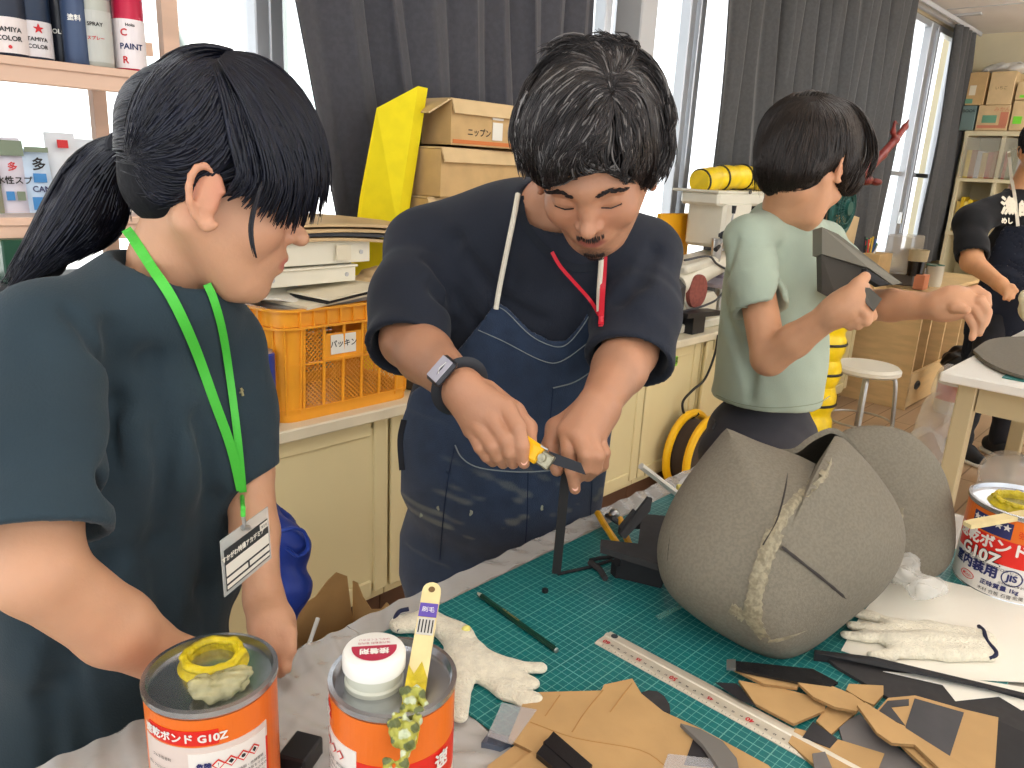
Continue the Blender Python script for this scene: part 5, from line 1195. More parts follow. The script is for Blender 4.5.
# ---- cardboard offcuts ----
M_crd=mat('brown_card_offcut',(192,154,102),.8,noise=(14,.1),bump=(80,.12)); M_edge=mat('card_edge',(160,124,78),.9,bump=(300,1.)); M_tape=mat('black_tape',(44,42,46),.35,noise=(30,.3)); M_cl=mat('clear_tape',(226,226,228),.10,alpha=.28,spec=.8)
def cardpiece(pp,h,label,tapes=(),th=.0035,name='cardboard_offcut',m=None,clear=()):
    o=build(tpoly(pp,MT+h,th,0,None,1),name,[m or M_crd,M_edge if m is None else m]); tag(o,label,'cardboard' if m is None else 'foam sheet','loose offcuts on the worktable')
    for q in tapes: build(tpoly(q,MT+h+th+.0002,.0006),'black_tape',[M_tape],o)
    for q in clear: build(tpoly(q,MT+h+th+.001,.0005),'clear_tape',[M_cl],o)
    return o
cardpiece([(488,768),(516,747),(538,760),(562,792),(540,820),(470,810)],.0,'brown cardboard flap nearest the bottom edge, left of the black corner strip')
A_=cardpiece([(527,695),(601,693),(604,687),(632,681),(641,696),(663,714),(700,731),(768,768),(800,800),(520,810),(505,775),(532,754),(508,742)],.004,'largest cardboard piece with creases, at the bottom centre',[[(694,737),(700,733),(724,752),(712,768),(684,765)]],clear=[[(502,703),(537,710),(512,745),(487,736)],[(668,754),(720,760),(735,790),(655,790)]])
cr_=MB()
for q in ([(603,690),(585,712),(572,732)],[(632,683),(610,712)],[(530,722),(575,738),(640,750),(668,768)],[(560,695),(545,716)]): cr_.tube([T(x,y,MT+.004+.0037) for x,y in spline([np.array(p,float) for p in q],4)],.0007,4)
build(cr_,'crease_lines',[mat('crease_brown',(172,128,72),.8)],A_)
prop('corner_strip','black glossy angled strip lying on the cardboard at the bottom edge','strip',tpoly([(553,736),(592,770),(574,790),(536,758)],MT+.0085,.006).prism([T(548,741,.016),T(588,776,.016),T(583,780,.016),T(543,745,.016)],(0,0,.004)),[mat('glossy_black_strip',(30,30,32),.25)])
prop('metal_clip','small shiny folded clip on the grey table by the clear tape','clip',tpoly([(481,748),(489,737),(506,741),(518,745),(500,753)],.002,.007),[mat('clip_metal',(120,136,160),.2,.8)])
prop('foam_disc','dark grey rounded foam offcut peeking out from the big cardboard','foam piece',tpoly([(639,696),(648,693),(657,694),(664,699),(669,707),(670,714),(661,716),(650,712)],MT,.004),[M_foamd])
prop('foam_arc','curved grey foam arc beside the black tape at the bottom','foam piece',tpoly([(680,727),(700,733),(722,745),(736,762),(742,790),(726,790),(716,768),(702,748)],MT+.0085,.005),[mat('mid_grey_foam',(112,108,102),.8)])
C=lambda x,y:(660+x/2.813,560+y/2.813)
L8=['narrow tan cardboard strip lying below the black strip and helmet','tan cardboard piece with a torn corrugated edge right of the ruler','brown cardboard leaf whose point touches the ruler\'s far side','small tan card rectangle by the big dark foam sheet','small triangular card scrap near the ruler','long bent cardboard strip running to the bottom right','cardboard scrap lowest beside the ruler, near the bottom edge']
cardpiece([C(*q) for q in ((220,345),(350,370),(468,400),(462,430),(375,468),(265,410))],.004,L8[2],[[C(*q) for q in ((155,345),(215,348),(270,412),(225,395))]])
cardpiece([C(*q) for q in ((470,418),(558,428),(480,497),(438,460))],.001,L8[4])
cardpiece([C(*q) for q in ((205,312),(340,330),(392,352),(385,367),(290,355))],.008,L8[0])
cardpiece([C(*q) for q in ((530,355),(627,360),(627,385),(600,414),(570,402),(522,372))],.006,L8[3])
cardpiece([C(*q) for q in ((385,350),(480,360),(540,385),(572,408),(552,432),(490,420),(430,392))],.012,L8[1])
cardpiece([C(*q) for q in ((380,480),(500,512),(630,552),(610,600),(440,590),(360,520))],.001,L8[6],[[C(*q) for q in ((430,455),(500,505),(478,530),(400,500))]])
cardpiece([C(*q) for q in ((640,395),(716,388),(857,428),(950,450),(940,600),(780,620),(690,540),(600,440))],.010,'large cardboard panel half covered in black tape at the bottom right',[[C(*q) for q in ((716,390),(855,430),(808,575),(765,560),(690,470))],[C(*q) for q in ((640,397),(700,392),(700,410),(650,415),(690,467),(610,432))]])
cardpiece([C(*q) for q in ((553,415),(577,408),(720,500),(870,595),(790,600),(715,527),(650,522),(608,492))],.016,L8[5])
prop('grey_board','grey board lying under the cardboard scraps at the bottom right','board',tpoly([C(*q) for q in ((500,470),(560,440),(620,500),(760,600),(640,620),(520,540))],MT,.003),[mat('grey_board_m',(110,106,104),.6)])
prop('film_strip','black shiny strip with a silver tip lying just below the helmet','strip',tpoly([C(*q) for q in ((200,288),(430,312),(500,350),(480,362),(390,350),(215,314))],MT+.013,.003).prism([T(*C(x,y),MT+.014) for x,y in ((187,287),(212,287),(212,312),(187,310))],(0,0,.004),1),[mat('shiny_black_vinyl',(28,28,30),.2,bump=(60,.6)),M_steel])
# long dark foam boards
a=T(*C(435,252),.016); b=T(*C(1060,382),.016); u=nrm(b-a)
prop('foam_board','long narrow black foam board standing on edge in front of the white paper','foam board',MB().prism([a,T(*C(600,272),.02),b+np.array([0,0,.0]),b-np.array([0,0,.016]),T(*C(700,300),.006),a-np.array([0,0,.012])],nrm(np.cross(u,(0,0,1)))*.008),[M_foamb])
cardpiece([C(*q) for q in ((440,262),(520,285),(640,315),(1070,405),(1070,580),(960,522),(800,455),(640,395),(560,345),(500,310))],.0005,'wide dark foam sheet lying at the right under the black board',m=M_foamd,name='foam_sheet',th=.004)
cardpiece([C(*q) for q in ((940,460),(1070,520),(1070,620),(930,600))],.004,'dark foam sheet at the bottom right corner',m=M_foamb,name='foam_sheet',th=.006)
# paper, glove, film on the right
D=lambda x,y:(780+x/3.693,560+y/3.693)
prop('paper_sheet','large white paper sheet under the glove and the right glue can','paper',tpoly([D(*q) for q in ((225,335),(300,200),(440,40),(700,100),(1000,150),(1050,460),(640,440),(330,370))],MT+.0005,.0006),[mat('paper_bright',(240,236,222),.8)])
prop('paper_scrap','zigzag-cut white paper scrap showing below the black foam board','paper',tpoly([D(*q) for q in ((380,412),(600,462),(648,522),(808,505),(892,556),(960,545),(960,480),(700,440))],MT+.0052,.0006),[mat('paper_bright',(240,236,222),.8)])
M_knit=mat('white_knit',(238,230,206),.85,noise=(120,.1),bump=(320,.9),sheen=.3)
def glove(segs,name,label,parent_extra,h,k=.008,hem=None,stain=None):
    s=SDF()
    for pts_,rs_ in segs:
        P=[T(x,y,h+z) for x,y,z in pts_]
        s.chain(P,rs_,k)
    s.func(lambda P,d:d+.0010*np.sin(P[:,0]*90+P[:,1]*60)*np.sin(P[:,1]*80-P[:,0]*50))
    s.plane((0,0,TZ+h+.0004),(0,0,-1))
    V,Q=s.mesh(.0018); V=smoothmesh(V,Q,2); V[:,2]=TZ+h+(V[:,2]-TZ-h)*.62
    o=meshobj(name,V,Q,[M_knit],None); tag(o,label,'glove','white knitted work gloves')
    if hem is not None:
        P=[T(x,y,h+.003+z*.85) for x,y,z in hem]; build(MB().tube(spline(P,6),.0028,8),'cuff_hem',[mat('navy_hem',(28,32,60),.8)],o,True)
    if stain: q=T(*stain[0],h+stain[1]); s2=SDF(); s2.ell(q,(.007,.005,.0045)); sdfobj(s2,'glue_stain',[mat('yellow_stain',(224,216,120),.7)],.0015,o)
    return o
Gp=lambda x,y,z=0:(360+x/2.865,500+y/2.865,z)
glove([([Gp(120,345,.016),Gp(200,335,.018),Gp(290,370,.018)],[.016,.018,.016]),([Gp(190,320,.022),Gp(290,370,.026)],[.013,.012]),([Gp(270,380,.012),Gp(320,440,.012),Gp(380,480,.012)],[.020,.022,.016]),([Gp(300,440,.012),Gp(350,480,.012)],[.022,.018]),
 ([Gp(370,450,.012),Gp(440,470,.011),Gp(515,472,.011)],[.013,.0105,.009]),([Gp(370,475,.010),Gp(430,490,.010),Gp(495,517,.011)],[.012,.010,.009]),([Gp(350,490,.009),Gp(420,530,.009),Gp(500,560,.010)],[.012,.011,.009]),([Gp(360,500,.007),Gp(420,550,.006),Gp(470,575,.007)],[.011,.009,.008]),
 ([Gp(285,430,.010),Gp(290,520,.010),Gp(285,610,.009)],[.018,.013,.010])],'work_glove','white knitted glove with spread fingers lying beyond the capped can',None,MT,hem=[Gp(112,375,.008),Gp(100,345,.014),Gp(112,320,.024),Gp(140,312,.028)],stain=((466,629),.022))
gg=lambda x,y,z=0:(*D(x,y),z)
glove([([gg(420,290,.010),gg(560,290,.011),gg(740,305,.010)],[.016,.018,.017]),([gg(420,240,.009),gg(560,250,.010),gg(750,280,.009)],[.014,.016,.016]),([gg(450,330,.008),gg(600,335,.008),gg(760,340,.008)],[.012,.014,.013]),
 ([gg(440,230,.009),gg(340,200,.009),gg(290,190,.009)],[.010,.009,.008]),([gg(430,250,.009),gg(330,240,.009),gg(270,235,.009)],[.010,.009,.008]),([gg(430,280,.009),gg(320,275,.009),gg(245,268,.009)],[.010,.009,.008]),([gg(440,320,.008),gg(400,345,.008),gg(345,345,.008)],[.010,.009,.008])],
 'work_glove','flat white knitted glove with a navy cuff on the paper at the right',None,MT+.0015,hem=[gg(735,245,.006),gg(752,262,.013),gg(765,300,.014),gg(795,335,.010),gg(795,352,.007),gg(770,362,.004)])
s=SDF(); rs=np.random.RandomState(9)
for k in range(12): s.ell(T(912+rs.uniform(-18,26),572+rs.uniform(-18,22),.012+.034*rs.uniform()),(.020,.018,.014),k=.014)
s.func(lambda P,d:d+.007*np.abs(np.sin(P[:,0]*120+2*np.sin(P[:,2]*110)))*np.abs(np.sin(P[:,1]*130+2*np.sin(P[:,0]*90)))); s.plane((0,0,TZ+MT+.002),(0,0,-1))
o=sdfobj(s,'plastic_wrap',[mat('clear_wrap',(236,234,226),.08,alpha=.38,bump=(60,.8),spec=.8)],.003); tag(o,'crumpled clear plastic wrap between the helmet and the right glue can','plastic wrap')
prop('tape_strip','thin clear tape strip stuck on the mat left of the helmet','tape',tpoly([(655,616),(683,603),(687,606),(659,620)],MT,.0004),[mat('mat_tape',(120,190,180),.2,alpha=.5)])
# ================= PEOPLE =================
def skinmat(n): return colmat(n,.48,sss=.12,bump=(220,.12),noise=(26,.05))
def fabric(name,rgb,am=.12): return mat(name,rgb,.85,noise=(9,am),bump=(420,.18),sheen=.08,spec=.2)
def frame(fwd,up):
    f=nrm(fwd); u=np.array(up,float); u=nrm(u-f*(u@f)); l=np.cross(u,f); return f,l,u
class Head:
    def __init__(s,c,fwd,up,sc=1.):
        s.c=np.array(c,float); s.f,s.l,s.u=frame(fwd,up); s.R=np.array([s.f,s.l,s.u]).T; s.sc=sc
    def p(s,x,y,z): return s.c+s.sc*(s.f*x+s.l*y+s.u*z)
    def loc(s,P): return ((P-s.c)@s.R)/s.sc
    def add(s,S,nose=1.,ear=True,jaw=1.,male=False):
        p=s.p; k=s.sc; E=lambda c,r,kk,op='+',R=None: S.ell(p(*c),np.array(r)*k,s.R if R is None else R,kk,op)
        Cc=lambda a,b,ra,rb,kk,op='+': S.cap(p(*a),p(*b),ra*k,rb*k,kk,op)
        E((-.009,0,.034),(.088,.073,.078),.02); E((.03,0,-.03),(.060,.058,.080),.03)
        Cc((.045,0,-.092),(.070,0,-.098),.026,.019,.025)
        for y in(-1,1):
            Cc((-.005,y*.056,-.045),(.052,y*.022,-.095),.020,.018,.03); E((.055,y*.042,-.032),(.026,.022,.024),.025)
            Cc((.080,y*.006,.022),(.068,y*.046,.020),.011,.010,.014)
            E((.096,y*.031,.0),(.014,.017,.012),.014,'-'); E((.069,y*.032,-.002),(.0135,.0155,.0125),.004)
            Cc((.0815,y*.020,-.0035),(.0765,y*.044,-.004),.0022,.0018,.003)
        Cc((.080,0,.012),(.099,0,-.026),.007,.0095,.014); E((.1035*1.0+.002,0,-.031),(.0105,.0105,.0095),.007)
        for y in(-1,1): E((.092,y*.0125,-.034),(.009,.0070,.0070),.005); E((.098,y*.0065,-.041),(.0035,.0032,.0030),.002,'-')
        E((.074,0,-.062),(.022,.030,.022),.015)
        Cc((.0925,-.001,-.0585),(.084,.021,-.063),.0058,.0030,.005); Cc((.0925,.001,-.0585),(.084,-.021,-.063),.0058,.0030,.005)
        Cc((.0905,-.006,-.0710),(.083,.018,-.066),.0064,.0032,.005); Cc((.0905,.006,-.0710),(.083,-.018,-.066),.0064,.0032,.005)
        Cc((.0985,-.012,-.0647),(.0985,.012,-.0647),.0018,.0018,.002,'-')
        if ear:
            for y in(-1,1):
                ec=np.array([.002,y*.078,-.018]); hp=[]
                for a in np.linspace(20,300,12):
                    a=math.radians(a); ex,ez=.0165*math.cos(a),.029*math.sin(a)*(1 if a<PI else .95); ex-=.25*ez; hp.append(ec+np.array([ex,y*(.004+max(0,-ex)*.55),ez]))
                E((ec[0],ec[1]+y*.003,ec[2]),(.0135,.0060,.026),.004)
                for i in range(len(hp)-1): Cc(hp[i],hp[i+1],.0036,.0036,.002)
                Cc(ec+[.008,y*.004,.004],ec+[.006,y*.005,-.010],.0035,.004,.003); E((ec[0]+.007,ec[1]+y*.002,ec[2]-.025),(.007,.005,.009),.004)
                Cc(ec+[-.004,y*.007,.012],ec+[-.006,y*.008,-.010],.0024,.0024,.003)
    def colours(s,base,lip,beard=None,flush=None):
        b=np.array(lin(base)); lp=np.array(lin(lip))
        def f(V):
            L=s.loc(V); C=np.tile(b,(len(V),1)); 
            if flush is not None:
                w=np.exp(-(((L-[.07,0,-.03])/[.03,.06,.03])**2).sum(1))[:,None]*.35+np.exp(-(((np.abs(L)-[.014,.082,.01])/[.02,.012,.03])**2).sum(1))[:,None]*.5; C=C*(1-w)+np.array(lin(flush))*w
            w=np.clip(1.6-(((L-[.092,0,-.0650])/[.012,.021,.0085])**2).sum(1)*1.2,0,1)[:,None]; C=C*(1-w)+lp*w
            if beard is not None:
                j=np.clip(1.3-(((L-[.078,0,-.100])/[.026,.024,.022])**2).sum(1),0,1)*.85+np.clip(1-(((L-[.088,0,-.049])/[.014,.026,.006])**2).sum(1),0,1)*.45+np.clip(1-(((L-[.04,0,-.085])/[.06,.07,.035])**2).sum(1),0,1)*.4
                n_=.75+.25*np.sin(L[:,0]*900+L[:,2]*700)*np.sin(L[:,1]*1100); w=(np.clip(j,0,.9)*n_)[:,None]; C=C*(1-w)+np.array(lin(beard))*w
            return C
        return f
def level(S,c,side,up,w,dp,h,k=.05):
    """torso slice: ellipsoid with half width, half depth, half height"""
    u=nrm(up); s_=nrm(np.array(side)-u*(np.array(side)@u)); f=np.cross(s_,u); S.ell(c,(w,dp,h),np.array([s_,f,u]).T,k)
def sleeve(S,pts_,rs_,hemcut,k=.03,wall=.010):
    """a hanging sleeve with an open, cleanly cut hem"""
    a=SDF(); a.chain(pts_,rs_,.02); e=np.array(pts_[-1]); d=nrm(e-np.array(pts_[-2])); q=e-d*hemcut
    ax_=nrm(np.array(pts_[-1])-np.array(pts_[0])); a.func(foldfn(.0042,1.,int(abs(pts_[0][0])*1000)%97,[(ax_,48),(ax_*.6+np.array([.5,.3,0]),60)]))
    a.plane(q,d,.003); a.cap(q-d*.025,q+d*.06,rs_[-1]-wall-.006,rs_[-1]-wall,.003,'-')
    c=np.mean(pts_,0); S.sub(a,k,c,max(np.linalg.norm(np.array(p)-c) for p in pts_)+max(rs_)); return q,d
def foldfn(amp,sc,seed,dirs):
    rs=np.random.RandomState(seed); D=[(nrm(np.array(v)+rs.normal(0,.15,3)),f,rs.uniform(0,6)) for v,f in dirs]
    def f(P,d):
        o=0; w=1.5*np.sin(P@np.array([11,7,9.])+1.1)+1.2*np.sin(P@np.array([-8,12,6.])); 
        for v,fr,ph in D: s_=np.sin(P@v*fr*sc+ph+w); o=o+np.where(s_>0,s_**2,-.3*s_**2)
        return d+amp*o/len(D)*1.6
    return f
def legs_shoes(root,pel,side,feet,rw,trm,shm,soles,side_w=.09,knee_fwd=(0,0,0),name='trousers',rk=.062,ra=.055):
    S=SDF(); sd=nrm(side); up=np.array([0,0,1.])
    level(S,pel,side,up,rw,rw*.68,.13,.04)
    for k,ft in enumerate(feet):
        sg=-1 if k==0 else 1; hip=np.array(pel)+sd*sg*side_w-up*.04; ft=np.array(ft,float); an=ft+[0,0,.09]; kn=(hip+an)/2+np.array(knee_fwd)
        S.chain([hip,kn,an],[rw*.52,rk,ra],.04)
    S.func(foldfn(.006,1.,3,[((0,.3,1),55),((1,.2,.6),42)])); S.plane(np.array([0,0,.045]),(0,0,-1))
    o=sdfobj(S,name,[trm],.009,root)
    for k,ft in enumerate(feet):
        ft=np.array(ft,float); tf=nrm(np.cross(up,sd)) ; tf=-tf if np.dot(tf,FWD_)<0 else tf
        s=SDF(); s.chain([ft-tf*.05+[0,0,.055],ft+tf*.06+[0,0,.045],ft+tf*.14+[0,0,.033]],[.045,.042,.034],.03); s.plane((0,0,.016),(0,0,-1))
        sh=sdfobj(s,'shoe',[shm],.006,root)
        s=SDF(); s.chain([ft-tf*.05+[0,0,.02],ft+tf*.06+[0,0,.02],ft+tf*.14+[0,0,.02]],[.050,.046,.039],.02); s.plane((0,0,.022),(0,0,1)); s.plane((0,0,.001),(0,0,-1)); sdfobj(s,'sole',[soles],.006,sh)
    return S
def strap(S,path,w,off,name,m,parent,th=.0018,d0=.3):
    P=np.array(spline([np.array(p,float) for p in path],5)); H=hits(S,P[:,0],P[:,1],d0,off=off)
    H[1:-1]=(H[:-2]+2*H[1:-1]+H[2:])/4
    G=np.zeros((len(H),2,3)); 
    for i in range(len(H)):
        t=nrm(H[min(i+1,len(H)-1)]-H[max(i-1,0)]); s_=nrm(np.cross(t,CAM-H[i])); G[i,0]=H[i]-s_*w/2; G[i,1]=H[i]+s_*w/2
    return build(MB().grid(G,thick=th),name,[m],parent,True,60)
def poly_sd(P,poly):
    """signed distance (m) to an outline on the view direction of the camera; negative inside"""
    Q=(P-CAM)@MC; z=Q[:,2]; x=512+F*Q[:,0]/z; y=384+F*Q[:,1]/z; pl=np.array(poly,float); n=len(pl); d=np.full(len(P),1e18); ins=np.zeros(len(P),bool)
    for i in range(n):
        a=pl[i]; b=pl[(i+1)%n]; e=b-a; wx,wy=x-a[0],y-a[1]; t=np.clip((wx*e[0]+wy*e[1])/(e@e),0,1); d=np.minimum(d,(wx-t*e[0])**2+(wy-t*e[1])**2)
        c=((a[1]>y)!=(b[1]>y))&(x<(b[0]-a[0])*(y-a[1])/(b[1]-a[1]+1e-12)+a[0]); ins^=c
    d=np.sqrt(d)*z/F; return np.where(ins,-d,d)
M_hair=colmat('hair_strands',.42,spec=.35); 
# ---------------------------------------------------------------- GIRL
FWD_=cv(.5,.2,-.4)
G_=empty('person',(.27,.93,0),'person with a long dark ponytail, navy t-shirt and green lanyard, looking down at left','person')
hg=Head(W(211,180,.835),cv(.965,.26,.42),cv(.25,-.96,-.15),1.0)
shR=W(48,335,.745); shL=W(218,345,.955); side=nrm(shL-shR)
neckb=W(172,268,.86); chest=W(140,420,.93); waist=W(128,580,.98); pelv=W(120,720,1.03)
B=SDF(); hg.add(B)
B.chain([hg.p(-.012,0,-.055),(hg.p(-.02,0,-.09)+neckb)/2,neckb],[.046,.041,.046],.015)
B.chain([shR,neckb-cv(0,-.03,0),shL],[.026,.034,.026],.015)
level(B,chest,side,neckb-waist,.10,.05,.14)
eR=W(38,572,.67); wR=W(180,666,.80); eL=W(247,470,.98); wL=W(264,600,.91)
B.chain([shR,eR],[.034,.036],.01); B.chain([eR,(eR+wR)/2+cv(0,.004,0),wR],[.037,.035,.024],.012)
B.chain([shL,eL],[.036,.032],.01); B.chain([eL,(eL+wL)/2,wL],[.032,.028,.020],.012)
# right hand (behind the can) and left hand
h0=wR; hk=W(222,690,.82)
B.chain([h0,(h0+hk)/2,hk],[.026,.030,.026],.02)
for k,(x,y,d) in enumerate(((262,698,.80),(266,694,.815),(264,688,.83),(252,682,.84))): B.chain([hk+ (W(x,y,d)-hk)*.05,(hk+W(x,y,d))/2+cv(0,-.008,0),W(x,y,d)],[.0095,.0085,.007],.005)
B.chain([h0+(hk-h0)*.4,W(205,672,.80),W(228,668,.80)],[.012,.010,.008],.006)
B.chain([wL,W(272,625,.885),W(276,642,.875)],[.022,.024,.022],.015)
for k,(a,b) in enumerate((((285,650,.862),(286,668,.855)),((281,655,.872),(281,672,.862)),((275,655,.88),(274,672,.868)),((268,652,.885),(266,668,.875)))): B.chain([W(274,638,.876),W(*a),W(*b)],[.010,.0088,.0072],.005)
B.chain([W(272,622,.88),W(288,632,.868),W(291,650,.858)],[.011,.0092,.0075],.006)
SKG=(194,146,114)
sdfobj(B,'body',[skinmat('skin_light')],.0045,G_,fine=[((hg.c-.16),.0022) if 0 else ((hg.c-.135,hg.c+.135),.0022)],colf=hg.colours(SKG,(178,98,88),flush=(200,116,94)))
# shirt
S=SDF(); 
level(S,chest+cv(0,0,0),side,neckb-waist,.160,.100,.22,.05); level(S,waist,side,neckb-pelv,.168,.115,.24,.06); level(S,pelv,side,neckb-pelv,.175,.125,.14,.06)
S.chain([shR-side*.0,neckb-cv(0,-.030,0),shL],[.050,.056,.048],.04)
# bust front
fr=nrm(np.cross(side,nrm(neckb-waist))); fr=fr if fr@cv(0,0,-1)>0 else -fr
S.ell(chest+fr*.05+side*.05+cv(0,.0,0),(.07,.07,.09),k=.06); S.ell(chest+fr*.05-side*.05,(.07,.07,.09),k=.06)
S.func(foldfn(.0065,1.,5,[((1,-.3,.25),34),((.3,.5,.8),26),(side*1.,46)]))
sleeve(S,[shR,shR+(eR-shR)*.5+cv(-.004,0,0),shR+(eR-shR)*.96+cv(-.003,0,0)],[.052,.060,.067],.022,.02)
sleeve(S,[shL,shL+(eL-shL)*.5,eL+nrm(eL-shL)*.03],[.044,.046,.048],.03,.03)
# long drape fold of the shirt from armpit down
def gf_(px,r,k,op,off=0):
    H=hits(S,[p[0] for p in px],[p[1] for p in px],.3,off=off); S.chain(list(H),[r]*len(H),k,op)
folds=[([(112,330),(120,400),(110,480),(108,560),(105,640)],.007,.02,'-'),([(70,312),(95,345),(112,400),(116,470)],.0045,.012,'-'),([(150,360),(165,440),(160,540),(165,640)],.007,.024,'-'),([(200,420),(212,500),(205,590),(215,660)],.006,.02,'-'),([(60,650),(50,700),(55,760)],.008,.02,'-'),([(88,600),(70,680),(90,760)],.006,.02,'-')]
for f in folds: gf_(*f)
# neckline opening
S.ell(neckb+cv(.014,-.026,-.02),(.064,.072,.060),k=.006,op='-')
class UnB:
    def __init__(s,*a): s.a=a
    def ev(s,P,prims=None): return np.minimum.reduce([q.ev(P) for q in s.a])
UG=UnB(B,S)
M_gs=fabric('navy_teal_cotton',(44,58,66))
sh=sdfobj(S,'shirt',[M_gs],.0045,G_)
# collar rib and hem stitch
cp=[(146,268),(165,285),(190,300),(205,298),(214,286)]
t=MB(); H=hits(S,[241,243],[388,396],.3,off=.001); t.tube([H[0],H[1]],.0016,6); t.tube([H[0]+cv(.003,.002,0),H[0]+cv(-.002,.006,0)],.001,5); build(t,'chest_embroidery',[mat('gold_thread',(150,140,100),.6)],G_)
# lanyard
M_ln=mat('lanyard_green',(74,190,60),.5,bump=(300,.2))
ln1=strap(UG,[(126,229),(134,240),(152,268),(172,298),(194,345),(214,400),(231,447),(241,490)],.0105,.003,'lanyard',M_ln,G_)
strap(UG,[(207,284),(214,300),(223,333),(231,385),(238,440),(243,492)],.0085,.0035,'lanyard',M_ln,G_)
k0=hits(S,[242],[496],off=.004)[0]; bTL=W(219.5,541,.775); bTR=W(267,506.5,.85); bBL=W(224,597,.785); bBR=W(267,563,.858)
pe=MB().tube([k0,W(243,508,.80),W(243,516,.803)],.0025,8); build(pe,'lanyard_knot',[M_ln],G_,True)
build(MB().tube([W(243,514,.803),W(244,522,.806),W(245,530,.808)],.0022,8).tube([W(243,527,.804),W(249,528,.812)],.0028,8),'metal_clip',[M_steel],G_,True)
bu=nrm(bTR-bTL); bn=nrm(np.cross(bu,bBL-bTL)); bv=nrm(np.cross(bn,bu)); bw=np.linalg.norm(bTR-bTL); bh=np.linalg.norm(bBL-bTL); bn=-bn if bn@(CAM-bTL)<0 else bn
bp=lambda a,b,e=0: bTL+bu*a*bw+(bBL-bTL)*b+bn*e
bd=build(MB().prism([bp(0,0),bp(1,0),bp(1,1),bp(0,1)],bn*.0012),'name_badge',[mat('badge_vinyl',(214,216,210),.12,alpha=.5,spec=.8)],G_)
t=MB().prism([bp(.04,.20,.0014),bp(.96,.20,.0014),bp(.96,.93,.0014),bp(.04,.93,.0014)],bn*.0004,0)
t.prism([bp(.05,.47,.002),bp(.95,.47,.002),bp(.95,.67,.002),bp(.05,.67,.002)],bn*.0002,1)
t.prism([bp(.05,.71,.002),bp(.48,.71,.002),bp(.48,.80,.002),bp(.05,.80,.002)],bn*.0002,1).prism([bp(.52,.71,.002),bp(.95,.71,.002),bp(.95,.80,.002),bp(.52,.80,.002)],bn*.0002,1)
t.prism([bp(.05,.84,.002),bp(.95,.84,.002),bp(.95,.90,.002),bp(.05,.90,.002)],bn*.0002,1)
t.prism([bp(.78,.22,.002),bp(.95,.22,.002),bp(.95,.34,.002),bp(.78,.34,.002)],bn*.0002,1)
tv=np.cross(bn,bu); tv=-tv if tv@(bBL-bTL)>0 else tv
text_on(t,'すかがわ特撮アカデミア',bw*.080,bp(.42,.36,.0022),bu,tv,1,lift=.0003,bold=.0003); text_on(t,'参加者',bw*.045,bp(.865,.28,.0024),bu,tv,0,lift=.0003)
build(t,'badge_card',[mat('badge_dark',(46,46,46),.5),mat('badge_print',(226,220,206),.5)],bd)
# trousers & shoes
ft=lambda p,a,b:(p[0]+a,p[1]+b,0.)
TRG=fabric('dark_teal_trousers',(40,52,60))
FWD_=fr; legs_shoes(G_,pelv-np.array([0,0,.03]),side,[ft(pelv,-.09,.02),ft(pelv,.09,.04)],.165,TRG,mat('dark_shoe',(40,42,46),.6),M_white)
# hair
HS=SDF(); E=lambda c,r,k,op='+': HS.ell(hg.p(*c),r,hg.R,k,op)
E((-.003,0,.038),(.099,.084,.083),.01); E((-.034,0,-.015),(.054,.064,.050),.02); E((.115,0,-.060),(.075,.11,.085),.02,'-')
for y in(-1,1): E((.020,y*.095,-.050),(.040,.030,.052),.008,'-')
HS.func(lambda P,d:d+.0008*np.sin(P@np.array([160,90,40.])))
M_cap=mat('hair_base_black',(13,14,20),.7,spec=.2,stretch=(1,1,1),bump=(120,.4))
hr_=sdfobj(HS,'hair',[M_cap],.0035,G_)
tie=W(130,150,.865)
rs=np.random.RandomState(21)
U=rs.normal(0,1,(1500,3)); U/=np.linalg.norm(U,axis=1,keepdims=True); U[:,2]=np.abs(U[:,2])*.9+.0*U[:,2]-rs.uniform(0,.55,1500)*0
roots=hg.c+(U*[.10,.088,.092]+[0,0,.035])@hg.R.T
L=hg.loc(roots); roots=roots[~((L[:,0]>.07)&(L[:,2]<.02))]
tl=hg.loc(tie[None])[0]
ctr=hg.p(-.018,0,.035)
def fl(P,t):
    v=tie-P; return v/(np.linalg.norm(v,axis=1,keepdims=True)+1e-6)
st=comb(HS,roots,fl,14,.011,.0015,.003,rs,.10)
dist=np.linalg.norm(st-tie,axis=2); # stop strands at the tie
for i in range(len(st)):
    k=np.argmax(dist[i]<.022); 
    if dist[i].min()<.022: st[i,k:]=st[i,k]+(tie-st[i,k])*np.linspace(0,.3,14-k)[:,None]
FR=SDF(); FR.ell(hg.p(.008,0,.030),(.112,.090,.098),hg.R,.02); FR.ell(hg.p(.004,0,-.03),(.102,.084,.07),hg.R,.02)
gd=[[(228,52),(262,58),(296,86),(318,125),(327,165),(325,196)],[(226,54),(262,72),(292,105),(312,145),(318,178),(311,214)],[(224,56),(258,85),(283,120),(299,155),(304,190),(296,222)],[(222,58),(250,90),(272,130),(286,165),(290,190),(280,216)],[(220,60),(242,95),(258,135),(268,170),(266,190),(254,206)],[(216,62),(232,100),(243,140),(250,172),(248,186),(238,196)],[(212,64),(222,100),(230,140),(238,165),(237,176),(230,188)]]
b1=pxstrands(FR,gd,1100,.001,rs,K=14,spread=2.2,d0=.55,clump=.5,nc=34,wave=.6)
b2=pxstrands(FR,gd[:5],260,.007,rs,K=14,spread=3.5,d0=.55)
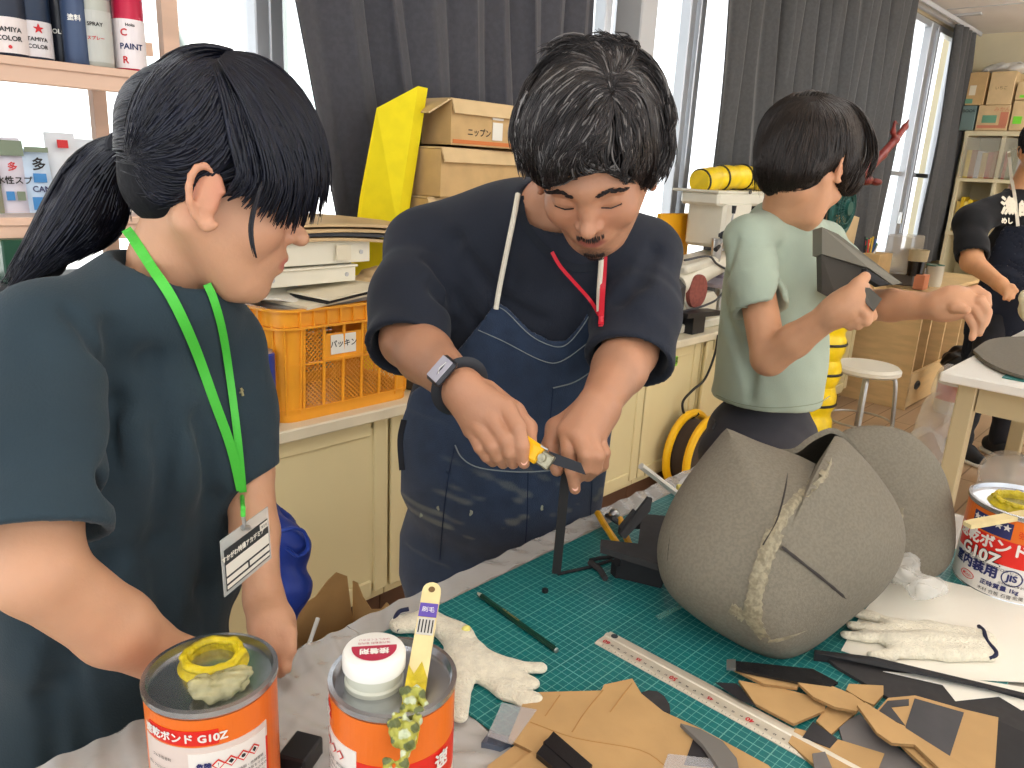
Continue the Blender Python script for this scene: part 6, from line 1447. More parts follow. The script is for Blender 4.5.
top_g=[[(232,50),(195,46),(158,66),(134,105),(127,146)],[(226,52),(196,52),(165,75),(143,110),(131,145)],[(226,56),(200,66),(172,92),(150,122),(132,148)],[(224,60),(205,84),(180,112),(155,136),(133,151)],[(226,66),(212,105),(188,134),(160,148),(134,154)],[(236,80),(224,125),(196,156),(165,162),(136,158)],[(240,110),(226,155),(196,175),(165,176),(140,162)],[(236,150),(214,172),(188,190),(160,190),(142,170)],[(205,180),(190,192),(170,202),(152,198),(140,180)]]
b3=pxstrands(HS,top_g,1900,.0025,rs,K=12,spread=2.2,d0=.55)
# ponytail
PT=SDF(); PT.chain([tie,W(110,168,.885),W(98,196,.89),W(76,226,.885),W(46,258,.87),W(12,290,.855)],[.015,.024,.032,.030,.020,.007],.01)
PT.func(lambda P,d:d+.0018*np.sin(P@np.array([190,120,60.])))
sdfobj(PT,'ponytail',[M_cap],.0035,hr_)
pg=[[(126,136),(98,140),(68,162),(46,200),(28,236),(8,272)],[(128,140),(104,146),(78,168),(56,205),(35,240),(18,272)],[(126,144),(108,158),(84,186),(62,222),(40,252),(10,292)],[(126,148),(108,170),(92,202),(72,232),(50,256),(14,292)],[(128,152),(114,180),(104,212),(88,238),(66,256),(40,272)],[(130,156),(122,186),(118,216),(106,238),(86,250),(64,262)],[(132,158),(128,184),(128,206),(122,228),(108,240),(96,246)]]
b4=pxstrands(PT,pg,1300,.002,rs,K=14,spread=2.5,d0=.6)
loose=np.array([[W(x,y,d) for x,y,d in np.array([np.array(q) for q in spline([np.array(p,float) for p in g],4)])[:13]] for g in
 ([(262,180,.765),(254,205,.757),(250,230,.755),(256,258,.76),(270,286,.775)],[(263,180,.765),(256,205,.757),(252,230,.755),(257,258,.76),(269,285,.775)],[(261,182,.765),(253,206,.757),(249,231,.755),(254,257,.76),(266,280,.775)],[(236,180,.77),(240,205,.765),(234,222,.765),(236,236,.766),(240,250,.768)],[(190,190,.775),(205,197,.77),(222,199,.765),(234,205,.765),(240,212,.765)],[(132,160,.88),(130,185,.88),(129,205,.88),(132,222,.88),(133,238,.88)],[(134,165,.88),(134,185,.88),(132,205,.88),(130,222,.88),(128,240,.88)])])
hairmesh('hair_strands',[(st,.0015),(b1,.0016),(b2,.0014),(b3,.0015)],(17,19,31),M_hair,hr_,.35)
hairmesh('ponytail_strands',[(b4,.0017)],(17,19,31),M_hair,hr_,.35)
hairmesh('face_lock',[(loose[:3],.0016)],(18,18,26),M_hair,hr_,.2); hairmesh('nape_wisps',[(loose[5:],.0010)],(18,18,26),M_hair,hr_,.2)
tn=nrm(W(106,168,.90)-tie); x_,y_,_=basis(tn); build(MB().tube([tie+tn*.006+.019*(math.cos(a)*x_+math.sin(a)*y_) for a in np.linspace(0,2*PI,25)],.006,8,caps=False),'hair_tie',[mat('hair_tie_black',(18,20,30),.7)],hr_,True)
# eyebrow / lash lines
build(MB().tube([hg.p(.083,-.020,-.0035),hg.p(.085,-.030,-.006),hg.p(.078,-.044,-.005)],.0009,5),'eyelash',[M_ink],G_,True)
# blue drawstring bag hanging beside her
s=SDF(); 
q=[aty(272,520,1.35),aty(285,560,1.33),aty(286,590,1.32),aty(292,618,1.32)]
s.chain([aty(262,508,1.36),aty(282,545,1.34),aty(286,585,1.33),aty(288,618,1.33)],[.036,.050,.044,.018],.04)
s.func(foldfn(.010,1.,8,[((.6,.2,.9),60),((1,.1,.2),75)]))
o=sdfobj(s,'drawstring_bag',[mat('royal_blue_nylon',(28,58,150),.45,noise=(12,.2),bump=(60,.3))],.006); tag(o,'royal blue drawstring bag hanging behind the girl\'s left arm','bag')
lp=spline([aty(278,532,1.28),aty(292,528,1.27),aty(304,532,1.27),aty(308,548,1.27),aty(298,556,1.27),aty(286,548,1.28)],6); build(MB().tube(lp,.006,8,flat=.6),'bow_loop',[mat('royal_blue_cord',(34,66,160),.5)],o,True)
# its cord up to the counter edge
build(MB().tube(spline([aty(262,508,1.36),aty(256,480,1.5),aty(252,455,1.64)],6),.004,6),'cord',[mat('royal_blue_cord',(34,66,160),.5)],o,True)
# ---------------------------------------------------------------- MAN IN APRON
Mn=empty('person',(1.0,1.0,0),'person in a denim apron and dark t-shirt, wavy greying hair, trimming foam with a cutter','person')
hm_=Head(W(593,160,1.03),cv(-.15,.85,-.50),cv(-.20,-.50,-.85),.96)
shR=W(424,246,1.33); shL=W(641,258,1.31); side=nrm(shL-shR)
neckb=W(552,212,1.24); chest=W(528,310,1.37); waist=W(508,430,1.44); pelv=W(502,560,1.58)
eR=W(408,340,1.19); wR=W(462,388,1.045); eL=W(630,351,1.20); wL=W(599,404,1.085)
B=SDF(); hm_.add(B,male=True)
B.chain([hm_.p(-.035,0,-.04),hm_.p(-.075,0,-.095),neckb],[.056,.055,.058],.02); B.chain([shR,neckb-cv(0,-.02,0),shL],[.05,.05,.05],.02); level(B,chest,side,neckb-waist,.13,.07,.15)
B.chain([shR,eR],[.048,.043],.01); B.chain([eR,eR+(wR-eR)*.35,wR],[.043,.042,.028],.01)
B.chain([shL,eL],[.048,.043],.01); B.chain([eL,eL+(wL-eL)*.35,wL],[.043,.042,.028],.01)
# right hand (grips the cutter)
def fing(S,pts,r,k=.003): S.chain([W(*p) for p in pts],[x*.93 for x in r],k)
for (a,b,ra,rb) in (((466,388,1.04),(506,408,1.02),.021,.014),((464,392,1.045),(491,420,1.02),.022,.014),((462,396,1.05),(480,428,1.03),.021,.014),((462,392,1.05),(472,430,1.045),.020,.013)): B.cap(W(*a),W(*b),ra,rb,.014)
B.ell(W(486,408,1.047),(.028,.024,.020),k=.015)
fing(B,[(507,408,1.018),(518,428,1.0),(522,446,1.0),(524,463,1.008)],[.0135,.0115,.0105,.0088])
fing(B,[(492,419,1.018),(506,440,1.002),(510,452,1.005),(513,463,1.02)],[.0135,.0120,.0108,.009])
fing(B,[(480,427,1.025),(493,446,1.008),(498,456,1.015),(503,463,1.03)],[.0130,.0115,.0100,.009])
fing(B,[(472,429,1.04),(481,447,1.02),(487,456,1.025),(493,462,1.04)],[.0120,.0105,.0092,.008])
fing(B,[(486,393,1.05),(514,412,1.055),(528,428,1.05),(530,443,1.035)],[.020,.0150,.0125,.0105],.008)
# left hand (holds the strip)
for (a,b,ra,rb) in (((597,405,1.08),(567,430,1.06),.024,.0145),((598,408,1.075),(577,434,1.045),.022,.0140),((600,410,1.08),(589,436,1.045),.023,.0140),((602,412,1.09),(597,438,1.06),.022,.0130)): B.cap(W(*a),W(*b),ra,rb,.014)
B.ell(W(586,420,1.087),(.028,.026,.022),k=.015)
fing(B,[(567,430,1.06),(569,452,1.045),(572,470,1.05),(575,489,1.062)],[.0140,.0120,.0105,.0085])
fing(B,[(578,434,1.045),(586,454,1.025),(585,467,1.035),(580,476,1.06)],[.0138,.0122,.0110,.0095])
fing(B,[(589,436,1.045),(597,455,1.03),(595,468,1.04),(588,476,1.065)],[.0135,.0120,.0105,.009])
fing(B,[(597,438,1.06),(603,453,1.05),(602,465,1.06),(595,471,1.08)],[.0125,.0110,.0098,.0085])
fing(B,[(584,412,1.09),(556,428,1.09),(550,447,1.08),(557,470,1.075)],[.020,.0150,.0125,.0100],.008)
SKM=(182,132,102)
lo=np.min([W(440,370,.95),W(620,370,.95),W(440,500,1.15),W(620,500,1.15)],0); hi=np.max([W(440,370,.95),W(620,370,.95),W(440,500,1.15),W(620,500,1.15)],0)
sdfobj(B,'body',[skinmat('skin_tan')],.0045,Mn,fine=[((hm_.c-.14,hm_.c+.14),.0023),((lo,hi),.0023)],colf=hm_.colours(SKM,(146,84,72),beard=(46,36,32),flush=(172,98,74)))
# nails
nl=MB()
for (x,y,d,ax_) in ((524,461,1.0005,(2,14)),(575,487,1.054,(3,17)),(512,461,1.012,(5,10))):
    c_=W(x,y,d); u=nrm(cv(ax_[0],ax_[1],.0)); s_=nrm(np.cross(u,MC[:,2])); nl.prism([c_+u*.0055*math.sin(a)+s_*.0045*math.cos(a) for a in np.linspace(0,2*PI,12,endpoint=False)],-MC[:,2]*.0012)
build(nl,'fingernails',[mat('nail_pink',(226,172,148),.3)],Mn)
# shirt
S=SDF(); level(S,chest,side,neckb-waist,.195,.135,.23,.05); level(S,waist,side,neckb-pelv,.192,.150,.22,.06); level(S,pelv+np.array([0,0,.03]),side,(0,0,1),.180,.150,.15,.05)
up_=W(532,252,1.33); level(S,up_,side,neckb-waist,.185,.095,.10,.05); S.chain([shR,neckb-cv(0,-.03,0),shL],[.068,.072,.068],.04); S.func(foldfn(.007,.9,12,[((1,.3,.5),30),((.2,.6,.8),26),((.6,-.6,.3),40)])); TOR=list(S.p)
fr=nrm(np.cross(side,nrm(neckb-waist))); fr=fr if fr@cv(0,0,-1)>0 else -fr
sleeve(S,[shR,shR+(eR-shR)*.6+cv(-.004,0,0),eR+nrm(eR-shR)*.030],[.062,.066,.069],.010,.025)
sleeve(S,[shL,shL+(eL-shL)*.6+cv(.004,0,0),eL+nrm(eL-shL)*.032],[.064,.069,.073],.010,.025)
for f in (([(455,240),(440,290),(452,325)],.008,.025,'-'),([(480,330),(455,300),(430,260)],.006,.02,'-'),([(620,300),(640,280),(655,250)],.007,.02,'-'),([(470,260),(500,300),(540,320)],.006,.02,'-')): 
    H=hits(S,[p[0] for p in f[0]],[p[1] for p in f[0]],.6); S.chain(list(H),[f[1]]*len(H),f[2],f[3])
S.ell(neckb+cv(.012,-.010,-.05),(.068,.068,.060),k=.008,op='-')
M_ms=fabric('black_navy_cotton',(38,42,52))
sdfobj(S,'shirt',[M_ms],.0045,Mn)
strap(S,[(520,196),(524,222),(545,250),(575,268),(600,262),(614,240)],.012,.002,'collar_rib',fabric('black_navy_rib',(32,36,44)),Mn,.003,.6)
# apron
M_den=colmat('denim_apron_cloth',.85,bump=(500,.35),noise=(30,.16),sheen=.15)
A=SDF(); A.p=list(TOR); level(A,waist-np.array([0,0,.06]),side,neckb-pelv,.196,.158,.20,.05); level(A,pelv,side,(0,0,1),.200,.150,.20,.05)
level(A,pelv-np.array([0,0,.28]),side,(0,0,1),.215,.150,.25,.06)
for f in (([(440,400),(450,470),(430,540)],.003,.03,'-'),([(520,520),(515,570),(520,610)],.003,.03,'-')):
    H=hits(A,[p[0] for p in f[0]],[p[1] for p in f[0]],.6); A.chain(list(H),[f[1]]*len(H),f[2],f[3])
apoly=[(497,301),(508,308),(530,330),(552,341),(566,340),(580,325),(592,306),(603,312),(600,345),(606,385),(612,430),(600,520),(604,620),(640,900),(360,900),(398,620),(400,520),(402,420),(412,392),(440,372),(462,345),(484,318)]
base=A.ev
APR=SDF(); APR.p=list(A.p); APR.func(lambda P,d:np.maximum(np.maximum(np.abs(d-.0085)-.0036,poly_sd(P,apoly)),np.maximum(-((P-waist)@fr)-.04,.36-P[:,2])))
def acol(V):
    b=np.array(lin((38,54,78))); C=np.tile(b,(len(V),1)); Q=(V-CAM)@MC; x=512+F*Q[:,0]/Q[:,2]; y=384+F*Q[:,1]/Q[:,2]
    n=np.sin(V[:,0]*61+2*np.sin(V[:,2]*43))*np.sin(V[:,2]*57+V[:,0]*31+1.3)+.5*np.sin(V[:,0]*170+V[:,2]*90)*np.sin(V[:,2]*210)
    w=np.clip((n-.55)*2.2,0,1)*np.clip((.98-V[:,2])/.25,0,1)*.42; C=C*(1-w[:,None])+np.array(lin((150,150,130)))*w[:,None]; return C
V,Q=APR.mesh(.0042); V=smoothmesh(V,Q,1)
ap=meshobj('apron',V,Q,[M_den],Mn,cols=acol(V))
AS=SDF(); AS.p=list(A.p); AS.func(lambda P,d:d-.0124)
M_sti=mat('denim_stitch',(120,128,130),.8); M_seamd=mat('denim_seam',(24,38,64),.9)
def stitch(path,m=M_sti,w=.0016,n='stitching'): strap(AS,path,w,.0008,n,m,ap,.0008,.6)
stitch([(497,306),(508,313),(530,335),(552,346),(566,345),(580,330),(592,311)]); stitch([(478,330),(505,342),(540,360),(560,362),(585,345),(600,332)]); stitch([(553,388),(575,382),(596,368)],w=.0022); stitch([(553,388),(549,430),(545,440)],m=M_seamd)
stitch([(455,445),(462,458),(480,468),(520,472),(556,470),(575,468)],w=.0022,n='pocket_edge'); stitch([(455,445),(448,480),(443,520),(440,560)],m=M_seamd); stitch([(528,472),(527,520),(524,560)],m=M_seamd); stitch([(590,440),(592,480),(590,520)],m=M_seamd)
for (x,y,r) in ((438,508,3.),(471,513,3.5),(542,508,3.),(421,515,3.4)):
    h=hits(AS,[x],[y],.6,off=.0008)[0]; rs2=np.random.RandomState(int(x)); P=[h+(MC[:,0]*math.cos(a)*.8+MC[:,1]*math.sin(a)*1.2)*r*.0013*rs2.uniform(.5,1.2) for a in np.linspace(0,2*PI,9,endpoint=False)]
    build(MB().prism(P,-MC[:,2]*.0012),'paint_splash',[mat('pale_paint',(130,132,116),.7)],ap)
UN=SDF(); UN.p=list(S.p); 
class Un:  # union of shirt and apron surfaces for straps
    def ev(s,P,prims=None): return np.minimum(S.ev(P),AS.ev(P))
UU=Un()
M_cord=mat('cream_cord',(232,224,204),.8,bump=(300,.4))
def cord(path,r,name,m,parent=Mn,off=.004):
    P=np.array(spline([np.array(p,float) for p in path],5)); H=hits(UU,P[:,0],P[:,1],.6,off=off); H[1:-1]=(H[:-2]+2*H[1:-1]+H[2:])/4; return build(MB().tube(list(H),r,8),name,[m],parent,True)
cord([(518,194),(514,216),(506,255),(499,290),(496,309)],.0042,'neck_cord',M_cord); cord([(602,238),(601,265),(599,295),(599,312)],.0042,'neck_cord',M_cord)
M_redl=mat('red_lanyard',(206,34,52),.5)
strap(UU,[(605,242),(604,270),(602,300),(601,324)],.0085,.005,'red_lanyard',M_redl,Mn,.002,.6); strap(UU,[(552,252),(560,266),(574,282),(590,300),(601,318)],.0055,.006,'red_lanyard',M_redl,Mn,.002,.6)
o=build(MB().tube([hits(UU,[601],[320],.6,off=.006)[0]+cv(0,y,0) for y in (-.006,0,.010)],.004,8),'lanyard_clasp',[M_redl],Mn,True)
# side cords of apron
strap(UU,[(404,420),(400,440),(402,470)],.010,.004,'apron_tie',mat('dark_webbing',(30,32,40),.8),Mn,.002,.6)
FWD_=fr*[1,1,0]; TRM=fabric('dark_trousers',(44,46,52))
legs_shoes(Mn,pelv-np.array([0,0,.03]),side,[(pelv[0]-.07,pelv[1]+.10,0),(pelv[0]+.14,pelv[1]-.02,0)],.185,TRM,mat('black_shoe',(30,30,32),.6),M_white)
# watch
wd=nrm(wR-eR); wc=wR-wd*.006; x_,y_,_=basis(wd); rw=.0325
wat=MB().tube([wc+rw*(math.cos(a)*x_+math.sin(a)*y_) for a in np.linspace(0,2*PI,33)],.011,8,caps=False,flat=.28,up=wd)
wo=build(wat,'watch_strap',[mat('black_rubber_strap',(30,32,38),.5)],Mn,True,50)
fc=W(457,384,1.0); out=nrm(fc-wc-wd*((fc-wc)@wd)); fc=wc+out*(rw+.004)-wd*.004; tv_=np.cross(out,wd)
build(MB().box(fc,(.036,.042,.010),np.array([wd,tv_,out]).T,bev=.004),'watch_case',[mat('graphite_case',(58,58,62),.3,.6)],wo)
build(MB().box(fc+out*.0052,(.029,.035,.0012),np.array([wd,tv_,out]).T,bev=.0005),'watch_screen',[mat('pale_watch_screen',(176,172,184),.15)],wo)
build(MB().cyl(fc+out*.006,fc+out*.006+tv_*.012+wd*.003,.0006,n=6).cyl(fc+out*.006,fc+out*.006-tv_*.006+wd*.006,.0006,n=6),'watch_hands',[M_white],wo)
# hair
HS=SDF(); E=lambda c,r,k,op='+': HS.ell(hm_.p(*c),np.array(r)*.99,hm_.R,k,op)
E((-.014,0,.042),(.106,.086,.087),.01); E((-.048,0,-.005),(.060,.070,.060),.02); E((.125,.006,-.045),(.085,.10,.082),.02,'-'); E((.11,0,.0),(.055,.055,.06),.02,'-')
for y in(-1,1): E((.016,y*.096,-.036),(.042,.032,.056),.008,'-')
HS.func(lambda P,d:d+.004*np.sin(P@np.array([62,48,40.])+1.5*np.sin(P@np.array([-30,45,40.]))))
M_capm=mat('hair_base_brownblack',(20,18,19),.8,spec=.2,bump=(140,.5)); hr_=sdfobj(HS,'hair',[M_capm],.004,Mn)
rs=np.random.RandomState(31); U=rs.normal(0,1,(1600,3)); U/=np.linalg.norm(U,axis=1,keepdims=True); roots=hm_.c+(U*[.12,.10,.11]+[-.02,0,.03])@hm_.R.T; L=hm_.loc(roots); roots=roots[~((L[:,0]>.05)&(L[:,2]<.06))&(L[:,2]>-.02)]
wh=hm_.p(-.02,-.02,.14)
def flm(P,t): v=P-wh; v=v/np.linalg.norm(v,axis=1,keepdims=True); return v+.55*np.stack([np.sin(P@np.array([60,30,20.])),np.sin(P@np.array([20,70,30.])+2),np.sin(P@np.array([30,20,60.])+4)],1)-hm_.u*.3
st=comb(HS,roots,flm,9,.008,.001,.005,rs,.25)
gl=[[(606,66),(578,50),(548,52),(524,78),(514,112),(514,138),(520,156)],[(608,74),(582,62),(556,76),(534,104),(525,138),(526,152),(531,164)],[(610,82),(590,80),(568,98),(548,126),(540,152),(544,176)],[(612,90),(598,94),(582,116),(566,142),(556,164),(554,183)],[(612,96),(606,110),(596,132),(586,148),(574,162)],[(613,100),(611,118),(604,138),(596,152)]]
gr=[[(612,100),(618,120),(620,142),(622,160),(625,174)],[(612,92),(630,104),(640,130),(642,158),(641,180)],[(612,84),(640,86),(656,112),(660,146),(656,174),(650,188)],[(610,74),(640,64),(662,88),(670,122),(668,155),(660,180)],[(606,64),(626,46),(650,58),(666,84),(672,112),(670,130)]]
gt=[[(612,92),(600,60),(578,44),(552,46),(534,58)],[(612,88),(612,56),(600,42),(584,40),(566,42)],[(612,86),(622,56),(616,42),(606,40),(594,40)],[(612,88),(632,60),(636,46),(628,42),(620,40)]]
gs=[[(528,90),(519,110),(517,130),(520,150),(525,170)],[(523,100),(516,120),(516,140),(519,158),(523,176)]]
P1=pxstrands(HS,gl,2200,.004,rs,K=16,spread=3.0,d0=.6,clump=.75,nc=70,wave=4.5,wf=9); P2=pxstrands(HS,gr,1500,.004,rs,K=16,spread=2.8,d0=.6,clump=.7,nc=50,wave=4,wf=9); P3=pxstrands(HS,gt,700,.006,rs,K=12,spread=4.5,d0=.6,clump=.7,nc=30,wave=5,wf=7); P4=pxstrands(HS,gs,250,.002,rs,K=10,spread=2.5,d0=.6)
for P in (P1,P2,P3,st): # gentle waves
    a=rs.uniform(0,6,(len(P),1)); k=np.linspace(0,1,P.shape[1])[None]; P+= (np.sin(k*9+a)*.0022*k)[...,None]*MC[:,0]+(np.cos(k*8+a)*.002*k)[...,None]*MC[:,2]
hairmesh('hair_strands',[(st,.0016),(P1,.0011),(P2,.0011),(P3,.0010)],(37,33,33),M_hair,hr_,.5,grey=.10,greycol=(112,108,106))
hairmesh('temple_hair',[(P4,.0010)],(44,40,42),M_hair,hr_,.4,grey=.4,greycol=(160,156,154))
# brows, lashes, goatee
def facehair(rows,n,name,w,colr,rng,out=.001):
    P=[]
    for i in range(n):
        a,b,dir_=rows[i%len(rows)]; t=rng.uniform(); p=np.array(a)+(np.array(b)-np.array(a))*t+rng.normal(0,.0012,3); q=hm_.p(*p); q=project(B,q[None],out)[0]; dv=hm_.R@np.array(dir_); pts_=[q+dv*s_*.006 for s_ in (0,.5,1)]; P.append([project(B,pt[None],out+.0006*k)[0] for k,pt in enumerate(pts_)])
    return hairmesh(name,[(np.array(P),w)],colr,M_hair,Mn,.3,rng=rng)
for y in(-1,1): facehair([((.088,y*.014,.020),(.086,y*.034,.026),(.2,y*.9,.3)),((.086,y*.030,.025),(.074,y*.052,.018),(-.2,y*.9,-.3))],150,'eyebrow',.0009,(34,26,26),rs)
facehair([((.088,-.014,-.094),(.088,.014,-.094),(.3,0,-1)),((.086,-.010,-.106),(.086,.010,-.106),(.1,0,-1)),((.08,-.012,-.115),(.08,.012,-.115),(-.2,0,-1))],220,'goatee',.0006,(44,36,34),rs)
facehair([((.096,-.022,-.052),(.099,.022,-.052),(.2,0,-1))],90,'moustache',.0005,(52,42,40),rs)
for y in(-1,1): build(MB().tube([project(B,hm_.p(.085,y*.019,-.007)[None],.0008)[0],project(B,hm_.p(.087,y*.032,-.010)[None],.0008)[0],project(B,hm_.p(.078,y*.046,-.007)[None],.0008)[0]],.0009,5),'eyelash',[M_ink],Mn,True)
# cutter knife
kn=empty('cutter_knife',W(540,455,1.0),'yellow cutter knife with a black blade held in the man\'s hand','knife')
a=W(508,434,1.025); b=W(541,457,1.0); c_=W(549,460,1.0)
u=nrm(b-a); s_=nrm(np.cross(u,MC[:,2])); nn=np.cross(s_,u)
build(MB().box((a+b)/2,(np.linalg.norm(b-a),.026,.012),np.array([u,s_,nn]).T,bev=.004),'handle',[mat('cutter_yellow',(244,184,24),.35)],kn)
build(MB().box(b+u*.008,(.018,.021,.010),np.array([u,s_,nn]).T,bev=.002).cyl(b+u*.004-nn*.008,b+u*.004+nn*.002,.0055,n=14),'blade_holder',[mat('cutter_metal',(170,164,140),.3,.7,noise=(90,.4))],kn)
q=[W(549,451,.997),W(581,463,.992),W(586,475,.992),W(549,463,.997)]
build(MB().prism(q,MC[:,2]*.0012),'blade',[mat('black_blade',(34,34,38),.3,.5)],kn)
build(MB().tube([W(541,446,1.0),W(548,450,.996)],.0016,6),'blade_rail',[M_steel],kn)
# ---------------------------------------------------------------- BOY
By=empty('person',(1.7,.8,0),'person with short dark hair, glasses and a pale green t-shirt, holding grey foam','person')
hb=Head(W(806,166,1.66),cv(.66,.47,.58),cv(.40,-.88,.25),1.0)
shR=W(748,240,1.66); shL=W(822,243,1.86); side=nrm(shL-shR); neckb=W(783,214,1.74); chest=W(774,290,1.78); waist=W(772,370,1.82); pelv=W(761,432,1.90)
eR=W(769,358,1.58); wR=W(835,312,1.46); eL=W(862,305,1.62); wL=W(942,306,1.44)
B=SDF(); hb.add(B); B.chain([hb.p(-.018,0,-.06),(hb.p(-.02,0,-.09)+neckb)/2,neckb],[.050,.046,.050],.012); B.chain([shR,neckb-cv(0,-.03,0),shL],[.036,.038,.036],.015); level(B,chest,side,neckb-waist,.09,.05,.13)
B.chain([shR,eR],[.038,.036],.01); B.chain([eR,eR+(wR-eR)*.4,wR],[.036,.034,.024],.01); B.chain([shL,eL],[.036,.034],.01); B.chain([eL,eL+(wL-eL)*.4,wL],[.034,.032,.023],.01)
# near hand gripping the foam offcut
B.chain([wR,W(848,306,1.45),W(856,298,1.44)],[.028,.032,.028],.02)
fing(B,[(850,296,1.43),(858,285,1.425),(865,277,1.425)],[.016,.0135,.011],.008)
fing(B,[(860,300,1.43),(868,306,1.425),(871,316,1.43),(862,318,1.43)],[.014,.0125,.0115,.010]); fing(B,[(856,305,1.43),(866,314,1.42),(866,321,1.425),(858,321,1.43)],[.014,.012,.011,.0095]); fing(B,[(850,310,1.44),(860,319,1.43),(858,325,1.435),(851,323,1.44)],[.013,.011,.010,.009]); fing(B,[(846,312,1.45),(853,322,1.44),(850,326,1.445),(844,323,1.45)],[.012,.010,.009,.008])
# far hand, relaxed
B.chain([wL,W(952,303,1.43),W(962,302,1.42)],[.025,.028,.026],.02)
fing(B,[(962,295,1.42),(976,290,1.41),(986,296,1.40),(988,306,1.40)],[.0125,.0100,.0090,.0076],.002); fing(B,[(965,300,1.415),(980,300,1.395),(988,312,1.39),(986,323,1.395)],[.0125,.0100,.0090,.0076],.002); fing(B,[(964,306,1.415),(976,309,1.40),(983,322,1.395),(980,333,1.40)],[.0120,.0096,.0086,.0072],.002); fing(B,[(960,311,1.42),(969,317,1.41),(975,329,1.405),(972,338,1.405)],[.0110,.0088,.0078,.0066],.002); fing(B,[(950,300,1.42),(956,307,1.40),(966,310,1.385)],[.0150,.0115,.0090],.006)
SKB=(202,150,114)
lo=np.min([W(835,270,1.35),W(995,270,1.35),W(835,345,1.5),W(995,345,1.5)],0); hi=np.max([W(835,270,1.35),W(995,270,1.35),W(835,345,1.5),W(995,345,1.5)],0)
sdfobj(B,'body',[skinmat('skin_warm')],.005,By,fine=[((hb.c-.14,hb.c+.14),.003),((lo,hi),.0024)],colf=hb.colours(SKB,(180,104,90),flush=(212,128,98)))
S=SDF(); level(S,chest,side,neckb-waist,.130,.112,.19,.05); level(S,waist,side,neckb-pelv,.140,.124,.19,.06); level(S,pelv+np.array([0,0,.03]),side,(0,0,1),.150,.134,.13,.05)
S.chain([shR,neckb-cv(0,-.03,0),shL],[.050,.060,.048],.04)
S.func(foldfn(.006,1.,14,[((1,.3,.6),38),((.5,.2,.9),30),((.7,-.7,.2),50)]))
sleeve(S,[shR,shR+(eR-shR)*.4,shR+(eR-shR)*.80],[.050,.056,.061],.05,.02); sleeve(S,[shL,shL+(eL-shL)*.4,shL+(eL-shL)*.8],[.050,.052,.056],.04,.03)
for f in (([(722,300),(735,340),(750,380)],.007,.02,'-'),([(780,250),(782,300),(788,340)],.006,.02,'-'),([(750,400),(752,370),(748,340)],.005,.02,'-'),([(735,240),(728,270),(724,310)],.005,.016,'-')):
    H=hits(S,[p[0] for p in f[0]],[p[1] for p in f[0]],.9); S.chain(list(H),[f[1]]*len(H),f[2],f[3])
S.ell(neckb+cv(.02,-.045,.0),(.064,.064,.045),k=.008,op='-')
bh=W(770,418,1.8)
hn=nrm(np.array([0,0,1.])+.12*MC[:,0]*0); S.plane((0,0,hits(S,[770],[413],.9)[0][2]),(0,0,-1))
M_bs=fabric('sage_green_cotton',(172,186,168),.06); sdfobj(S,'shirt',[M_bs],.0055,By)
M_br=fabric('sage_green_rib',(166,178,154),.06)
strap(S,[(736,308),(752,307),(777,306)],.002,.0015,'hem_stitch',mat('sage_stitch',(140,152,130),.8),By,.001,.9); strap(S,[(716,395),(740,404),(775,408),(815,404),(830,396)],.002,.0015,'hem_stitch',mat('sage_stitch',(140,152,130),.8),By,.001,.9)
pk=hits(S,[820,828,826,819],[268,270,292,290],.9,off=.004); build(MB().prism(list(pk),-MC[:,2]*.002),'chest_pocket',[M_bs],By)
FWD_=nrm(np.cross(side,(0,0,1))); FWD_=FWD_ if FWD_@cv(1,0,0)>0 else -FWD_
TS=legs_shoes(By,pelv-np.array([0,0,.02]),side,[(pelv[0]-.06,pelv[1]+.02,0),(pelv[0]+.10,pelv[1]-.02,0)],.172,fabric('charcoal_trousers',(62,62,68)),mat('dark_shoe',(40,42,46),.6),M_white,side_w=.075,rk=.082,ra=.07)
strap(TS,[(712,418),(716,422),(712,430)],.004,.003,'waist_cord',M_black,By,.002,.9)
# glasses
gl_=MB()
ring=lambda y:[hb.p(.088+.001*math.sin(a),y*.034+.022*math.cos(a),-.006+.017*math.sin(a)) for a in np.linspace(0,2*PI,25)]
for y in(-1,1): gl_.tube(ring(y),.0017,6,caps=False); gl_.tube([hb.p(.086,y*.056,-.002),hb.p(.04,y*.078,0),hb.p(-.01,y*.084,-.002)],.0017,6)
gl_.tube([hb.p(.090,-.012,-.004),hb.p(.094,0,-.001),hb.p(.090,.012,-.004)],.0015,6); go_=build(gl_,'glasses_frame',[mat('thin_black_frame',(28,28,32),.3)],By,True)
HS=SDF(); E=lambda c,r,k,op='+': HS.ell(hb.p(*c),np.array(r)*1.06,hb.R,k,op)
E((-.014,0,.044),(.112,.096,.094),.01); E((-.046,0,-.012),(.070,.078,.070),.02); E((-.044,0,-.050),(.050,.062,.048),.02); E((.125,0,-.055),(.080,.12,.085),.02,'-')
for y in(-1,1): E((.014,y*.100,-.046),(.026,.028,.042),.008,'-')
E((.045,-.07,.004),(.045,.028,.038),.01); E((.045,.07,.004),(.045,.028,.038),.01)
HS.func(lambda P,d:d+.003*np.sin(P@np.array([60,48,30.])))
hr_=sdfobj(HS,'hair',[mat('hair_base_brown',(24,20,18),.8,spec=.2,bump=(140,.5))],.0045,By)
rs=np.random.RandomState(41); wh=hb.p(-.05,-.01,.145)
U=rs.normal(0,1,(1500,3)); U/=np.linalg.norm(U,axis=1,keepdims=True); roots=hb.c+(U*[.12,.105,.11]+[-.02,0,.03])@hb.R.T; L=hb.loc(roots); roots=roots[~((L[:,0]>.08)&(L[:,2]<.0))&(L[:,2]>-.07)]
def flb(P,t): v=P-wh; v=v/np.linalg.norm(v,axis=1,keepdims=True); return v-hb.u*.7
st=comb(HS,roots,flb,9,.010,.001,.003,rs,.15)
